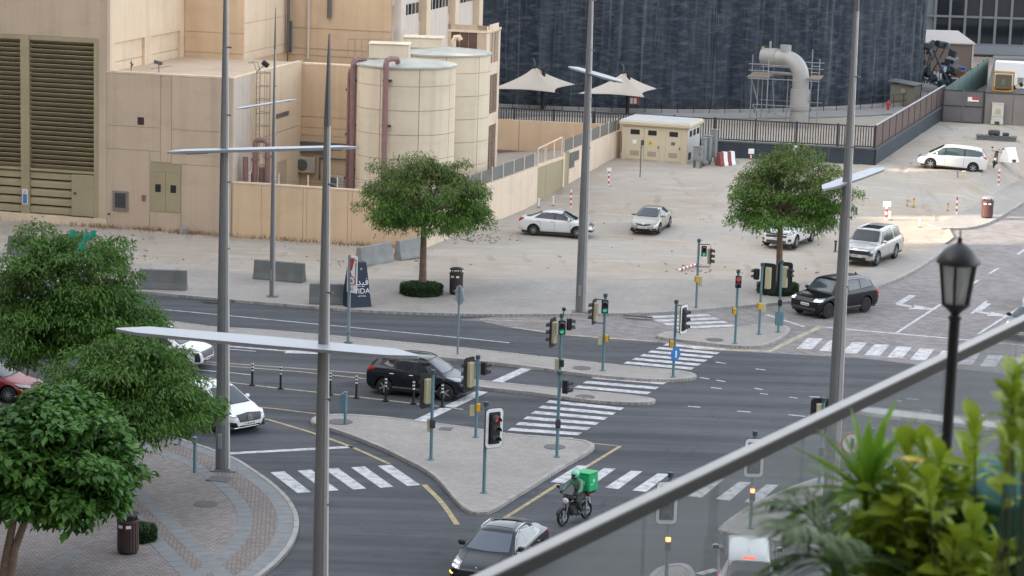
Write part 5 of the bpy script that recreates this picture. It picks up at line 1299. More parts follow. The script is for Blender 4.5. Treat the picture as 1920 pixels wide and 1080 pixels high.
def spec_sedan(L, W, H, wb, hood=.88, nose=.70, deck=.98, cowl=.50, rf=.10, rr=-.33, tailx=-.70, belt=.90, roofw=.66, wr=.32, zb=.20, wheel='ten', **k):
    h = L / 2; w = W / 2; foh = (L - wb) * .48; xf = h - foh; xr = xf - wb
    st = [(h, w * .58, .48, .56, w * .5), (h - .07, w * .80, nose - .14, nose - .06, w * .66), (h - .32, w * .94, nose - .04, nose + .04, w * .74), (h - .80, w * .99, nose + .06, nose + (hood - nose) * .65, w * .78),
          (L * cowl / 2 + .1, w, belt - .05, hood, w * .80), (L * cowl / 2, w, belt - .03, hood + .05, w * .80), (L * rf / 2 + .15, w, belt, H - .08, w * (roofw + .02)), (L * rf / 2, w, belt, H - .025, w * roofw), (L * (rf + rr) / 4, w, belt + .02, H, w * (roofw - .01)),
          (L * rr / 2, w, belt + .04, H - .05, w * (roofw - .03)), (L * tailx / 2, w * .99, belt + .05, deck + .04, w * .70), (-h + .42, w * .98, belt + .05, deck + .02, w * .74), (-h + .10, w * .92, belt - .02, deck - .02, w * .70), (-h + .02, w * .84, deck - .2, deck - .13, w * .62), (-h, w * .72, .6, .68, w * .55)]
    d = dict(L=L, W=W, H=H, st=st, xf=xf, xr=xr, wr=wr, zb=zb, wheel=wheel); d.update(k); return d

def place(pf, pr, side, sp, z=0.0, terrain=False):
    """from the contact points of the near front and rear wheels: centre and heading. side=+1 when the near flank is the left one"""
    f = gt(*pf) if terrain else g(*pf, z); r = gt(*pr) if terrain else g(*pr, z)
    d = (f - r).to_2d(); a = math.atan2(d.y, d.x); mid = (f + r) / 2
    d.normalize(); n = Vector((-d.y, d.x))                     # to the left
    c = mid.to_2d() - n * side * (sp['W'] / 2 - .12) - d * ((sp['xf'] + sp['xr']) / 2)
    return Vector((c.x, c.y, mid.z)), a
def rect(y0, z0, y1, z1): return [(y0, z0), (y1, z0)], [(y0, z1), (y1, z1)]
def wiper(c, y=.1):
    pass

# --- dark grey SUV waiting at the stop line
sp = spec_suv(4.36, 1.90, 1.71, 2.70, foh=.80, hood=1.06, nose=.90, cowl=.56, rf=.16, rr=-.46, belt=1.03, beltr=1.16, roofw=.72, wr=.36, tail=.35, zb=.25, wheel='five')
P, a = place((836, 752), (720, 740), -1, sp)
c = Car('suv', 'x', sp, pal('paint_slate', (.013, .018, .023), .22, .3, coat=.35, spec=.4), P, a); c.t['label'] = 'dark slate SUV waiting at the stop line behind the striped bollards'
c.glazing([([(.92, 1.10), (.02, 1.13)], [(.55, 1.42), (.02, 1.54)]), ([(-.04, 1.13), (-.92, 1.20)], [(-.04, 1.54), (-.75, 1.52)]), ([(-.98, 1.21), (-1.40, 1.31)], [(-.82, 1.51), (-1.24, 1.46)])], (.66, 1.12, .56, 1.56), (.55, 1.22, .5, 1.50), surround=([(1.02, 1.06), (0, 1.09), (-1.62, 1.27)], [(.5, 1.48), (0, 1.58), (-1.45, 1.50)]), mw=M_CARGLASS2)
c.seams((.98, -.01, -.95), .42, 1.04); c.handles((-.0 - .12, -.98), .96, M_CHROME); c.mirrors(.86, 1.08, c.pm)
c.mirror_front('headlight', [(.45, .80), (.84, .86)], [(.48, .93), (.84, 1.0)], M_LENS, off=.012); c.patch('grille', *rect(-.42, .62, .42, .90), 'x', 1, M_BLACK); c.patch('grille_bar', *rect(-.40, .74, .40, .78), 'x', 1, M_CHROME, off=.02); c.patch('lower_intake', *rect(-.6, .36, .6, .50), 'x', 1, M_BLACK); c.plate(1, .55)
c.both('tail_light', [(-2.12, .98), (-1.74, 1.10)], [(-2.06, 1.17), (-1.74, 1.16)], M_TAIL, off=.012); c.mirror_front('tail_light', [(.50, 1.02), (.82, 1.0)], [(.50, 1.17), (.80, 1.20)], M_TAIL, sgn=-1, off=.012); c.plate(-1, .82)
for sg in (1, -1): c.patch('sill_trim', [(1.05, .36), (-.95, .36)], [(1.05, .42), (-.95, .42)], 'y', sg, M_ALLOY, off=.012)
c.rails(.5, -1.55, .60, M_BLACK, .05); h = c.hit('z', 1, -1.5, 0); MB().prism([(0, 0), (.2, 0), (.02, .14)], -.02, .02, M=Matrix.Translation(h) @ Matrix(((-1, 0, 0, 0.1), (0, 0, 1, 0), (0, 1, 0, 0), (0, 0, 0, 1)))).build('roof_aerial', M_BLACK, c.t)

# --- black boxy SUV on the brick road
sp = spec_suv(4.72, 2.02, 1.88, 2.92, hood=1.14, nose=1.02, cowl=.50, rf=.24, rr=-.60, belt=1.16, beltr=1.2, roofw=.76, wr=.40, boxy=.8, zb=.28, wheel='black', foh=.80)
P, a = place((1549, 597), (1622, 585), 1, sp, .01)
c = Car('suv', 'large black boxy SUV with bright headlights turning on the brick road', sp, pal('paint_black', (.004, .005, .006), .25, coat=.25, spec=.4), P, a)
c.glazing([([(1.02, 1.22), (.12, 1.24)], [(.62, 1.70), (.12, 1.74)]), ([(.04, 1.24), (-.86, 1.27)], [(.04, 1.74), (-.86, 1.73)]), ([(-.93, 1.28), (-1.86, 1.33)], [(-.93, 1.73), (-1.66, 1.69)])], (.76, 1.24, .66, 1.74), (.7, 1.3, .62, 1.68), m=pal('tinted_glass_grey', (.035, .04, .045), .06, spec=.8), surround=([(1.12, 1.18), (0, 1.21), (-1.96, 1.28)], [(.6, 1.74), (0, 1.79), (-1.72, 1.74)]), mw=M_CARGLASS2)
c.seams((1.08, .08, -.9), .48, 1.18); c.handles((-.02, -.98), 1.08, M_BLACK); c.mirrors(.92, 1.2, c.pm)
c.mirror_front('headlight', [(.58, .86), (.96, .88)], [(.58, 1.0), (.94, 1.03)], M_LENS, off=.012); c.mirror_front('lamp', [(.66, .87), (.94, .89)], [(.66, .93), (.94, .95)], M_LAMP_W, off=.022); c.mirror_front('lamp', [(.66, .96), (.74, .96)], [(.66, .99), (.74, .99)], M_LAMP_W, off=.022)
c.patch('grille', *rect(-.50, .84, .50, 1.0), 'x', 1, M_DKGREY, off=.012); c.patch('lower_intake', *rect(-.75, .42, .75, .56), 'x', 1, M_DKGREY); c.plate(1, .70, .1)
c.patch('bonnet_lip', [(2.22, -.6), (2.22, .6)], [(2.19, -.6), (2.19, .6)], 'z', 1, M_DKGREY, off=.006)
c.both('tail_light', [(-2.34, .82), (-2.12, .84)], [(-2.28, 1.26), (-2.12, 1.26)], M_TAIL, off=.012); c.plate(-1, .9)
for sg in (1, -1): c.patch('sill_trim', [(1.0, .40), (-.95, .40)], [(1.0, .44), (-.95, .44)], 'y', sg, M_ALLOY, off=.012)
h = c.hit('z', 1, -1.6, 0); MB().prism([(0, 0), (.2, 0), (.02, .12)], -.02, .02, M=Matrix.Translation(h) @ Matrix(((-1, 0, 0, .1), (0, 0, 1, 0), (0, 1, 0, 0), (0, 0, 0, 1)))).build('roof_aerial', M_BLACK, c.t)
c.rails(.7, -1.75, .73, M_LIGHTM, .02)

# --- silver white full size SUV parked at the edge of the lot
sp = spec_suv(5.35, 2.06, 1.93, 3.07, hood=1.20, nose=1.06, cowl=.46, rf=.22, rr=-.70, belt=1.14, beltr=1.18, roofw=.78, wr=.41, boxy=.9, zb=.30, wheel='five', foh=.95)
P, a = place((1643, 498), (1675.5, 485), 1, sp, .11)
c = Car('suv', 'silver full size SUV with dark roof panel parked at the edge of the sandy lot', sp, paint('paint_silver_white', (.46, .455, .44), .25), P, a)
c.glazing([([(1.02, 1.22), (.10, 1.23)], [(.62, 1.76), (.10, 1.80)]), ([(.02, 1.23), (-.86, 1.26)], [(.02, 1.80), (-.80, 1.79)]), ([(-1.1, 1.27), (-2.2, 1.3)], [(-1.02, 1.78), (-2.0, 1.74)])], (.80, 1.28, .70, 1.80), (.72, 1.3, .66, 1.74), surround=([(1.1, 1.19), (0, 1.2), (-.95, 1.23)], [(.6, 1.80), (0, 1.84), (-.86, 1.83)]), mw=M_CARGLASS)
c.seams((1.1, .06, -.98), .52, 1.16); c.handles((-.04, -1.04), 1.06, M_CHROME); c.mirrors(.95, 1.22, M_CHROME)
c.patch('grille', *rect(-.86, .70, .86, 1.02), 'x', 1, M_BLACK, nu=12, nv=6, off=.012)
for z in (.98, .93): c.patch('grille_bar', *rect(-.66, z - .012, .66, z + .012), 'x', 1, M_CHROME, off=.03)
c.patch('badge', *rect(-.14, .915, .14, .985), 'x', 1, M_CHROME, off=.05)
c.mirror_front('headlight', [(.62, .90), (.98, .92)], [(.62, 1.02), (.96, 1.06)], M_LENS, off=.02); c.mirror_front('fog_lamp', [(.76, .60), (.96, .62)], [(.76, .82), (.97, .82)], M_DKGREY, off=.012)
c.patch('bumper_bar', *rect(-.92, .56, .92, .66), 'x', 1, M_CHROME, off=.03, nu=12); c.patch('lower_intake', *rect(-.62, .38, .62, .54), 'x', 1, M_BLACK, off=.012); c.plate(1, .60, .12)
c.patch('sunroof', [(.42, -.52), (.42, .52)], [(-.62, -.52), (-.62, .52)], 'z', 1, M_CARGLASS, off=.012, nu=8, nv=6); c.patch('bonnet_bulge', [(2.2, -.42), (2.2, .42)], [(1.4, -.5), (1.4, .5)], 'z', 1, c.pm, off=.03, thick=.01)
c.rails(.5, -2.3, .76, M_CHROME, .05); c.both('tail_light', [(-2.66, .85), (-2.45, .85)], [(-2.5, 1.3), (-2.40, 1.3)], M_TAIL, off=.012)
for sg in (1, -1): MB().bev((0.05, sg * .98, .40), (2.3, .16, .06), .02).build('running_board', M_BLACK, c.t)

# --- white SUV half behind the right hand tree
sp = spec_suv(5.0, 1.98, 1.88, 2.85, hood=1.14, nose=1.0, cowl=.48, rf=.20, rr=-.66, belt=1.10, beltr=1.14, roofw=.76, wr=.39, boxy=.6, zb=.28, wheel='six', foh=.92)
P, a = place((1486, 468), (1524, 452), 1, sp, .11)
c = Car('suv', 'white SUV with chrome grille parked behind the right hand street tree', sp, paint('paint_white', (.66, .66, .65)), P, a)
c.glazing([([(1.0, 1.18), (.10, 1.20)], [(.6, 1.70), (.10, 1.75)]), ([(.02, 1.20), (-.9, 1.23)], [(.02, 1.75), (-.86, 1.74)]), ([(-1.0, 1.24), (-2.0, 1.28)], [(-.96, 1.73), (-1.85, 1.69)])], (.76, 1.22, .66, 1.75), (.7, 1.26, .62, 1.7))
c.seams((1.05, .06, -.95), .5, 1.12); c.handles((-.04, -1.0), 1.02, M_CHROME); c.mirrors(.9, 1.18, c.pm)
c.patch('grille', *rect(-.62, .70, .62, .98), 'x', 1, M_BLACK, off=.012)
for z in (.94, .84, .75): c.patch('grille_bar', *rect(-.6, z - .014, .6, z + .014), 'x', 1, M_CHROME, off=.03)
c.mirror_front('headlight', [(.62, .84), (.94, .87)], [(.62, .98), (.92, 1.02)], M_LENS, off=.016); c.patch('lower_intake', *rect(-.6, .38, .6, .54), 'x', 1, M_DKGREY); c.mirror_front('fog_lamp', [(.72, .5), (.88, .52)], [(.72, .64), (.88, .64)], M_DKGREY); c.plate(1, .62)
c.rails(.5, -2.0, .70, M_CHROME, .05)

# --- beige saloon on the lot
sp = spec_sedan(4.54, 1.77, 1.47, 2.70, hood=.95, nose=.70, cowl=.56, rf=.16, rr=-.34, tailx=-.72, deck=1.04, belt=.93, wr=.315, wheel='ten')
P, a = place((1233, 439), (1254, 425.5), 1, sp, .11)
c = Car('saloon_car', 'champagne beige saloon parked nose forward in the middle of the sandy lot', sp, paint('paint_champagne', (.40, .37, .31), .45), P, a)
c.glazing([([(1.0, .98), (.06, 1.0)], [(.5, 1.27), (.06, 1.37)]), ([(-.0, 1.0), (-.98, 1.03)], [(-.0, 1.37), (-.72, 1.31)])], (.68, 1.0, .54, 1.38), (.58, 1.08, .5, 1.33), surround=([(1.1, .95), (-1.08, 1.0)], [(.45, 1.33), (-.7, 1.36)]), mw=M_CARGLASS2)
c.seams((.95, .03, -.85), .36, .95); c.handles((-.08, -.9), .85, c.pm); c.mirrors(.85, .96, c.pm)
c.patch('grille', [(-.42, .58), (0, .52), (.42, .58)], [(-.46, .66), (0, .62), (.46, .66)], 'x', 1, M_BLACK, off=.012, nu=10); c.patch('badge', *rect(-.07, .60, .07, .68), 'x', 1, M_CHROME, off=.03)
c.mirror_front('headlight', [(.46, .58), (.80, .66)], [(.50, .68), (.80, .78)], M_LENS, off=.016); c.patch('lower_intake', *rect(-.46, .26, .46, .38), 'x', 1, M_BLACK); c.mirror_front('fog_lamp', [(.55, .30), (.76, .32)], [(.55, .40), (.76, .40)], M_BLACK); c.plate(1, .45)
c.both('tail_light', [(-2.2, .80), (-1.95, .84)], [(-2.2, .94), (-1.95, .94)], M_TAIL, off=.012)

# --- white saloon by the boundary wall
sp = spec_sedan(4.43, 1.70, 1.51, 2.60, hood=.98, nose=.76, cowl=.54, rf=.14, rr=-.36, tailx=-.72, deck=1.08, belt=.94, wr=.315, wheel='steel', roofw=.68)
P, a = place((1083, 446), (999, 441), -1, sp, .11)
c = Car('saloon_car', 'white saloon parked beside the cream boundary wall behind the tall street light', sp, paint('paint_white', (0, 0, 0)), P, a)
c.glazing([([(.92, 1.0), (.02, 1.01)], [(.5, 1.26), (.02, 1.39)]), ([(-.05, 1.01), (-1.15, 1.08)], [(-.05, 1.39), (-.78, 1.31)])], (.66, 1.03, .54, 1.40), (.56, 1.12, .5, 1.36), surround=([(1.06, .97), (-1.25, 1.06)], [(.45, 1.33), (-.72, 1.39)]))
c.seams((.92, -.02, -.86), .36, .98); c.handles((-.15, -1.0), .90, M_CHROME); c.mirrors(.85, 1.0, c.pm)
c.patch('grille', [(-.34, .58), (.34, .58)], [(-.40, .76), (.40, .76)], 'x', 1, M_BLACK, off=.012); c.patch('grille_bar', [(-.26, .62), (0, .60), (.26, .62)], [(-.36, .75), (0, .66), (.36, .75)], 'x', 1, M_CHROME, off=.03)
c.mirror_front('headlight', [(.48, .64), (.78, .72)], [(.50, .80), (.76, .90)], M_LENS, off=.016); c.patch('lower_intake', *rect(-.5, .30, .5, .42), 'x', 1, M_BLACK); c.mirror_front('fog_lamp', [(.52, .36), (.74, .38)], [(.52, .46), (.74, .5)], M_BLACK); c.plate(1, .5)
c.both('tail_light', [(-2.17, .80), (-1.90, .94)], [(-2.14, 1.02), (-1.86, 1.02)], M_TAIL, off=.012); c.mirror_front('tail_light', [(.5, .84), (.74, .82)], [(.5, 1.0), (.72, 1.0)], M_TAIL, sgn=-1, off=.012); c.plate(-1, .8)

# --- white people carrier, back right
sp = spec_suv(4.82, 1.82, 1.78, 2.95, hood=1.05, nose=.78, cowl=.66, rf=.20, rr=-.64, belt=1.0, beltr=1.14, roofw=.74, wr=.34, boxy=.35, zb=.20, wheel='six', foh=.92)
f_, r_ = gt(1745, 313), gt(1829, 325.5)
dv = (f_ - r_).to_2d(); P = (f_ + r_) / 2; a = math.atan2(dv.y, dv.x); a = math.pi - math.radians(9)
P = Vector((P.x, P.y + .75, P.z - .02))
c = Car('people_carrier', 'white people carrier parked alone on the sand at the right', sp, paint('paint_white', (0, 0, 0)), P, a, tilt=-R(3.2))
M_PCG = pal('greenish_glass', (.05, .075, .075), .07, spec=.7)
c.glazing([([(1.45, 1.04), (.62, 1.07)], [(.72, 1.48), (.55, 1.54)]), ([(.5, 1.08), (-.72, 1.13)], [(.46, 1.55), (-.72, 1.57)]), ([(-.82, 1.14), (-2.05, 1.22)], [(-.82, 1.57), (-1.95, 1.48)])], (.70, 1.06, .58, 1.62), (.66, 1.2, .58, 1.6), m=M_PCG, surround=([(1.6, 1.01), (0, 1.06), (-2.15, 1.17)], [(.75, 1.54), (0, 1.62), (-1.98, 1.55)]), mw=M_CARGLASS)
c.seams((1.2, .55, -.76), .34, 1.06); c.handles((.35, -.95), .98, c.pm); c.mirrors(1.15, 1.06, M_WHITEP)
c.mirror_front('headlight', [(.45, .72), (.84, .80)], [(.5, .84), (.80, .98)], M_LENS, off=.014); c.patch('grille', *rect(-.4, .66, .4, .78), 'x', 1, M_DKGREY); c.patch('lower_intake', *rect(-.6, .28, .6, .42), 'x', 1, M_DKGREY); c.plate(1, .5)
c.both('tail_light', [(-2.34, .98), (-2.08, 1.12)], [(-2.3, 1.16), (-2.08, 1.17)], M_TAIL, off=.014); c.plate(-1, .85)

# --- white crossover turning out from behind the near trees
sp = spec_suv(4.86, 1.96, 1.68, 3.0, hood=1.04, nose=.84, cowl=.60, rf=.20, rr=-.42, belt=1.0, beltr=1.08, roofw=.70, wr=.37, zb=.24, wheel='five', tail=.3, foh=.90)
lf, rf_ = g(493, 806).to_2d(), g(430, 818).to_2d(); ac = lf - rf_; hd = Vector((ac.y, -ac.x)).normalized(); cen = (lf + rf_) / 2 - hd * (sp['L'] / 2 - .25); a = math.atan2(hd.y, hd.x)
c = Car('crossover_car', 'white crossover with a dark star badged grille at the slip lane stop line', sp, paint('paint_bright_white', (.74, .74, .74)), (cen.x, cen.y, 0), a)
c.glazing([([(1.05, 1.06), (.06, 1.08)], [(.6, 1.42), (.06, 1.52)]), ([(0, 1.08), (-.92, 1.14)], [(0, 1.52), (-.8, 1.48)])], (.70, 1.08, .58, 1.54), (.6, 1.16, .52, 1.5), surround=([(1.15, 1.02), (-1.5, 1.14)], [(.55, 1.47), (-1.3, 1.47)]), mw=M_CARGLASS2)
c.seams((1.05, .03, -.9), .4, 1.02); c.mirrors(.95, 1.06, c.pm); c.handles((-.08, -.98), .92, M_CHROME)
c.patch('grille', [(-.50, .55), (0, .52), (.50, .55)], [(-.60, .80), (0, .84), (.60, .80)], 'x', 1, M_DKGREY, off=.012, nu=12, nv=6)
h = c.hit('x', 1, 0, .68); em = MB().lathe([(.115, 0), (.135, 0), (.135, .02), (.115, .02)], 22, h + Vector((.03, 0, 0)), M=Matrix.Rotation(R(90), 3, 'Y'))
for k in range(3):
    t = R(90 + 120 * k); em.box(h + Vector((.04, math.cos(t) * .06, math.sin(t) * .06)), (.015, .12, .025), M=Matrix.Rotation(t, 4, 'X'))
em.build('star_badge', M_CHROME, c.t)
c.mirror_front('headlight', [(.62, .72), (.92, .76)], [(.62, .80), (.90, .86)], M_LENS, off=.016); c.mirror_front('lamp', [(.64, .77), (.90, .81)], [(.64, .80), (.90, .84)], M_LAMP_W, off=.022)
c.mirror_front('side_intake', [(.56, .34), (.84, .36)], [(.66, .54), (.86, .56)], M_BLACK, off=.012); c.patch('lower_intake', *rect(-.5, .30, .5, .40), 'x', 1, M_BLACK); c.plate(1, .46)
c.patch('chrome_lip', *rect(-.6, .25, .6, .28), 'x', 1, M_CHROME, off=.02)

# --- white SUV in the turning lane, behind the near street light's arm
sp = spec_suv(4.75, 1.95, 1.74, 2.8, hood=1.10, nose=.94, cowl=.56, rf=.18, rr=-.5, belt=1.06, beltr=1.12, roofw=.72, wr=.37, zb=.25, wheel='five', boxy=.2, tail=.2, foh=.92)
cf = g(386, 690).to_2d(); cen = cf - Vector((BU.x, BU.y)) * (sp['L'] / 2 - .15)
c = Car('suv', 'white SUV with a wide mesh grille in the turning lane behind the near trees', sp, paint('paint_bright_white', (0, 0, 0)), (cen.x, cen.y, 0), BROT - R(2))
c.glazing([([(.98, 1.12), (.04, 1.14)], [(.6, 1.48), (.04, 1.58)]), ([(-.02, 1.14), (-.9, 1.19)], [(-.02, 1.58), (-.8, 1.55)]), ([(-.97, 1.20), (-1.5, 1.26)], [(-.88, 1.54), (-1.3, 1.5)])], (.70, 1.14, .58, 1.60), (.62, 1.2, .54, 1.55), surround=([(1.08, 1.08), (-1.65, 1.2)], [(.55, 1.54), (-1.4, 1.55)]), mw=M_CARGLASS2)
c.seams((1.0, .01, -.92), .4, 1.08); c.mirrors(.9, 1.12, M_BLACK); c.handles((-.1, -1.0), .98, c.pm)
c.patch('grille', [(-.48, .56), (.48, .56)], [(-.68, .86), (.68, .86)], 'x', 1, M_STEELD, off=.012, nu=12, nv=6); b = MB()
for k in range(7): 
    h = c.hit('x', 1, 0, .60 + k * .038); b.box(h + Vector((.02, 0, 0)), (.02, .9 + k * .05, .012))
b.build('grille_bars', M_CHROME, c.t)
c.mirror_front('headlight', [(.70, .86), (.93, .9)], [(.70, .93), (.92, .98)], M_LENS, off=.016); c.mirror_front('side_blade', [(.74, .42), (.88, .46)], [(.78, .82), (.9, .84)], M_BLACK, off=.014); c.patch('lower_intake', *rect(-.5, .34, .5, .48), 'x', 1, M_DKGREY); c.plate(1, .5)
c.rails(.5, -1.6, .62, M_ALLOY, .04)

# --- red car at the left edge
sp = spec_sedan(4.7, 1.82, 1.46, 2.75, hood=.94, nose=.72, cowl=.50, rf=.12, rr=-.34, tailx=-.74, deck=1.04, belt=.92, wr=.33)
cf = g(88, 752).to_2d(); cen = cf - Vector((BU.x, BU.y)) * (sp['L'] / 2)
c = Car('saloon_car', 'bright red car half hidden behind the trees at the left edge', sp, pal('paint_red', (.20, .004, .009), .25, coat=.25, spec=.35), (cen.x - .35, cen.y + .1, 0), BROT)
c.glazing([([(.9, .98), (.02, 1.0)], [(.5, 1.26), (.02, 1.36)]), ([(-.04, 1.0), (-1.0, 1.04)], [(-.04, 1.36), (-.75, 1.31)])], (.68, 1.0, .54, 1.37), (.58, 1.08, .5, 1.33), surround=([(1.0, .95), (-1.1, 1.0)], [(.45, 1.32), (-.7, 1.35)]), mw=M_CARGLASS2)
c.seams((.95, 0, -.85), .36, .95); c.mirrors(.85, .97, c.pm); c.mirror_front('headlight', [(.5, .6), (.82, .66)], [(.5, .7), (.82, .78)], M_LENS, off=.016); c.patch('grille', *rect(-.4, .4, .4, .6), 'x', 1, M_BLACK); c.plate(1, .45); c.plate(-1, .8)

# --- dark sporty SUV at the bottom
sp = spec_suv(4.72, 1.95, 1.60, 2.80, hood=1.02, nose=.82, cowl=.52, rf=.10, rr=-.40, belt=1.0, beltr=1.08, roofw=.66, wr=.38, zb=.22, wheel='five', tail=.9, foh=.90)
fr, rr_ = g(966, 991, 1.6).to_2d(), g(996, 972, 1.6).to_2d(); fl_ = g(901, 984, 1.6).to_2d()
hd = (fr - rr_).normalized(); ac = (fr - fl_).normalized(); hd2 = Vector((ac.y, -ac.x)); hd = (hd + hd2).normalized(); a = math.atan2(hd.y, hd.x)
rt_mid = (fr + fl_) / 2; cen = rt_mid - hd * .25
c = Car('sports_suv', 'dark blue black sporty SUV with four point headlights at the bottom edge', sp, pal('paint_midnight', (.005, .007, .012), .18, .3, coat=.35, spec=.45), (cen.x, cen.y, 0), a)
c.glazing([([(.92, 1.07), (.04, 1.09)], [(.4, 1.36), (.04, 1.46)]), ([(-.03, 1.09), (-1.0, 1.14)], [(-.03, 1.46), (-.75, 1.38)]), ([(-1.06, 1.15), (-1.42, 1.20)], [(-.82, 1.36), (-1.2, 1.28)])], (.70, 1.08, .55, 1.46), (.56, 1.14, .46, 1.42), m=pal('pale_glass', (.10, .11, .11), .06, spec=.8), surround=([(1.02, 1.04), (0, 1.05), (-1.55, 1.14)], [(.38, 1.40), (0, 1.50), (-1.25, 1.32)]), frame=M_LIGHTM, mw=pal('screen_blue', (.05, .075, .11), .05, spec=1.0))
c.seams((.98, .0, -.9), .4, 1.02); c.mirrors(.84, 1.08, M_BLACK); c.handles((-.1, -.98), .93, c.pm)
for q in (1, -1):
    hl = c.patch('headlight', [(.52 * q, .70), (.88 * q, .72)], [(.54 * q, .86), (.86 * q, .92)], 'x', 1, M_LENS, off=.014)
    for y, z in ((.64, .755), (.76, .765), (.645, .83), (.76, .845)):
        h = c.hit('x', 1, y * q, z)
        if h: MB().ball(h + Vector((.01, 0, .01)), .038, 8, 5).build('lamp', pal('lamp_point', (1, 1, 1), .3, emit=.8), hl, smooth=True)
c.patch('lower_intake', [(-.62, .34), (.62, .34)], [(-.70, .60), (.70, .60)], 'x', 1, M_BLACK, off=.012, nu=12); c.mirror_front('side_intake', [(.74, .38), (.90, .42)], [(.76, .60), (.90, .62)], M_BLACK, off=.014)
c.patch('indicator', [(-.88, .55), (-.74, .54)], [(-.88, .58), (-.74, .57)], 'x', 1, pal('lamp_orange', (1, .42, .06), .3, emit=1.2), off=.03); c.plate(1, .40)
h = c.hit('x', 1, 0, .78)
if h: MB().ball(h, .045, 8, 5, sc=(.5, .8, 1)).build('badge', M_CHROME, c.t)
c.patch('sunroof', [(.10, -.46), (.10, .46)], [(-.92, -.44), (-.92, .44)], 'z', 1, M_CARGLASS, off=.012, nu=8, nv=6); c.rails(.22, -1.15, .58, M_CHROME, .04)
for sg in (1, -1): c.patch('bonnet_crease', [(2.0, sg * .52), (1.0, sg * .62)], [(2.0, sg * .54), (1.0, sg * .64)], 'z', 1, M_BLACK, nu=8, nv=1, off=.004, thick=.004)
c.both('tail_light', [(-2.3, .9), (-2.0, .92)], [(-2.25, 1.0), (-2.0, 1.0)], M_TAIL, off=.012)

# --- white SUV seen from behind at the bottom right
sp = spec_suv(4.78, 1.90, 1.80, 2.75, hood=1.1, nose=.95, cowl=.48, rf=.20, rr=-.62, belt=1.10, beltr=1.14, roofw=.74, wr=.37, boxy=.5, zb=.26, wheel='six')
q0, q1 = g(1366, 1003, 1.76).to_2d(), g(1438, 1005, 1.76).to_2d(); ac = (q1 - q0).normalized(); hd = Vector((-ac.y, ac.x)); a = math.atan2(hd.y, hd.x) - R(5.5); cen = (q0 + q1) / 2 - hd * .35
c = Car('suv', 'white SUV seen from behind with its brake lights lit, below the glass balustrade', sp, paint('paint_white', (0, 0, 0)), (cen.x, cen.y, 0), a)
c.glazing([([(.95, 1.16), (.08, 1.18)], [(.55, 1.6), (.08, 1.68)]), ([(0, 1.18), (-.9, 1.21)], [(0, 1.68), (-.88, 1.67)]), ([(-.98, 1.22), (-1.9, 1.26)], [(-.96, 1.66), (-1.75, 1.62)])], (.70, 1.18, .6, 1.66), (.70, 1.20, .60, 1.60), mw=M_CARGLASS)
c.seams((1.0, .04, -.94), .5, 1.1); c.mirrors(.88, 1.16, c.pm); c.handles((-.06, -1.0), 1.02, M_CHROME)
c.mirror_front('tail_light', [(.52, 1.02), (.86, .98)], [(.62, 1.12), (.88, 1.16)], M_TAILON, sgn=-1, off=.014); c.patch('brake_light', *rect(-.17, 1.665, .17, 1.70), 'x', -1, M_TAILON, off=.03); c.plate(-1, .8); c.patch('tailgate_bar', *rect(-.52, .98, .52, 1.03), 'x', -1, M_CHROME, off=.014)
c.patch('bumper_insert', *rect(-.7, .40, .7, .52), 'x', -1, M_DKGREY); c.rails(.5, -1.8, .66, M_DKGREY, .05)
h = c.hit('z', 1, -1.4, 0); MB().prism([(0, 0), (.2, 0), (.02, .12)], -.02, .02, M=Matrix.Translation(h) @ Matrix(((-1, 0, 0, .1), (0, 0, 1, 0), (0, 1, 0, 0), (0, 0, 0, 1)))).build('roof_aerial', M_WHITEP, c.t)

# --- blue grey car at the right edge and the white car behind it
sp = spec_sedan(4.7, 1.84, 1.5, 2.8, hood=.98, nose=.76, cowl=.50, rf=.12, rr=-.36, tailx=-.72, deck=1.05, belt=.95, wr=.33)
lane = (g(1833, 627) - g(1880, 597)).to_2d().normalized(); la = math.atan2(lane.y, lane.x)
cf = g(1903, 642).to_2d(); nn = Vector((-lane.y, lane.x)); cen = cf - lane * (sp['L'] / 2) + nn * .2
c = Car('saloon_car', 'blue grey car coming down the brick road at the right edge behind the handrail', sp, paint('paint_bluegrey', (.10, .135, .165), .4), (cen.x, cen.y, .01), la)
c.glazing([([(.95, 1.0), (.02, 1.02)], [(.5, 1.28), (.02, 1.40)]), ([(-.04, 1.02), (-1.0, 1.06)], [(-.04, 1.40), (-.75, 1.34)])], (.68, 1.03, .54, 1.40), (.58, 1.1, .5, 1.36), mw=M_CARGLASS2)
c.mirrors(.85, 1.0, M_BLACK); c.seams((.95, 0, -.85), .36, .98); c.mirror_front('headlight', [(.5, .64), (.82, .70)], [(.5, .76), (.82, .84)], pal('lamp_cream', (1, .93, .7), .3, emit=.2), off=.016); c.patch('grille', *rect(-.42, .42, .42, .66), 'x', 1, M_BLACK); c.plate(1, .46)
cen2 = g(1962, 575).to_2d()
c2 = Car('saloon_car', 'white car just entering at the right edge beyond the blue grey car', spec_sedan(4.6, 1.8, 1.48, 2.7), paint('paint_white', (0, 0, 0)), (cen2.x, cen2.y, .01), la)
c2.glazing([([(.9, .97), (.02, 1.0)], [(.5, 1.26), (.02, 1.38)]), ([(-.04, 1.0), (-1.0, 1.04)], [(-.04, 1.38), (-.75, 1.33)])], (.66, 1.0, .54, 1.38), (.56, 1.08, .5, 1.34)); c2.mirrors(.85, .97, c2.pm); c2.mirror_front('headlight', [(.5, .6), (.8, .66)], [(.5, .7), (.8, .78)], M_LENS, off=.016); c2.patch('grille', *rect(-.4, .4, .4, .6), 'x', 1, M_BLACK); c2.plate(1, .46)

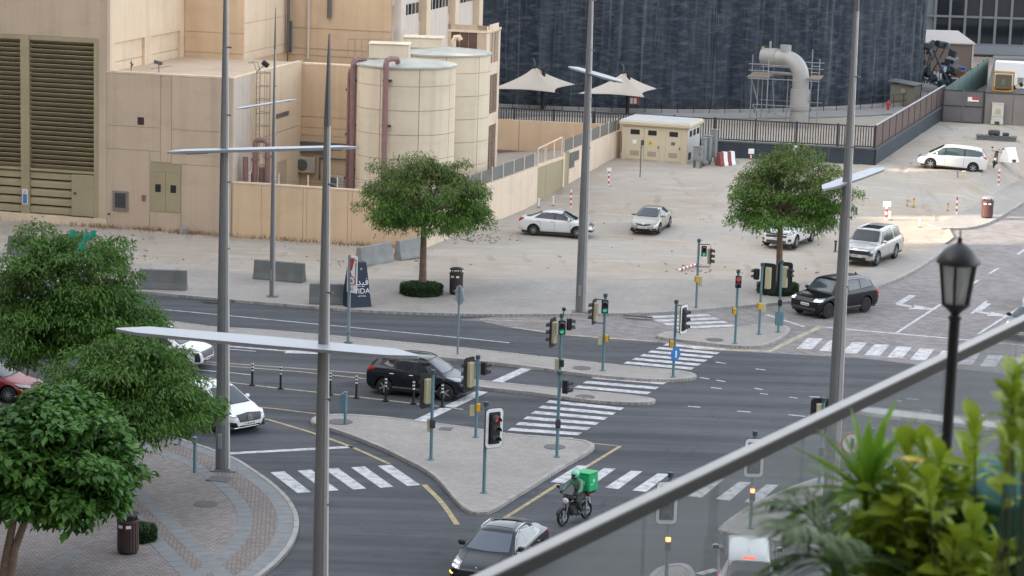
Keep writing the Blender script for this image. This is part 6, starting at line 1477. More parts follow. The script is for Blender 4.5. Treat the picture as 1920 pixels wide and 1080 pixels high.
# ---------------------------------------------------------------- motorcycle and rider
def skin(name, verts, edges, radii, m, parent=None, root=0, lv=2):
    me = bpy.data.meshes.new(name); me.from_pydata(verts, edges, [])
    o = bpy.data.objects.new(name, me); COL.objects.link(o)
    sk = o.modifiers.new('k', 'SKIN'); sk.use_smooth_shade = True
    for i, r in enumerate(radii): me.skin_vertices[0].data[i].radius = r if isinstance(r, tuple) else (r, r)
    me.skin_vertices[0].data[root].use_root = True
    sb_ = o.modifiers.new('s', 'SUBSURF'); sb_.levels = lv
    e = eval_mesh(o); bpy.data.objects.remove(o); e.materials.clear(); e.materials.append(m); e.name = name
    e.polygons.foreach_set('use_smooth', [True] * len(e.polygons)); return ob(name, e, parent)
def motorbike(label, P, a, lean=0.0, lit=True, lite=False):
    t = T('motorcycle', label, 'motorcycle', P, a); t.rotation_euler = (lean, 0, a)
    ty, _ = wheel_mesh('five', .31, .11); r = .31
    for x in (.68, -.66):
        # open hub ring instead of a disc
        tb = MB(); n = 24; prof = [(r * .80, -.04), (r * .92, -.055), (r, -.025), (r, .025), (r * .92, .055), (r * .80, .04)]
        for q, z in prof:
            for k in range(n): th = 2 * math.pi * k / n; tb.v.append((q * math.cos(th), z, q * math.sin(th)))
        for i in range(6):
            for k in range(n): tb.f.append((i * n + k, i * n + (k + 1) % n, ((i + 1) % 6) * n + (k + 1) % n, ((i + 1) % 6) * n + k)); tb.mi.append(0)
        w = ob('wheel', tb.mesh('wheel', M_RUBBER, True, 50), t, (x, 0, r))
        sp_ = MB().cyl((0, -.06, 0), (0, .06, 0), .05, n=10)
        for k in range(5): th = 2 * math.pi * k / 5; sp_.box((math.cos(th) * .13, 0, math.sin(th) * .13), (.25, .03, .045), M=Matrix.Rotation(-th, 4, 'Y'))
        sp_.build('rim', M_DKGREY, w); MB().cyl((0, .07, 0), (0, .075, 0), .14, n=18).build('brake_disc', M_STEEL, w)
    for s in (-.09, .09): MB().tube([(.68, s, .31), (.46, s, .86)], .026, 8).build('fork_leg', M_STEELD, t)
    fd = MB(); n = 9; vs = []
    for i in range(n):
        th = R(20 + 120 * i / (n - 1))
        for y in (-.07, .07): vs.append((.68 + .355 * math.cos(th), y, .31 + .355 * math.sin(th)))
    fd.add(vs, [(2 * i, 2 * i + 1, 2 * i + 3, 2 * i + 2) for i in range(n - 1)]).build('front_mudguard', M_BLACK, t, smooth=True)
    MB().ball((.52, 0, .86), .105, 14, 8, sc=(.7, 1.1, 1)).build('headlamp', pal('lamp_moto', (.42, .44, .47), .2, emit=.05) if lit else M_LENS, t, smooth=True)
    MB().bev((.46, 0, 1.0), (.10, .24, .2), .04, M=Matrix.Rotation(R(-25), 4, 'Y')).build('instrument_cowl', M_BLACK, t)
    MB().tube([(.30, .38, 1.06), (.40, .2, 1.04), (.44, 0, 1.0), (.40, -.2, 1.04), (.30, -.38, 1.06)], .018, 6).build('handlebar', M_BLACK, t)
    for s in (1, -1):
        MB().tube([(.36, s * .27, 1.05), (.42, s * .36, 1.26)], .010, 5).build('mirror_stalk', M_BLACK, t); MB().ball((.43, s * .38, 1.29), .075, 9, 6, sc=(.4, 1.1, .75)).build('mirror', M_BLACK, t, smooth=True)
        MB().ball((.44, s * .24, .86), .035, 6, 5).build('indicator', pal('indicator_lens', (.55, .24, .06), .3), t)
    tankm = skin('fuel_tank', [(.34, 0, .86), (.12, 0, .92), (-.08, 0, .80)], [(0, 1), (1, 2)], [.10, (.17, .14), .09], M_BLACK, t)
    skin('seat', [(-.05, 0, .80), (-.35, 0, .80), (-.62, 0, .88)], [(0, 1), (1, 2)], [(.11, .05), (.13, .06), (.09, .05)], M_DKGREY, t)
    MB().bev((.08, 0, .46), (.42, .26, .36), .06).bev((.02, 0, .62), (.3, .22, .2), .04).build('engine', M_DKGREY, t)
    for s in (-.12, .12): MB().tube([(.42, s * .5, .84), (.36, s, .5), (.05, s, .25), (-.22, s, .32), (-.12, s, .72), (.2, s * .8, .84)], .022, 6).build('frame_tube', M_BLACK, t); MB().tube([(-.2, s, .36), (-.66, s, .31)], .028, 6).build('swing_arm', M_BLACK, t); MB().tube([(-.55, s * .8, .76), (-.5, s * 1.0, .36)], .03, 8).build('shock', M_STEEL, t)
    MB().tube([(.22, -.14, .4), (.2, -.16, .24), (-.25, -.17, .26), (-.7, -.2, .45)], [.025, .03, .045, .05], 8).build('exhaust', M_STEELD, t)
    MB().bev((-.78, 0, .62), (.04, .18, .22), .01, M=Matrix.Rotation(R(15), 4, 'Y')).build('number_plate', M_WHITEP, t); MB().bev((-.74, 0, .82), (.08, .2, .09), .02).build('tail_light', M_TAIL, t)
    return t
pf, prr = g(1057, 986).to_2d(), g(1098, 972).to_2d(); hd = (pf - prr); a = math.atan2(hd.y, hd.x); cen = (pf + prr) / 2
mo = motorbike('black motorcycle ridden by the courier in green on the dark asphalt', (cen.x, cen.y, .004), a, R(3))
M_JACK = pal('green_jacket', (.13, .255, .18), .8, var=.22, scale=9, bump=.3, bscale=30)
M_TROU = pal('dark_trousers', (.045, .055, .05), .85, var=.2, scale=9); M_SKINP = pal('skin', (.26, .15, .10), .6); M_HELM = pal('mint_helmet', (.16, .60, .40), .25, coat=.6)
rd = T('person', 'courier in a green jacket and mint helmet riding the black motorcycle', 'person', (cen.x, cen.y, .004), a); rd.rotation_euler = (R(3), 0, a)
# body: pelvis root, spine, arms reaching to the grips, knees forward, feet on the pegs
V = [(-.28, 0, .92), (-.24, 0, 1.10), (-.16, 0, 1.30), (-.12, 0, 1.45), (-.10, 0, 1.53),
     (-.12, .19, 1.43), (.02, .31, 1.22), (.24, .34, 1.10), (-.12, -.19, 1.43), (.02, -.31, 1.22), (.24, -.34, 1.10)]
E = [(0, 1), (1, 2), (2, 3), (3, 4), (3, 5), (5, 6), (6, 7), (3, 8), (8, 9), (9, 10)]
skin('jacket', V, E, [(.17, .14), (.175, .135), (.19, .13), (.13, .10), .065, .085, .068, .05, .085, .068, .05], M_JACK, rd)
Vl = [(-.28, 0, .90), (-.24, .12, .88), (.14, .22, .80), (-.10, .20, .42), (-.24, -.12, .88), (.14, -.22, .80), (-.10, -.20, .42)]
skin('body', Vl, [(0, 1), (1, 2), (2, 3), (0, 4), (4, 5), (5, 6)], [.15, .115, .085, .058, .115, .085, .058], M_TROU, rd)
for s in (1, -1):
    skin('shoe', [(-.13, s * .20, .36), (-.10, s * .20, .33), (.08, s * .21, .32)], [(0, 1), (1, 2)], [.055, .055, .042], M_BLACK, rd)
    skin('hand', [(.22, s * .34, 1.105), (.30, s * .35, 1.09), (.33, s * .36, 1.05)], [(0, 1), (1, 2)], [.040, .046, .03], M_DKGREY, rd)
    for k in range(4): skin('finger', [(.31, s * (.315 + k * .022), 1.10), (.345, s * (.315 + k * .022), 1.075), (.33, s * (.315 + k * .022), 1.035)], [(0, 1), (1, 2)], [.011, .011, .009], M_DKGREY, rd, lv=1)
    skin('thumb', [(.28, s * .30, 1.08), (.32, s * .28, 1.06), (.33, s * .285, 1.03)], [(0, 1), (1, 2)], [.013, .012, .009], M_DKGREY, rd, lv=1)
hm_ = MB().ball((-.06, 0, 1.68), .15, 18, 12, sc=(1.08, .95, 1.02)).build('helmet', M_HELM, rd, smooth=True)
MB().ball((.005, 0, 1.665), .115, 14, 9, sc=(.95, .98, .62)).build('visor', M_CARGLASS, hm_, smooth=True)
MB().bev((.06, 0, 1.57), (.12, .17, .08), .03).build('chin_guard', M_BLACK, hm_)
MB().bev((.045, 0, 1.745), (.10, .22, .022), .01, M=Matrix.Rotation(R(18), 4, 'Y')).build('peak', M_HELM, hm_)
MB().ball((-.02, 0, 1.60), .085, 10, 7).build('head', M_SKINP, rd, smooth=True)
bxx = T('delivery_box', 'bright green courier box carried behind the motorcycle rider', 'box', (cen.x, cen.y, .004), a); bxx.rotation_euler = (R(3), 0, a)
M_GBOX = pal('courier_green', (.012, .40, .14), .45, var=.06, scale=6)
MB().bev((-.72, 0, 1.30), (.56, .60, .62), .04).build('body', M_GBOX, bxx); lid = MB().bev((-.72, 0, 1.63), (.60, .64, .06), .02).build('lid', M_GBOX, bxx); MB().box((-.72, 0, .95), (.5, .4, .10)).build('carrier', M_BLACK, bxx)
MB().cyl((-.72, .302, 1.36), (-.72, .308, 1.36), .07, n=14).box((-.62, .304, 1.25), (.2, .006, .03)).build('printed_mark', pal('mint_print', (.35, .7, .48), .5), bxx)
MB().box((-.437, 0, 1.3), (.006, .25, .12)).build('printed_mark', pal('mint_print', (0, 0, 0)), bxx)
# the second motorcycle, behind the people carrier
p = gt(1866, 314); motorbike('dark parked motorcycle just behind the white people carrier', (p.x, p.y + .4, p.z), R(75), R(6), lit=False)

# ================================================================ STREET LIGHTS
def street_light(base, arm_py, arm_px, w, label, z0=.12, base_xy=None, tip=None, spike=None):
    p = g(*base, z0) if base_xy is None else Vector((*base_xy, z0)); arm_y = zat(p, arm_py) - z0
    H = zat(p, tip) - z0 if tip else arm_y * 1.66; spike_z = zat(p, spike) - z0 if spike else arm_y * 1.5
    t = T('street_light', label, 'street light', p, 0, 'tall street lights with crossed arms')
    k = w
    # the round column, the pale blade beside it, brightened for light at the column's right, and the spike on top
    MB().tube([(0, 0, 0), (0, 0, H * .3), (0, 0, H * .6), (0, 0, spike_z)], [.20 * k, .175 * k, .125 * k, .055 * k], 16).build('column', pal('column_steel', (.19, .195, .195), .45, .4, var=.1, scale=.8), t, smooth=True, ang=50)
    d = Vector((.86, -.51, 0)).normalized(); n_ = Vector((-d.y, d.x, 0))
    def blade(name, a0, a1, z0_, z1, th, m, o0, o1):
        vs = []
        for z, o, wd, q in ((z0_, o0, a0, th), (z1, o1, a1, th * .6)):
            for s, r in ((-1, -1), (1, -1), (1, 1), (-1, 1)): vs.append(d * (o + s * wd / 2) + n_ * (r * q / 2) + Vector((0, 0, z)))
        MB().add(vs, [(3, 2, 1, 0), (4, 5, 6, 7), (0, 1, 5, 4), (1, 2, 6, 5), (2, 3, 7, 6), (3, 0, 4, 7)]).build(name, m, t)
    blade('blade', .20 * k, .07 * k, 0.03, spike_z, .08 * k, pal('blade_metal_lit', (.56, .555, .55), .4, .3, var=.05, scale=1), .29 * k, .085 * k)
    blade('spike', .15 * k, .012, spike_z, H, .11 * k, M_STEELD, .03 * k, .05 * k)
    for z in np.arange(1.0, spike_z, 2.4): MB().cyl(d * .1 * k + Vector((0, 0, z)), d * .3 * k + Vector((0, 0, z)), .035 * k, n=6).build('spacer', M_STEELD, t)
    MB().bev((.12 * k, -.05, .02), (.95 * k, .7 * k, .05), .015).build('base_plate', M_STEELD, t)
    MB().bev((-.02, -.21 * k, 1.1), (.15 * k, .03, .55), .01).build('access_hatch', M_STEEL, t)
    for s in (-.2, .35): MB().cyl((s, -.22 * k, .03), (s, -.22 * k, .09), .03, n=6).build('anchor_bolt', M_STEEL, t)
    za = arm_y
    # arm: both ends found on the horizontal plane at its height
    A, B = [g(x, y, za + z0) - p for x, y in arm_px]; mid_ = (A + B) / 2; u = (B - A); L = u.length; u.normalize(); n2 = Vector((-u.y, u.x, 0))
    wA = (1.05 if base_xy else .62) * k; vs = []
    for f, wd in ((0, .10), (.09, .82), (.5, 1.0), (.91, .82), (1, .10)):
        c = A + u * L * f; c.z = za
        for s in (-1, 1): vs.append(c + n2 * s * wA * wd / 2 + Vector((0, 0, .055 * k if 0 < f < 1 else .02)))
        for s in (1, -1): vs.append(c + n2 * s * wA * wd * .36 + Vector((0, 0, -.055 * k)))
    fs = []
    for i in range(4):
        for q in range(4): fs.append((i * 4 + q, i * 4 + (q + 1) % 4, i * 4 + 4 + (q + 1) % 4, i * 4 + 4 + q))
    fs += [(3, 2, 1, 0), (16, 17, 18, 19)]
    arm = MB().add(vs, fs).build('arm', M_LIGHTM, t)
    for f in (.15, .85):
        c = A + u * L * f; c.z = za - .07 * k
        MB().bev(c, (.8 * k, .22 * k, .04), .01, math.atan2(u.y, u.x)).build('lamp_panel', M_DKGREY, arm)
street_light((414, 880), 281, [(313, 285), (672, 276)], 1.0, 'tall steel street light with crossed arms at the corner plaza, beside the slip lane')
street_light((1086, 585), 138, [(1067, 125), (1166, 154)], 1.0, 'tall steel street light on the far pavement in front of the sandy lot')
street_light((1551, 968), 344, [(1543, 355), (1657, 315)], 1.0, 'tall steel street light at the right, rising behind the glass balustrade')
street_light((509, 556), 195, [(443, 204), (557, 186)], .55, 'slimmer and shorter street light on the far pavement at the left', tip=14, spike=92)
nb_ = g(589, 1590, .12)
street_light(None, 648, [(218, 617), (785, 668)], .86, 'nearest street light, its column running off the bottom of the picture', base_xy=(nb_.x, nb_.y), tip=63, spike=236)

# ================================================================ SIGNALS
def facing(px, py):  # turn so that local -y looks at a picture direction; plain angles are used below
    return 0
def head3(t, c, ang, board='black', lit=None, n=3, s=1.0, back=M_CREAMP, border=False):
    """lamp head; ang = direction the lenses look (0 = towards +x)"""
    s *= .92
    M0 = Matrix.Rotation(ang, 4, 'Z'); c = Vector(c)
    def P(x, y, z): return c + (M0 @ Vector((x, y, z))) * s
    hgt = n * .30
    hd_ = MB().bev(c, (.20 * s, (.25 if back is M_CREAMP else .30) * s, hgt * s), .03, ang).build('signal_head', back if n == 3 else M_BLACK, t)
    MB().bev(P(.115, 0, 0), (.03 * s, .31 * s, (hgt + .01) * s), .01, ang).build('face_plate', M_BLACK, hd_)
    for k in range(n):
        z = (n - 1) * .15 - k * .30
        m = M_BLACK
        if lit == k: m = {0: M_LAMP_R, n - 1: M_LAMP_G}.get(k, M_LAMP_A)
        MB().cyl(P(.128, 0, z), P(.138, 0, z), .105 * s, n=14).build('lens', m, hd_)
        b = MB(); vs = []; nn = 9
        for i in range(nn):
            a = math.pi * (-.12) + math.pi * 1.24 * i / (nn - 1)
            for x, r in ((.13, .125), (.33, .118), (.33, .108), (.13, .113)): vs.append(P(x, math.cos(a) * r, z + math.sin(a) * r - (.03 if x > .2 else 0)))
        fs = [(4 * i + q, 4 * i + (q + 1) % 4, 4 * i + 4 + (q + 1) % 4, 4 * i + 4 + q) for i in range(nn - 1) for q in range(4)]
        b.add(vs, fs).build('visor', M_DKGREY, hd_)
    if board:
        w, h2 = .62 * s, (hgt + .34) * s
        def rr(w, h, r=.12 * s):
            o = []
            for cx, cy, a0 in ((w / 2 - r, h / 2 - r, 0), (-w / 2 + r, h / 2 - r, 90), (-w / 2 + r, -h / 2 + r, 180), (w / 2 - r, -h / 2 + r, 270)):
                for k in range(4): o.append((cx + r * math.cos(R(a0 + 30 * k)), cy + r * math.sin(R(a0 + 30 * k))))
            return o
        MM = Matrix.Translation(P(.06, 0, 0)) @ M0 @ Matrix(((0, 0, 1, 0), (1, 0, 0, 0), (0, 1, 0, 0), (0, 0, 0, 1)))
        MB().prism(rr(w, h2), -.012, .012, M=MM).build('backboard', M_BLACK, hd_)
        if border:
            o, i_ = rr(w * .96, h2 * .975), rr(w * .66, h2 * .80, .05 * s); nn = len(o); vs = [MM @ Vector((x, y, .016)) for x, y in o] + [MM @ Vector((x, y, .016)) for x, y in i_]
            vs += [v + (M0 @ Vector((.008, 0, 0))) for v in vs]
            fs = [(2 * nn + i, 2 * nn + (i + 1) % nn, 3 * nn + (i + 1) % nn, 3 * nn + i) for i in range(nn)] + [(i, (i + 1) % nn, 2 * nn + (i + 1) % nn, 2 * nn + i) for i in range(nn)]
            MB().add(vs, fs).build('white_border', M_WHITEP, hd_)
    return hd_
def man(t, c, ang, green, s=1.0):
    M0 = Matrix.Rotation(ang, 4, 'Z'); c = Vector(c); b = MB(); q = lambda y, z: c + M0 @ Vector((.152, y, z)) * 1
    for (y, z, w, h) in [(0, .06, .035, .035), (0, .01, .04, .07), (-.022, -.05, .018, .07), (.022, -.05, .018, .07)]: b.box(q(y, z), (.006, w, h), ang)
    b.build('walking_man', M_LAMP_G if green else M_LAMP_R, t)
def button(t, x, y, z, ang, m, cap=M_BLACK, on=False):
    c = Vector((x, y, z)); o = MB().bev(c, (.17, .20, .32), .03, ang).build('push_button', m, t)
    M0 = Matrix.Rotation(ang, 4, 'Z'); MB().bev(c + M0 @ Vector((.09, 0, .02)), (.04, .16, .26), .01, ang).build('button_plate', cap, o)
    if on: MB().cyl(c + M0 @ Vector((-.0, 0, .15)), c + M0 @ Vector((0, 0, .27)), .085, n=10).build('amber_lamp', M_LAMP_A, o)
def signal(base, top_y, label, build, z0=.12, r=.062, base_xy=None):
    p = g(*base, z0) if base_xy is None else Vector((*base_xy, z0)); H = zat(p, top_y) - z0
    t = T('traffic_signal', label, 'traffic light', p, 0, 'traffic signals on teal poles')
    MB().cyl((0, 0, 0), (0, 0, H), r, n=10).build('pole', M_TEAL, t, smooth=True); MB().cyl((0, 0, 0), (0, 0, .03), r * 2.2, n=10).build('base_plate', M_TEAL, t)
    MB().cyl((0, 0, H - .02), (0, 0, H + .13), r * 1.5, n=10).build('pole_cap', pal('pole_cap', (.045, .075, .075), .5), t)
    def zz(y): return zat(p, y) - z0
    def xx(px):  # sideways offset at the pole's distance
        return (px - (base[0])) / FPX * math.hypot(p.y, CAM_H - 3)
    build(t, zz, H); return t
CAMD = -math.pi / 2        # lenses that look at the viewer
A_E, A_W, A_N = BROT, BROT + math.pi, math.pi / 2
def arm(t, z, a, l): MB().tube([(0, 0, z), (math.cos(a) * l, math.sin(a) * l, z)], .025, 6).build('bracket', M_DKGREY, t)
def T1(t, z, H):
    head3(t, (.26, -.05, z(470)), CAMD, None, lit=1, n=2, s=.95); man(t, (.26, -.05, z(478)), CAMD, True)
    head3(t, (.55, .05, z(480)), A_E + .15, 'b', s=.95); arm(t, z(458), 0, .55); arm(t, z(500), 0, .55)
    button(t, -.02, -.10, z(523), A_W, M_YELP); MB().bev((.18, 0, z(527)), (.18, .05, .5), .02).build('sign_plate', M_CREAMP, t)
signal((1305, 577), 453, 'signal with a lit green man and side heads in front of the fallen striped post', T1)
def T2(t, z, H):
    head3(t, (.0, -.15, z(527)), CAMD, None, lit=0, n=2, s=1.0); man(t, (0, -.15, z(523)), CAMD, False); button(t, -.10, -.06, z(583), A_W, M_YELP)
signal((1378, 644), 511, 'signal with a lit red man on the brick traffic island', T2)
def T3(t, z, H):
    head3(t, (.32, .12, z(522)), A_N - .35, 'b', s=1.25); head3(t, (-.22, .1, z(515)), A_W - .5, None, n=2, s=.95, back=M_CREAMP); arm(t, z(500), .3, .3)
    button(t, -.05, -.10, z(573), A_W - .3, M_YELP); MB().bev((.14, -.02, z(577)), (.22, .05, .45), .02).build('sign_plate', M_CREAMP, t)
signal((1423, 627), 498, 'signal seen from behind with cream backed heads, left of the teal control box', T3)
def T4(t, z, H):
    head3(t, (.20, .14, z(520)), A_N - .25, 'b', s=1.25); head3(t, (.36, -.02, z(512)), .2, None, n=2, s=.8)
    button(t, 0, -.12, z(567), CAMD, M_DKGREY); MB().bev((.02, .0, z(597)), (.42, .14, .68), .03).build('control_box', M_TEAL, t)
signal((1459, 623), 493, 'signal seen from behind with a teal control box low on its pole', T4)
def T5(t, z, H):
    head3(t, (-.42, .0, z(585)), A_W - .1, 'b', s=1.0); head3(t, (-.02, -.16, z(573)), CAMD, None, lit=1, n=2, s=1.05); man(t, (-.02, -.16, z(579)), CAMD, True); arm(t, z(562), math.pi, .4); arm(t, z(606), math.pi, .4)
    button(t, .12, -.05, z(634), 0, M_YELP); MB().bev((-.16, 0, z(638)), (.18, .05, .42), .02).build('sign_plate', M_CREAMP, t)
signal((1130, 695), 556, 'signal with a lit green man on the median, its side head facing left', T5)
def T6(t, z, H):
    head3(t, (.28, -.1, z(597)), A_E - .30, 'b', s=1.15, border=True); arm(t, z(572), -.2, .3); arm(t, z(622), -.2, .3)
    button(t, -.12, -.04, z(645), A_W, M_YELP); q = MB().cyl((.05, -.09, z(663)), (.07, -.11, z(663)), .30, n=20).build('blue_sign', pal('sign_blue', (.03, .20, .52), .4), t)
    MB().bev((.075, -.115, z(663)), (.02, .10, .3), .0, -.7).build('white_arrow', M_WHITEP, q)
signal((1262, 707), 568, 'signal with a white bordered head and a round blue sign at the median tip', T6)
def T7(t, z, H):
    head3(t, (.22, -.02, z(724)), A_E - .1, None, n=2, s=.95, back=M_BLACK); button(t, -.0, -.12, z(793), CAMD, M_BLACK, M_DKGREY)
signal((1044, 857), 702, 'short signal pole with a black button box at the zebra crossing corner', T7)
def T8(t, z, H):
    head3(t, (-.30, .1, z(625)), A_W - .2, 'b', s=1.1); head3(t, (.02, -.16, z(612)), CAMD, None, lit=1, n=2, s=1.05); man(t, (.02, -.16, z(619)), CAMD, True); head3(t, (.30, .05, z(608)), A_E + .4, None, n=2, s=.9, back=M_CREAMP)
    button(t, .06, -.10, z(680), CAMD, M_DKGREY); MB().bev((-.15, 0, z(683)), (.16, .05, .5), .02).build('sign_plate', M_CREAMP, t)
    MB().tube([(.06, 0, H), (.08, 0, H + .28)], .02, 5).build('camera_mast', M_BLACK, t); MB().bev((.08, -.04, H + .34), (.16, .24, .13), .03).build('camera', M_BLACK, t)
signal((1048, 746), 594, 'signal with a camera on top and a lit green man on the narrow median', T8)
def T9(t, z, H):
    head3(t, (-.20, .12, z(735)), A_N + .85, 'b', s=1.15)
    MB().bev((-.26, .08, z(684)), (.3, .12, .16), .03).build('upper_visor', M_BLACK, t); button(t, .04, -.11, z(793), CAMD, M_BLACK, M_DKGREY); MB().bev((-.12, -.02, z(797)), (.12, .05, .5), .02).build('sign_plate', M_CREAMP, t)
signal((808, 862), 700, 'signal seen from behind in front of the slate SUV on the triangular island', T9)
def T10(t, z, H):
    head3(t, (-.28, .1, z(704)), A_N + .95, 'b', s=1.2); head3(t, (.22, .0, z(690)), A_E - .1, None, n=2, s=.95, back=M_CREAMP); arm(t, z(676), math.pi, .3)
    button(t, .07, -.08, z(763), .1, M_YELP); MB().bev((-.16, 0, z(770)), (.2, .05, .45), .02).build('sign_plate', M_CREAMP, t)
signal((892, 820), 672, 'signal with a cream backed head beside the nose of the slate SUV', T10)
def T11(t, z, H):
    head3(t, (.26, -.10, z(800)), CAMD + .55, 'b', lit=0, s=1.28, border=True, back=M_BLACK)
signal((907, 924), 760, 'signal with a white bordered head showing red at the tip of the triangular island', T11)
def T12(t, z, H):
    head3(t, (-.10, -.12, z(940)), CAMD + .05, 'b', s=1.2, border=True, back=M_BLACK); button(t, 0, -.10, z(1022), CAMD, M_STEELD, M_DKGREY, on=True)
signal((1248, 1112), 893, 'signal with an amber lamp behind the balustrade at the small bottom island', T12)
def T13(t, z, H):
    head3(t, (-.02, -.12, z(856)), CAMD + .05, 'b', lit=0, s=1.2, border=True, back=M_BLACK); button(t, 0, -.10, z(930), CAMD, M_STEELD, M_DKGREY, on=True)
signal((1407, 990), 815, 'signal with an amber lamp at the tip of the right hand paved island', T13)
def T14(t, z, H):
    head3(t, (-.10, .12, z(783)), A_N + .1, 'b', s=1.2); button(t, 0, -.1, z(845), CAMD, M_STEELD, M_DKGREY)
signal((1536, 905), 752, 'signal seen from behind beside the tall street light at the right', T14)
def T15(t, z, H):
    head3(t, (.05, .12, z(850)), A_N + .1, 'b', s=1.2)
signal((1626, 985), 810, 'signal seen from behind among the leaves of the terrace plants', T15)
def teal_post(base, top, label, box=True):
    p = g(*base, .12); H = zat(p, top) - .12; t = T('teal_post', label, 'post', p, BROT)
    MB().cyl((0, 0, 0), (0, 0, H), .06, n=10).build('pole', M_TEAL, t, smooth=True)
    if box: MB().bev((-.06, 0, H - .4), (.24, .2, .78), .03).build('control_box', M_TEAL, t)
    MB().cyl((0, 0, H), (0, 0, H + .05), .085, n=10).build('cap', M_TEAL, t)
teal_post((647, 795), 737, 'short teal control post at the left point of the triangular island')
teal_post((365, 886), 822, 'plain teal post at the plaza edge half hidden by leaves', False)

# ================================================================ SIGNS
def post_sign(base, top, label, r=.05): 
    p = g(*base, .12); H = zat(p, top) - .12; t = T('road_sign', label, 'road sign', p, 0); MB().cyl((0, 0, 0), (0, 0, H), r, n=10).build('pole', pal('sign_pole', (.19, .25, .28), .5), t, smooth=True); return t, p, H
t, p, H = post_sign((858, 664), 536, 'round sign seen from behind, grey blue, in front of the bin')
MB().cyl((0.0, .02, H - .42), (.032, .035, H - .42), .44, n=24).build('disc', pal('sign_back', (.30, .39, .44), .45, .2), t, smooth=True); b = MB()
for z in (H - .25, H - .6): b.box((0, 0, z), (.5, .05, .04), R(-10))
b.build('clamps', M_STEEL, t)
t, p, H = post_sign((653, 643), 478, 'white sign with a red triangle, bent arrow and red ring on a grey post', .075)
sa = R(-38); z0, z1 = zat(p, 548) - .12, zat(p, 479) - .12; cz = (z0 + z1) / 2; hh = (z1 - z0)
M0 = Matrix.Translation((.13, -.1, cz)) @ Matrix.Rotation(sa, 4, 'Z')
bd = MB().bev((0, 0, 0), (.60, .04, hh), .01, M=M0).build('board', M_WHITEP, t)
bd.data.transform(Matrix.Identity(4)); MM = M0 @ Matrix(((1, 0, 0, 0), (0, 0, -1, 0), (0, 1, 0, 0), (0, 0, 0, 1)))
def onb(name, poly, m, d=.024): return MB().prism(poly, d, d + .006, M=M0 @ Matrix(((1, 0, 0, 0), (0, 0, -1, 0), (0, 1, 0, 0), (0, 0, 0, 1)))).build(name, m, bd)
onb('red_triangle', [(-.25, hh * .44), (.17, hh * .44), (-.02, hh * .10), (-.06, hh * .10)], M_REDP); onb('black_mark', [(.21, hh * .36), (.27, hh * .36), (.27, hh * .42), (.21, hh * .42)], M_BLACK)
onb('black_edge', [(.21, -.30 * hh), (.235, -.30 * hh), (.26, .33 * hh), (.21, .33 * hh)], M_DKGREY)
onb('bent_arrow', [(-.22, .10 * hh), (-.14, .16 * hh), (-.02, .14 * hh), (-.10, .10 * hh), (-.12, .05 * hh), (-.02, .0), (-.05, -.04 * hh), (-.14, -.0)], M_BLACK)
b = MB(); n = 22; vs = []
for k in range(n):
    a = 2 * math.pi * k / n
    for r in (.24, .19):
        for d in (.024, .03): vs.append(MM @ Vector((math.cos(a) * r - .02, -.17 * hh + math.sin(a) * r * .95, d)))
b.add(vs, [(4 * k + q, 4 * ((k + 1) % n) + q, 4 * ((k + 1) % n) + w, 4 * k + w) for k in range(n) for q, w in ((1, 3), (0, 1), (3, 2))]).build('red_ring', M_REDP, bd)
onb('ring_figure', [(-.08, -.22 * hh), (.05, -.22 * hh), (.05, -.13 * hh), (-.08, -.13 * hh)], M_STEEL)
for x in (-.07, .03): onb('black_bar', [(x - .018, -.44 * hh), (x + .018, -.44 * hh), (x + .018, -.35 * hh), (x - .018, -.35 * hh)], M_BLACK)
MB().cyl((0, 0, 0), (0, 0, .05), .2, n=8).cyl((0, 0, .45), (0, 0, .5), .15, n=8).build('base_flange', M_STEELD, t)
# round no entry type sign behind the plants
t, p, H = post_sign((1588, 990), 812, 'round white sign with a red rim seen through the terrace plants')
MB().cyl((0, -.04, H - .35), (0, -.07, H - .35), .40, n=24).build('disc', M_WHITEP, t); b = MB(); vs = []
for k in range(24):
    a = 2 * math.pi * k / 24
    for r in (.40, .33):
        for d in (-.072, -.08): vs.append((math.cos(a) * r, d, H - .35 + math.sin(a) * r))
b.add(vs, [(4 * k + q, 4 * ((k + 1) % 24) + q, 4 * ((k + 1) % 24) + w, 4 * k + w) for k in range(24) for q, w in ((1, 3), (0, 1), (3, 2))]).build('red_rim', M_REDP, t); MB().bev((0, -.078, H - .35), (.12, .01, .36), .0).build('black_figure', M_BLACK, t)
# hotel sandwich board: faces of a tapered navy box
p = g(668, 573, .12); vb_ = T('sandwich_board', 'navy tapered sign box lettered VIDA beside the white road sign', 'sign', p, R(24))
M_NAVY = pal('navy_panel', (.011, .02, .048), .5); HB = zat(p, 491) - .12; W0, W1, D0, D1 = 1.25, .80, 1.0, .45
vs = [(-W0 / 2, -D0 / 2, 0), (W0 / 2, -D0 / 2, 0), (W0 / 2, D0 / 2, 0), (-W0 / 2, D0 / 2, 0), (-W1 / 2, -D1 / 2, HB), (W1 / 2, -D1 / 2, HB), (W1 / 2, D1 / 2, HB), (-W1 / 2, D1 / 2, HB)]
MB().add(vs, [(3, 2, 1, 0), (4, 5, 6, 7), (0, 1, 5, 4), (1, 2, 6, 5), (2, 3, 7, 6), (3, 0, 4, 7)]).build('panel_box', M_NAVY, vb_)
tl = math.atan((D0 - D1) / 2 / HB)
def letter(body, size, z, name='lettering', sx=1.0):
    me = text_mesh(body, size, M_WHITEP, name); o = ob(name, me, vb_); k = z / HB
    o.matrix_local = Matrix.Translation((.13, -(D0 / 2 + (D1 - D0) / 2 * k) - .006, z)) @ Matrix.Rotation(R(90) - tl, 4, 'X') @ Matrix.Diagonal((sx, 1, 1, 1)); return o
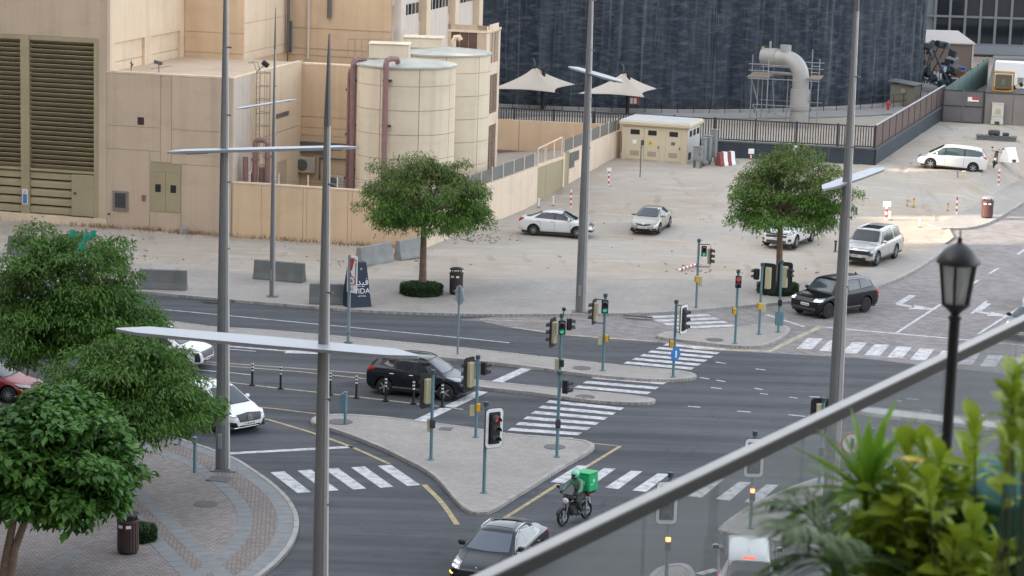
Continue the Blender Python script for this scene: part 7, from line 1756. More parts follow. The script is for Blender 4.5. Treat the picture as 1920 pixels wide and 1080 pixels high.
letter('VIDA', .36, HB * .36, sx=1.05); letter('HOTELS', .11, HB * .25, sx=1.1); letter('\uFE8D\uFEAA\uFEF4\uFED3', .46, HB * .56)
b = MB(); b.box((0, -(D0 / 2 + (D1 - D0) / 2 * .47) - .006, HB * .47), (.55, .006, .012)); b.build('printed_rule', M_WHITEP, vb_); letter('\u2227', .2, HB * .86, 'emblem')

# ================================================================ BARRIERS, BINS, POSTS
def barrier(px0, px1, label, h=1.0, terrain=True, stripes=False):
    mc = M_CONC if h > 1 else pal('weathered_concrete', (.15, .155, .152), .9, var=.15, scale=1.5, detail=7, spec=.2)
    a, c = (gt(*px0), gt(*px1)) if terrain else (g(*px0, .12), g(*px1, .12)); d = c - a; L = d.to_2d().length; p = (a + c) / 2
    t = T('concrete_barrier', label, 'barrier', (p.x, p.y, min(a.z, c.z)), math.atan2(d.y, d.x))
    prof = [(-.32, 0), (.32, 0), (.32, h * .1), (.22, h * .38), (.13, h), (-.13, h), (-.22, h * .38), (-.32, h * .1)]
    MX = Matrix(((0, 0, 1, 0), (1, 0, 0, 0), (0, 1, 0, 0), (0, 0, 0, 1)))
    if not stripes: MB().prism(prof, -L / 2, L / 2, M=MX).build('body', mc, t)
    else:
        for k in range(4): MB().prism(prof, -L / 2 + L * k / 4, -L / 2 + L * (k + 1) / 4, M=MX).build('stripe', pal('barrier_red', (.26, .07, .06), .8) if k % 2 == 0 else M_WHITEP, t)
    for s in (-1, 1): MB().tube([(s * L * .28, 0, h - .02), (s * L * .28, 0, h + .07), (s * L * .28 + .12, 0, h + .07), (s * L * .28 + .12, 0, h - .02)], .015, 5).build('lifting_loop', M_SEAM, t)
barrier((262, 541), (350, 544), 'grey concrete barrier at the left by the far kerb, under the leaves')
barrier((478, 522), (570, 530), 'grey concrete barrier behind the slim street light')
barrier((580, 569), (650, 571), 'grey concrete barrier behind the nearest street light and navy sign')
barrier((672, 500), (731, 489), 'pale concrete barrier standing askew behind the navy sign', 1.05)
barrier((745, 487), (792, 479), 'pale concrete barrier just left of the tree trunk on the lot', 1.05)
barrier((18, 476), (60, 480), 'grey concrete barrier at the far left edge behind the trees')
barrier((1346, 311), (1374, 308), 'red and white striped barrier by the grey cabinets', .95, stripes=True)
# white water barrier at the right
p = gt(1892, 303); wb_ = T('plastic_barrier', 'white sloping plastic barrier behind the people carrier', 'barrier', p, R(35)); MB().prism([(-.5, 0), (.5, 0), (.22, .95), (-.05, 1.05)], -.5, .5, M=Matrix(((0, 0, 1, 0), (1, 0, 0, 0), (0, 1, 0, 0), (0, 0, 0, 1)))).build('body', M_WHITEP, wb_); MB().box((0, -.3, .1), (.3, .45, .2)).build('foot_slot', M_DKGREY, wb_)
def bin_(p, label, s=1.0, lid=M_BLACK, col=(.055, .03, .028)):
    t = T('litter_bin', label, 'litter bin', p, R(-10)); M_BIN = pal('bin_brown_%d' % int(col[0] * 1000), col, .55)
    MB().lathe([(.30 * s, 0), (.31 * s, .03), (.31 * s, .1), (.29 * s, .1)], 20).build('foot_ring', M_BLACK, t)
    for k in range(20):
        a = 2 * math.pi * k / 20; MB().bev((math.cos(a) * .33 * s, math.sin(a) * .33 * s, .56), (.03, .09 * s, .94), .008, a).build('stave', M_BIN, t)
    MB().lathe([(.30 * s, .05), (.31 * s, 1.0), (.28 * s, 1.02)], 20).build('liner', M_BLACK, t)
    MB().lathe([(.36 * s, 1.03), (.37 * s, 1.06), (.37 * s, 1.1), (.34 * s, 1.12)], 22).build('rim', M_BIN, t)
    b = MB()
    for k in range(4): a = math.pi / 4 + k * math.pi / 2; b.box((math.cos(a) * .3 * s, math.sin(a) * .3 * s, 1.19), (.05, .05, .18))
    b.build('lid_posts', M_BLACK, t); MB().lathe([(.36 * s, 1.28), (.35 * s, 1.32), (.2 * s, 1.38), (.02, 1.4)], 22).build('lid', lid, t)
    for a in (-2.0, -1.2): MB().bev((math.cos(a) * .35 * s, math.sin(a) * .35 * s, .93), (.02, .16 * s, .10), .004, a).build('white_label', M_WHITEP, t)
bin_(g(855, 551, .12), 'dark brown litter bin on the far pavement right of the street tree')
bin_(g(1850, 408, .12), 'reddish brown litter bin with a metal lid by the sunlit kerb at the right', 1.1, M_STEEL, (.105, .045, .04))
bin_(g(240, 1036, .12), 'dark brown litter bin under the near tree on the plaza', 1.0)
# black delineator posts with white bands
def delineator(label):
    t = T('delineator_post', label, 'bollard', (0, 0, 0), 0, 'black delineator posts along the lane edge')
    MB().cyl((0, 0, 0), (0, 0, .04), .13, n=10).build('foot', M_BLACK, t); MB().cyl((0, 0, .04), (0, 0, .98), .05, .045, n=10).build('post', M_BLACK, t, smooth=True)
    for z in (.62, .76, .90): MB().cyl((0, 0, z), (0, 0, z + .06), .052, n=10).build('reflective_band', M_WHITEP, t)
    return t
dl = None
for (x, y), lab in zip([(473, 722), (526, 728.5), (619, 740), (668, 746), (723, 752), (775, 757.5), (829, 763.5)], ['leftmost black and white banded lane post, right of the plaza street light', 'black and white banded lane post, second from the left', 'black and white banded lane post just right of the nearest street light', 'black and white banded lane post just left of the slate SUV', 'black and white banded lane post in front of the rear wheel of the slate SUV', 'black and white banded lane post in front of the slate SUV doors', 'black and white banded lane post in front of the front wheel of the slate SUV']):
    p = g(x, y, .012)
    if dl is None: dl = delineator(lab); dl.location = p
    else: dup(dl, p, rnd.uniform(0, 3), lab)
# red and white posts in the lot
def rw_post(base, top, label, plate=None, r=.055, tilt=None, n=None):
    p = gt(*base); H = max(.3, zat(p, top) - p.z); t = T('striped_post', label, 'post', p, 0)
    k = n or max(4, int(H / .16))
    for i in range(k): MB().cyl((0, 0, H * i / k), (0, 0, H * (i + 1) / k), r, n=8).build('band', M_REDP if i % 2 else M_WHITEP, t)
    if plate: MB().bev((0, -.07, H + plate[1] / 2 - .05), (plate[0], .03, plate[1]), .005).build('plate', M_WHITEP if len(plate) < 3 else plate[2], t)
    if tilt: t.rotation_euler = tilt
    return t
rw_post((1407, 313), 287, 'red and white striped post with a white plate left of the right hand tree', (.40, .36))
rw_post((1491, 305), 282, 'red and white striped post with a white plate above the right hand tree', (.38, .40))
rw_post((1141, 349), 320, 'red and white striped post on the sand below the small kiosk', (.3, .25))
rw_post((1070, 390), 356, 'red and white striped post by the olive gate')
rw_post((1661, 413), 386, 'red and white striped post with a wide white plate behind the silver SUV', (.50, .34), .085)
rw_post((1793, 402), 370, 'red and white striped post in the middle of the sand near the litter bin')
rw_post((1872, 348), 317, 'red and white striped post just right of the people carrier')
rw_post((1586, 500), 465, 'thin leaning red and white striped post by the silver SUV', None, .04, (0, R(-4), 0))
fp_ = gt(1272, 509); fq = gt(1306, 498); dd = fq - fp_
ft = T('striped_post', 'red and white striped post lying fallen on the sand', 'post', fp_ + Vector((0, 0, .07)), math.atan2(dd.y, dd.x)); LL = dd.to_2d().length
for i in range(10): MB().cyl((LL * i / 10, 0, 0), (LL * (i + 1) / 10, 0, .02), .065, n=8).build('band', M_REDP if i % 2 else M_WHITEP, ft)
def stub(base, top, label, m, r=.05, cat='post', cap=None):
    p = gt(*base); H = max(.2, zat(p, top) - p.z); t = T('marker_post', label, cat, p, 0); MB().cyl((0, 0, 0), (0, 0, H), r, n=8).build('post', m, t)
    MB().cyl((0, 0, H), (0, 0, H + .06), r * 1.6, n=8).build('cap', cap or m, t); MB().box((0, 0, .02), (r * 4, r * 4, .05)).build('foot', M_CONC, t)
stub((1724, 425), 411, 'small white marker post on the sunlit strip', M_WHITEP); stub((1668, 412), 398, 'short white marker post beside the wide plated striped post', M_WHITEP, .06)
stub((1701, 386), 376, 'left small yellow marker on the sand behind the silver SUV', M_YELP, .04, cap=M_REDP); stub((1713, 388), 374, 'right small yellow marker on the sand behind the silver SUV', M_YELP, .05, cap=M_REDP)
stub((1777, 395), 383, 'small yellow marker beside the striped post near the litter bin', M_YELP, .04, cap=M_REDP); stub((1605, 402), 391, 'short dark stump at the right edge of the street tree', M_DKGREY, .06)
stub((1037, 385), 370, 'pale short marker by the olive gate', M_WHITEP, .04); stub((1010, 388), 374, 'pale short marker behind the white saloon roof', M_WHITEP, .045); stub((1795, 333), 321, 'short marker with a pink top in front of the people carrier', M_CONC, .05, cap=pal('pink_cap', (.55, .3, .28), .6)); stub((1806, 334), 322, 'short yellowish marker in front of the people carrier', pal('pale_yellow', (0, 0, 0)), .1, cap=M_WHITEP); stub((1566, 472), 453, 'short dark stump left of the silver SUV', M_DKGREY, .06)
p = gt(1200, 332); tp = T('thin_post', 'thin grey post with a small meter on top in front of the kiosk', 'post', p); H = zat(p, 263) - p.z; MB().cyl((0, 0, 0), (0, 0, H), .04, n=8).build('pole', M_STEELD, tp); MB().bev((.08, -.05, H - .15), (.2, .12, .34), .02).build('meter', M_DKGREY, tp)
pp = gt(1868, 262); pk_ = T('pallet_stack', 'grey pallet with scrap on it at the back of the sand', 'pallet', pp, BROT)
for k in range(5): MB().box((-1.3 + k * .65, 0, .28), (.5, 1.2, .06)).build('plank', M_CONCD, pk_)
MB().box((0, -.5, .12), (3, .12, .25)).box((0, .5, .12), (3, .12, .25)).build('bearer', M_CONCD, pk_); MB().bev((-.2, 0, .55), (.9, .5, .4), .1).bev((.7, .1, .45), (.5, .4, .25), .05).build('scrap', M_DKGREY, pk_)

# ================================================================ TREES
def leaf_cloud(pts, size, m, name, parent, droop=.35, aspect=.42, seed=1, curl=.3, az=None):
    """many small two-faced leaves, one bent quad pair each"""
    n = len(pts); rg = np.random.default_rng(seed); P = np.array(pts)
    a = rg.uniform(0, 2 * np.pi, n) if az is None else np.array(az) + rg.normal(0, .95, n); el = rg.normal(-droop, .42, n)
    d = np.stack([np.cos(a) * np.cos(el), np.sin(a) * np.cos(el), np.sin(el)], 1)
    sd = np.stack([-np.sin(a), np.cos(a), rg.normal(0, .35, n)], 1); sd /= np.linalg.norm(sd, axis=1)[:, None]
    L = size * rg.uniform(.6, 1.35, n)[:, None]; W = L * aspect
    mid = P + d * L * .5; tip = P + d * L + np.array([0, 0, -1]) * L * curl
    V = np.stack([P, mid + sd * W * .5, tip, mid - sd * W * .5], 1).reshape(-1, 3)
    me = bpy.data.meshes.new(name); me.vertices.add(4 * n); me.vertices.foreach_set('co', V.ravel())
    me.loops.add(4 * n); me.loops.foreach_set('vertex_index', np.arange(4 * n)); me.polygons.add(n)
    me.polygons.foreach_set('loop_start', np.arange(0, 4 * n, 4)); me.polygons.foreach_set('loop_total', np.full(n, 4))
    me.materials.append(m); me.update(); me.validate(); return ob(name, me, parent)
def leaf_mat(name, c1, c2, c3):
    m = bpy.data.materials.new(name); m.use_nodes = True; nt = m.node_tree; b = nt.nodes['Principled BSDF']; b.inputs['Roughness'].default_value = .5; b.inputs['Specular IOR Level'].default_value = .35
    ge = nt.nodes.new('ShaderNodeNewGeometry'); rp = nt.nodes.new('ShaderNodeValToRGB'); rp.color_ramp.elements[0].color = c1 + (1,); rp.color_ramp.elements[1].color = c2 + (1,)
    e = rp.color_ramp.elements.new(.93); e.color = c2 + (1,); rp.color_ramp.elements[2].color = c3 + (1,)
    n_ = nt.nodes.new('ShaderNodeTexNoise'); n_.inputs['Scale'].default_value = .9; n_.inputs['Detail'].default_value = 3; nt.links.new(ge.outputs['Position'], n_.inputs['Vector'])
    ad = nt.nodes.new('ShaderNodeMath'); ad.operation = 'MULTIPLY_ADD'; nt.links.new(ge.outputs['Random Per Island'], ad.inputs[0]); ad.inputs[1].default_value = .55
    sb_ = nt.nodes.new('ShaderNodeMath'); sb_.operation = 'MULTIPLY'; nt.links.new(n_.outputs['Fac'], sb_.inputs[0]); sb_.inputs[1].default_value = .55; nt.links.new(sb_.outputs[0], ad.inputs[2])
    nt.links.new(ad.outputs[0], rp.inputs[0]); nt.links.new(rp.outputs[0], b.inputs['Base Color'])
    tr = nt.nodes.new('ShaderNodeBsdfTranslucent'); nt.links.new(rp.outputs[0], tr.inputs['Color']); mx = nt.nodes.new('ShaderNodeMixShader'); mx.inputs[0].default_value = .28
    nt.links.new(b.outputs[0], mx.inputs[1]); nt.links.new(tr.outputs[0], mx.inputs[2]); nt.links.new(mx.outputs[0], nt.nodes['Material Output'].inputs[0]); return m
LEAF_A = leaf_mat('leaves_feathery', (.030, .098, .022), (.14, .275, .046), (.23, .28, .07))
LEAF_M = leaf_mat('leaves_street_tree', (.042, .115, .024), (.155, .285, .046), (.23, .27, .07))
LEAF_B = leaf_mat('leaves_broad', (.024, .088, .024), (.12, .26, .044), (.21, .33, .055))
LEAF_C = leaf_mat('leaves_dry_tops', (.10, .13, .045), (.22, .21, .085), (.30, .19, .10))
LEAF_D = leaf_mat('leaves_hedge', (.02, .05, .018), (.05, .095, .03), (.08, .12, .04))
def tree(base, label, crown, trunk_h, r_trunk, nclump, per, size, m, seed, aspect=.4, lean=(0, 0), dry=0, z0=.12, world=None, spread=.55, droop=.35, flat=.55, multi=1, thin=.14):
    """crown = (centre offset x, y, z), (radius x, y, z)"""
    rg = random.Random(seed); p = g(*base, z0) if world is None else Vector(world)
    t = T('tree', label, 'tree', p, 0); (cx, cy, cz), (rx, ry, rz) = crown
    b = MB(); tips = []
    forks = []
    for q in range(multi):
        ox = (q - (multi - 1) / 2) * .22; top = Vector((lean[0] + ox * 2.5, lean[1], trunk_h))
        b.tube([(ox, 0, -.05), (ox + lean[0] * .25 + rg.uniform(-.05, .05), lean[1] * .25, trunk_h * .35), (ox * 1.6 + lean[0] * .6, lean[1] * .6, trunk_h * .7), top], [r_trunk * 1.25, r_trunk, r_trunk * .85, r_trunk * .7], 10); forks.append(top)
    b.build('trunk', M_BARK, t, smooth=True, ang=60)
    cl = []
    while len(cl) < nclump:
        a = rg.uniform(0, 6.283); zr = rg.uniform(-.75, 1) ; rr = math.sqrt(max(0, 1 - zr * zr)) * (rg.uniform(0.25, 1) ** .5)
        s = rg.uniform(.72, 1.06)
        s *= rg.choice((1, 1, 1, 1.12, .8)); v = Vector((math.cos(a) * rr * rx * s, math.sin(a) * rr * ry * s, (zr * (.75 if zr < 0 else 1)) * rz * s * (1 - .35 * rr if zr < 0 else 1)))
        cl.append(Vector((cx, cy, cz)) + v)
    lb = MB()
    for k in range(min(nclump, 44)):
        e = cl[k]; f = min(forks, key=lambda q: (q - e).length); mid = f.lerp(e, .5) + Vector((rg.uniform(-.3, .3), rg.uniform(-.3, .3), rg.uniform(-.1, .4)))
        lb.tube([f - Vector((0, 0, .25)), f.lerp(mid, .5) + Vector((0, 0, .12)), mid, e], [r_trunk * .42, r_trunk * .3, r_trunk * .2, .012], 5)
    lb.build('limbs', M_BARK, t)
    pts = []; dpts = []; pa = []; da = []
    for c in cl:
        k = rg.uniform(.6, 1.35); sx = spread * k
        for _ in range(int(per * k)):
            # a flat drooping spray
            a = rg.uniform(0, 6.283); r_ = sx * rg.random() ** .55
            q = c + Vector((math.cos(a) * r_, math.sin(a) * r_, rg.gauss(0, sx * thin) - flat * r_ * r_ / max(.1, sx)))
            dr_ = dry and (c.z > cz + rz * .30) and rg.random() < dry; (dpts if dr_ else pts).append(tuple(q)); (da if dr_ else pa).append(a)
    leaf_cloud(pts, size, m, 'crown', t, droop, aspect, seed, az=pa)
    if dpts: leaf_cloud(dpts, size * .9, LEAF_C, 'crown', t, droop, aspect, seed + 50, az=da)
    return t
# umbrella shaped street trees
def mid_tree(base, label, x0, x1, ytop, ybot, seed, trunk_px, dry):
    p = g(*base, .12); D = p.y; sc = D * 1.02 / FPX; rx = (x1 - x0) / 2 * sc * 1.0; cx = ((x0 + x1) / 2 - base[0]) * sc; zt_, zb_ = zat(p, ytop) - .1, zat(p, ybot) - .1
    return tree(base, label, ((cx, 0, (zt_ + zb_) / 2 + .1), (rx, rx * .95, (zt_ - zb_) / 2 * 1.05)), zb_ + .35 * (zt_ - zb_), .18, 150, 235, .175, LEAF_M, seed, .32, dry=dry, spread=.66, flat=.42, thin=.22)
mid_tree((792, 548), 'feathery street tree in a hedge ring in front of the boundary wall corner', 668, 930, 300, 470, 11, 0, .45)
mid_tree((1457, 548), 'feathery street tree in front of the white SUV, its crown brown at the top', 1346, 1600, 292, 468, 23, 0, .5)
def hedge(px, rx, label, h=.5, seed=1):
    p = g(*px, .12); t = T('hedge', label, 'hedge', p, 0); rg = random.Random(seed)
    MB().lathe([(rx * .9, 0), (rx, .05), (rx * .97, h * .7), (rx * .7, h * .9), (.05, h)], 22).build('stems', pal('hedge_core', (.02, .035, .015), .9), t, smooth=True); pts = []
    for _ in range(5200):
        a = rg.uniform(0, 6.283); u = rg.random(); 
        if u < .5: pts.append((math.cos(a) * rx * 1.0, math.sin(a) * rx * 1.0, rg.uniform(.02, h)))
        else: r_ = rx * math.sqrt(rg.random()); pts.append((math.cos(a) * r_, math.sin(a) * r_, h * (1.02 - .12 * (r_ / rx) ** 4) + rg.gauss(0, .03)))
    leaf_cloud(pts, .10, LEAF_D, 'foliage', t, -.2, .55, seed)
hedge((790, 551), 1.05, 'low clipped hedge ring round the foot of the street tree on the far pavement', seed=3)
hedge((1458, 549), 1.05, 'low clipped hedge ring behind the signals at the foot of the right hand tree', seed=4)
hedge((262, 1012), .5, 'small dark shrub beside the near litter bin', .45, seed=5)
# near trees on the plaza
def near_tree(base, label, cpx, rpx, seed, n, per, size, m, aspect, r_tr, multi=1, D=None, spread=.6, lean=(0, 0), dry=0, rz_k=1.0, droop=.3, flat=.55):
    p = g(*base, .12); D = p.y; sc = math.hypot(D, 20) / FPX
    # crown centre on its sight line at the tree's own distance
    d = ray(*cpx); C = Vector(CO + d * (D / d[1])) - p; rx = rpx[0] * sc; rz = rpx[1] * sc
    return tree(base, label, ((C.x, C.y, C.z), (rx, rx * .85, rz * rz_k)), max(1.6, C.z - rz * .35), r_tr, n, per, size, m, seed, aspect, dry=dry, spread=spread, lean=(C.x * .5, 0), multi=multi, droop=droop, flat=flat)
near_tree((118, 800), 'large feathery tree at the left with a green net caught in its crown', (118, 592), (168, 165), 31, 170, 330, .18, LEAF_A, .38, .2, spread=.80, dry=.08, flat=.3)
near_tree((205, 940), 'bright green feathery tree behind the plaza bin, reaching over the slip lane', (250, 748), (172, 122), 37, 165, 330, .165, LEAF_A, .38, .17, spread=.76, dry=.06, flat=.3)
near_tree((12, 1085), 'broad leaved tree at the lower left corner with forked trunks', (92, 882), (172, 152), 41, 190, 120, .28, LEAF_B, .72, .13, 2, spread=.60, droop=.12)
p = g(118, 800, .12); d = ray(160, 455); q = Vector(CO + d * ((p.y - 1.2) / d[1]))
net = T('green_net', 'scrap of bright teal net caught in the top of the left tree', 'net', q); rg = random.Random(5)
for k in range(5):
    c = Vector((rg.uniform(-.5, .3), rg.uniform(-.3, .3), rg.uniform(-.7, .4))); MB().add([*[c + Vector(w) * .62 for w in ((-.2, 0, -.25), (.22, .1, -.2), (.16, 0, .25), (-.15, .1, .2), (-.2, .03, -.25), (.22, .13, -.2), (.16, .03, .25), (-.15, .13, .2))]], [(0, 1, 2, 3), (7, 6, 5, 4), (0, 4, 5, 1), (1, 5, 6, 2), (2, 6, 7, 3), (3, 7, 4, 0)]).build('net_fold', pal('net_teal', (.02, .30, .22), .6), net)

# ================================================================ THE TERRACE IN FRONT
def fg(px, py, D):
    d = ray(px, py); return Vector(CO + d * (D / d[1]))
RP1 = fg(1043, 1003, 10.0); RZ_ = RP1.z; RP2 = g(1861, 616, RZ_); rd_ = (RP2 - RP1); rd_.z = 0; rdn = rd_.normalized(); ra = math.atan2(rdn.y, rdn.x)
E0 = RP1 - rdn * 3.2; RLEN = rd_.length + 3.2 + 3.0; FLZ = RZ_ - 1.12
rn = Vector((-rdn.y, rdn.x, 0))                     # towards the street
bal = T('balustrade', 'glass balustrade with a brushed steel handrail crossing the lower right foreground', 'balustrade', (E0.x, E0.y, RZ_), ra)
M_RAIL = pal('brushed_handrail', (.37, .36, .345), .45, .4, var=.06, scale=6)
MB().bev((RLEN / 2, -.032, -.009), (RLEN, .062, .018), .006).build('handrail', M_RAIL, bal)
MB().bev((RLEN / 2, -.036, -.049), (RLEN, .046, .062), .006).build('rail_shade_side', pal('rail_shade_dark', (.013, .012, .011), .6), bal)  # near side of the rail, its shade put into a near-black colour
def glassmat():
    m = bpy.data.materials.new('dusty_glass'); m.use_nodes = True; nt = m.node_tree; b = nt.nodes['Principled BSDF']
    b.inputs['Base Color'].default_value = (.33, .335, .33, 1); b.inputs['Roughness'].default_value = .5
    tr = nt.nodes.new('ShaderNodeBsdfTransparent'); tr.inputs['Color'].default_value = (.93, .945, .94, 1)
    gl = nt.nodes.new('ShaderNodeBsdfGlossy'); gl.inputs['Roughness'].default_value = .02
    n_ = nt.nodes.new('ShaderNodeTexNoise'); n_.inputs['Scale'].default_value = 1.6; n_.inputs['Detail'].default_value = 5
    ge = nt.nodes.new('ShaderNodeNewGeometry'); nt.links.new(ge.outputs['Position'], n_.inputs['Vector'])
    r = nt.nodes.new('ShaderNodeMapRange'); r.inputs[1].default_value = .3; r.inputs[2].default_value = .7; r.inputs[3].default_value = .15; r.inputs[4].default_value = .26; nt.links.new(n_.outputs['Fac'], r.inputs[0])
    m1 = nt.nodes.new('ShaderNodeMixShader'); nt.links.new(r.outputs[0], m1.inputs[0]); nt.links.new(tr.outputs[0], m1.inputs[1]); nt.links.new(b.outputs[0], m1.inputs[2])
    fr = nt.nodes.new('ShaderNodeFresnel'); fr.inputs['IOR'].default_value = 1.45; om = nt.nodes.new('ShaderNodeMath'); om.operation = 'SUBTRACT'; om.inputs[0].default_value = 1; nt.links.new(ge.outputs['Backfacing'], om.inputs[1]); fm_ = nt.nodes.new('ShaderNodeMath'); fm_.operation = 'MULTIPLY'; nt.links.new(fr.outputs[0], fm_.inputs[0]); nt.links.new(om.outputs[0], fm_.inputs[1]); m2 = nt.nodes.new('ShaderNodeMixShader'); nt.links.new(fm_.outputs[0], m2.inputs[0]); nt.links.new(m1.outputs[0], m2.inputs[1]); nt.links.new(gl.outputs[0], m2.inputs[2])
    nt.links.new(m2.outputs[0], nt.nodes['Material Output'].inputs[0]); return m
M_FGLASS = glassmat()
def railx(px, py): 
    d = ray(px, py); n_ = np.array([rn.x, rn.y, 0]); P = CO + d * (((np.array(E0) - CO) @ n_) / (d @ n_)); return (Vector(P) - E0).dot(rdn)
js = [0.05, railx(1193, 1000), railx(1490, 880), railx(1755, 760), railx(1892, 700)]; js += [js[-1] + 1.4, RLEN]
for a, c in zip(js, js[1:]):
    MB().bev((0.5 * (a + c), -.034, -.58), (c - a - .014, .012, 1.06), .003).build('glass_panel', M_FGLASS, bal)
for k in range(1, len(js) - 1): MB().bev((js[k], -.05, -1.08), (.09, .05, .10), .01).build('glass_clamp', M_STEEL, bal)
# floor of the terrace and the block that carries it
q0, q1 = E0 + rn * .05, E0 + rdn * RLEN + rn * .05
struct('terrace_floor', MB().prism([(q0.x, q0.y), (q1.x, q1.y), (14, -4), (-4, -4)], FLZ - .25, FLZ), M_CONC)
pod = MB().prism([(q0.x + .2, q0.y - .1), (q1.x - .3, q1.y - .3), (13.5, -3.8), (-3.6, -3.8)], 0, FLZ - .25).build('podium_block', M_PALEW); pod['label'] = 'pale podium block carrying the planted terrace'; pod['category'] = 'building'
# planter
plc = fg(1720, 1500, 8.0); pq = T('planter', 'long low planter box under the terrace plants', 'planter', (plc.x + .25, 8.6, FLZ), ra)
MB().bev((0, 0, .28), (3.4, .8, .56), .02).build('box', M_CONCD, pq); MB().box((0, 0, .575), (3.3, .7, .03)).build('soil', pal('soil', (.05, .035, .025), .95), pq)
# lantern on its post
LD = 12.2; c0 = fg(1790.5, 593, LD); pxm = math.hypot(LD, 2.5) / FPX
ln = T('garden_lantern', 'black six sided garden lantern on a round post by the balustrade', 'lantern', (c0.x, c0.y, FLZ)); zl_ = c0.z - FLZ
M_LANT = pal('lantern_black', (.016, .017, .018), .5); M_LDOME = pal('lantern_dome', (.03, .033, .033), .4)
MB().lathe([(.028, 0), (.028, zl_ - .02), (.034, zl_ - .015), (.034, zl_)], 16).build('post', M_LANT, ln, smooth=True, ang=40); MB().lathe([(.12, 0), (.12, .03), (.05, .12), (.04, .3)], 16).build('base', M_LANT, ln, smooth=True)
q = pxm
MB().lathe([(10.5 * q, zl_), (8 * q, zl_ + 4 * q), (13 * q, zl_ + 10 * q), (27 * q, zl_ + 22 * q), (27 * q, zl_ + 25 * q), (25 * q, zl_ + 25 * q)], 18).build('cup', M_LANT, ln, smooth=True, ang=40)
zb0, zb1 = zl_ + 25 * q, zl_ + 99 * q; r0, r1 = 25 * q, 35 * q
M_LGL = bpy.data.materials.new('lantern_glass'); M_LGL.use_nodes = True; nt = M_LGL.node_tree; b_ = nt.nodes['Principled BSDF']; b_.inputs['Base Color'].default_value = (.62, .63, .60, 1); b_.inputs['Roughness'].default_value = .25
t_ = nt.nodes.new('ShaderNodeBsdfTransparent'); mx_ = nt.nodes.new('ShaderNodeMixShader'); mx_.inputs[0].default_value = .45; nt.links.new(t_.outputs[0], mx_.inputs[1]); nt.links.new(b_.outputs[0], mx_.inputs[2]); nt.links.new(mx_.outputs[0], nt.nodes['Material Output'].inputs[0])
for k in range(6):
    a0, a1 = R(60 * k + 12), R(60 * k + 72)
    A_, B_ = Vector((math.cos(a0), math.sin(a0), 0)), Vector((math.cos(a1), math.sin(a1), 0))
    vs = [A_ * r0 * .96 + Vector((0, 0, zb0)), B_ * r0 * .96 + Vector((0, 0, zb0)), B_ * r1 * .96 + Vector((0, 0, zb1)), A_ * r1 * .96 + Vector((0, 0, zb1))]; vs += [v * 1 + Vector((-v.x, -v.y, 0)).normalized() * .004 for v in vs]
    MB().add(vs, [(0, 1, 2, 3), (7, 6, 5, 4), (0, 4, 5, 1), (2, 6, 7, 3)]).build('pane', M_LGL, ln)
    MB().cyl(A_ * r0 + Vector((0, 0, zb0)), A_ * r1 + Vector((0, 0, zb1)), .0075, n=6).build('glazing_bar', M_LANT, ln)
MB().lathe([(36 * q, zb1), (41 * q, zb1 + 2 * q), (41 * q, zb1 + 6 * q), (37 * q, zb1 + 14 * q), (27 * q, zb1 + 28 * q), (14 * q, zb1 + 37 * q), (5 * q, zb1 + 41 * q), (4 * q, zb1 + 50 * q), (1.5 * q, zb1 + 52 * q), (1.2 * q, zb1 + 66 * q)], 18).build('dome', M_LDOME, ln, smooth=True, ang=40)
MB().cyl((0, 0, zb0), (0, 0, zb0 + 20 * q), 6 * q, n=10).build('lamp_holder', M_DKGREY, ln); MB().lathe([(7 * q, zb0 + 20 * q), (11 * q, zb0 + 34 * q), (11 * q, zb0 + 52 * q), (4 * q, zb0 + 60 * q)], 12).build('bulb', pal('opal_bulb', (.5, .5, .46), .4), ln, smooth=True)
# ---------------------------------------------------------------- plants
def fmat(name, c1, c2):
    return leaf_mat(name, c1, c2, tuple(min(1, x * 1.25) for x in c2))
PALM = fmat('palm_leaf', (.075, .19, .016), (.25, .44, .045)); FROND = fmat('frond_leaf', (.045, .09, .03), (.15, .22, .08)); SHRUB = fmat('shrub_leaf', (.10, .20, .016), (.42, .52, .045)); SHRUBD = fmat('shrub_leaf_dark', (.03, .09, .012), (.14, .25, .03))
def blade(L, W, nseg=7, fold=.25, droop=.1, tipw=.02):
    b = MB(); vs = []
    for i in range(nseg + 1):
        t = i / nseg; w = W * (math.sin(math.pi * min(1, t * .92 + .08)) ** .8) * .5 + tipw * W * (1 - t); z = -droop * L * t * t
        vs += [(L * t, -w, z + fold * w), (L * t, 0, z), (L * t, w, z + fold * w)]
    b.add(vs, [(3 * i + k, 3 * i + 3 + k, 3 * i + 4 + k, 3 * i + 1 + k) for i in range(nseg) for k in (0, 1)]); return b
def orient(o, pos, d, roll=0.0):
    d = Vector(d).normalized(); o.matrix_local = Matrix.Translation(pos) @ d.to_track_quat('X', 'Z').to_matrix().to_4x4() @ Matrix.Rotation(roll, 4, 'X')
rp_ = random.Random(12)
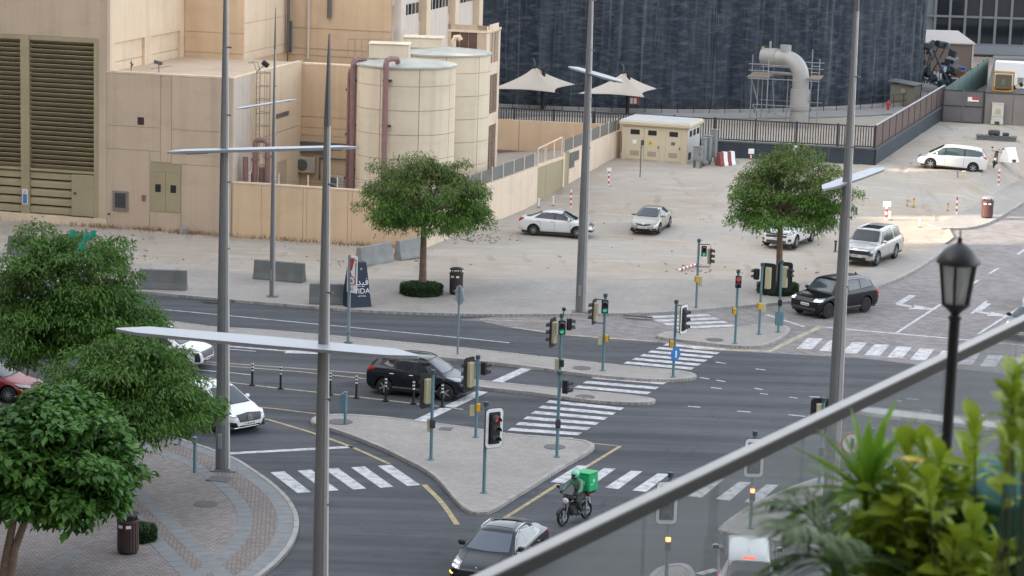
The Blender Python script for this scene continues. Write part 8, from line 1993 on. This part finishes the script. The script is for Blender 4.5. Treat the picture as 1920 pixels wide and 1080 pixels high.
# fan palm
hub = fg(1622, 925, 8.4); fpb = T('fan_palm', 'bright green fan palm standing above the other terrace plants', 'palm', (hub.x, hub.y, FLZ + .58)); hz_ = hub.z - FLZ - .58
MB().tube([(0, 0, 0), (.05, 0, hz_ * .5), (0, 0, hz_)], [.035, .025, .012], 8).build('stem', PALM, fpb)
bl = [blade(1, .085, 7, .5, .10).mesh('leaf_blade', PALM, True), blade(1, .10, 7, .4, .30).mesh('leaf_blade', PALM, True)]
for (px, py, dd) in [(1652, 738, .1), (1680, 755, .05), (1632, 770, -.1), (1668, 800, .2), (1585, 800, .1), (1572, 822, -.1), (1604, 815, .0), (1700, 790, .1), (1556, 872, .0), (1548, 905, .1), (1575, 862, -.15), (1690, 850, -.15), (1720, 895, .0), (1600, 850, -.2), (1640, 820, -.2), (1735, 930, .1), (1560, 940, .1), (1660, 870, -.25), (1585, 985, .05), (1700, 985, .1), (1620, 1010, .1), (1530, 850, .1), (1612, 770, .15), (1665, 765, -.1), (1690, 815, .15), (1545, 960, .2), (1745, 860, .1)] + [(1625 + 175 * math.sin(a_) * k_, 925 - 165 * math.cos(a_) * k_, d_) for a_, k_, d_ in zip(np.linspace(-1.9, 1.9, 20), [.8, 1.0, .65, .95] * 5, [.15, -.15, -.25, .05, .2] * 4)]:
    e = fg(px, py, 8.4 + dd); v = e - hub; o = ob('leaf_blade', rp_.choice(bl), fpb); orient(o, (0, 0, hz_), v, rp_.uniform(-.7, .7)); s = v.length * 1.04; o.scale = (s, s * rp_.uniform(.9, 1.25), s)
# feathery fronds
af = fg(1585, 1075, 8.0); ap_ = T('feather_palm', 'dusky feather palm with drooping fronds at the bottom of the picture', 'palm', (af.x, af.y, FLZ + .58)); az_ = af.z - FLZ - .58
MB().tube([(0, 0, 0), (0, 0, az_)], [.03, .02], 7).build('stem', FROND, ap_)
for (px, py, dd, bow) in [(1438, 940, .2, .10), (1452, 1052, .1, .05), (1468, 1000, -.25, .10), (1500, 915, .3, .06), (1530, 1010, -.3, .08), (1690, 1040, .3, .06)]:
    e = fg(px, py, 8.0 + dd) - af; b = MB(); N_ = 24; pts = []
    for i in range(N_ + 1):
        t = i / N_; pts.append(e * t + Vector((0, 0, az_ + bow * 1.6 * 4 * t * (1 - t) * .5)))
    b.tube(pts, [.006 * (1 - .8 * i / N_) for i in range(N_ + 1)], 5, mi=0)
    for i in range(3, N_ + 1):
        t = i / N_; tg = (pts[i] - pts[i - 1]).normalized(); sd = tg.cross(Vector((0, 0, 1))).normalized(); Lf = .17 * (math.sin(math.pi * (t * .85 + .12))) + .03
        for s in (1, -1):
            d = (tg * .75 + sd * s * .7 + Vector((0, 0, rp_.uniform(-.35, .1)))).normalized(); sub = blade(Lf * 1.15, .013, 4, .4, .3)
            Mx = Matrix.Translation(pts[i]) @ d.to_track_quat('X', 'Z').to_matrix().to_4x4(); b.add([Mx @ Vector(p) for p in sub.v], sub.f)
    b.build('frond', FROND, ap_, smooth=True, ang=None)
# broad leaved shrubs
def shrub(name, label, base_px, D, tips, mat, leafL, n_leaf, seed, fill=None):
    rg = random.Random(seed); b0 = fg(*base_px, D); t = T(name, label, 'shrub', (b0.x, b0.y, FLZ + .58)); o0 = Vector((b0.x, b0.y, FLZ + .58))
    def obov(L, W):
        b = MB(); vs = []; ns = 6
        for i in range(ns + 1):
            u = i / ns; w = W * .5 * (math.sin(math.pi * (u ** 1.5) * .93 + .06)) ; z = .10 * L * math.sin(u * 2.2) - .12 * L * u * u
            vs += [(L * u, -w, z + .25 * w), (L * u, 0, z), (L * u, w, z + .25 * w)]
        return b.add(vs, [(3 * i + k, 3 * i + 3 + k, 3 * i + 4 + k, 3 * i + 1 + k) for i in range(ns) for k in (0, 1)])
    lm = [obov(1, .58).mesh('leaf', mat, True), obov(1, .46).mesh('leaf', mat, True)]
    for (px, py, dd) in tips:
        e = fg(px, py, D + dd) - o0; mid = e * .55 + Vector((rg.uniform(-.05, .05), rg.uniform(-.05, .05), -.02)); MB().tube([(0, 0, 0), mid, e], [.008, .006, .003], 5).build('stem', pal('green_stem', (.06, .07, .02), .7), t)
        ax = (e - mid).normalized(); q = ax.orthogonal().normalized(); w = ax.cross(q)
        for k in range(n_leaf):
            a = k * 2.4 + rg.uniform(-.3, .3); h = k / n_leaf; d = (q * math.cos(a) + w * math.sin(a)) * (1.15 - .75 * h) + ax * (.25 + .9 * h)
            o = ob('leaf', rg.choice(lm), t); orient(o, e - ax * (.16 * (1 - h)), d, rg.uniform(-.4, .4)); s = leafL * rg.uniform(.7, 1.2); o.scale = (s, s, s)
    # the crowded leaves underneath, too many to pick apart
    if fill:
        b = MB()
        for x0, x1, y0, y1 in [f_[:4] for f_ in fill for _ in range(f_[4])]:
            px, py = rg.uniform(x0, x1), y0 + (y1 - y0) * rg.random() ** .8; e = fg(px, py, D + rg.uniform(.0, .55)) - o0
            a = rg.uniform(0, 6.28); d = Vector((math.cos(a), math.sin(a), rg.uniform(-.2, .9))).normalized(); sub = lm[0]
            Mx = Matrix.Translation(e) @ d.to_track_quat('X', 'Z').to_matrix().to_4x4() @ Matrix.Rotation(rg.uniform(-.5, .5), 4, 'X') @ Matrix.Scale(leafL * rg.uniform(.7, 1.25), 4)
            b.add([Mx @ v.co for v in sub.vertices], [tuple(p.vertices) for p in sub.polygons])
        o = b.build('lower_foliage', mat, t, smooth=True, ang=None); o['kind'] = 'stuff'
    return t
shrub('broadleaf_shrub', 'yellow green broad leaved shrub filling the lower right corner', (1800, 1250), 8.2, [(1700, 852, .2), (1762, 868, .1), (1828, 800, .0), (1740, 905, -.2), (1800, 930, .2), (1815, 870, .1), (1690, 900, .0), (1735, 845, .2), (1680, 960, .1), (1730, 1000, .2), (1790, 1010, -.2), (1850, 1010, .1), (1825, 985, -.1), (1870, 1030, -.2), (1700, 1060, .0), (1765, 1065, .1), (1830, 1070, -.1), (1890, 1068, .1), (1660, 1010, .2)], SHRUB, .115, 13, 3, [(1640, 1990, 985, 1250, 900), (1600, 1830, 900, 1150, 420)])
shrub('broadleaf_shrub', 'light green shrub sprigs reaching in at the right edge of the picture', (1930, 1250), 7.0, [(1902, 700, .0), (1916, 742, .1), (1893, 795, .0), (1922, 820, -.1), (1885, 860, .1), (1895, 730, .0), (1925, 770, .1)], SHRUB, .085, 12, 4, [(1890, 1990, 690, 850, 60)])
shrub('broadleaf_shrub', 'darker green shrub between the palm and the teal tarpaulin', (1740, 1300), 8.8, [(1690, 925, .0), (1745, 950, .1), (1790, 890, -.1), (1640, 1000, .1), (1600, 1030, .0), (1665, 940, .2), (1710, 960, .0), (1560, 1070, .2), (1720, 1030, .1), (1780, 1060, -.2), (1860, 1055, .2)], SHRUBD, .11, 13, 5, [(1570, 1830, 950, 1280, 700)])
# yellow blossom
fl2 = fg(1712, 868, 8.1); fw = T('yellow_flower', 'single yellow blossom among the terrace shrub leaves', 'flower', fl2)
for k in range(6):
    o = ob('petal', blade(.05, .04, 5, .3, .2).mesh('petal', pal('petal_yellow', (.55, .42, .03), .5), True), fw); a = k * math.pi / 3; orient(o, (0, 0, 0), (math.cos(a), math.sin(a), .5), 0)
# tarpaulin mound
tc = fg(1900, 960, 8.5); tp_ = T('tarpaulin', 'teal tarpaulin draped over a mound among the terrace plants', 'tarpaulin', tc + Vector((.03, .05, -.07)))
n1, n2 = 34, 20; vs = []
for i in range(n2 + 1):
    for k in range(n1):
        a = 2 * math.pi * k / n1; e = i / n2 * math.pi * .5; rr = .28 * math.sin(e) ** .7 + .05 * (i / n2) ** 3; f = 1 + .10 * math.sin(a * 5 + i * .4) * (i / n2) + .12 * mnoise.noise(Vector((math.cos(a) * 2, math.sin(a) * 2, i * .2)))
        vs.append((rr * f * math.cos(a), rr * f * math.sin(a), (.26 * math.cos(e) ** .8 if e < 1.45 else -.25) + .02 * mnoise.noise(Vector((a * 2, i * .5, 1)))))
MB().add(vs, [(i * n1 + k, (i + 1) * n1 + k, (i + 1) * n1 + (k + 1) % n1, i * n1 + (k + 1) % n1) for i in range(n2) for k in range(n1)]).build('cloth', pal('teal_cloth', (.006, .125, .118), .6, var=.2, scale=8), tp_, smooth=True, ang=None)
MB().box((0, 0, -.62), (.4, .4, .8)).build('covered_crate', M_DKGREY, tp_)
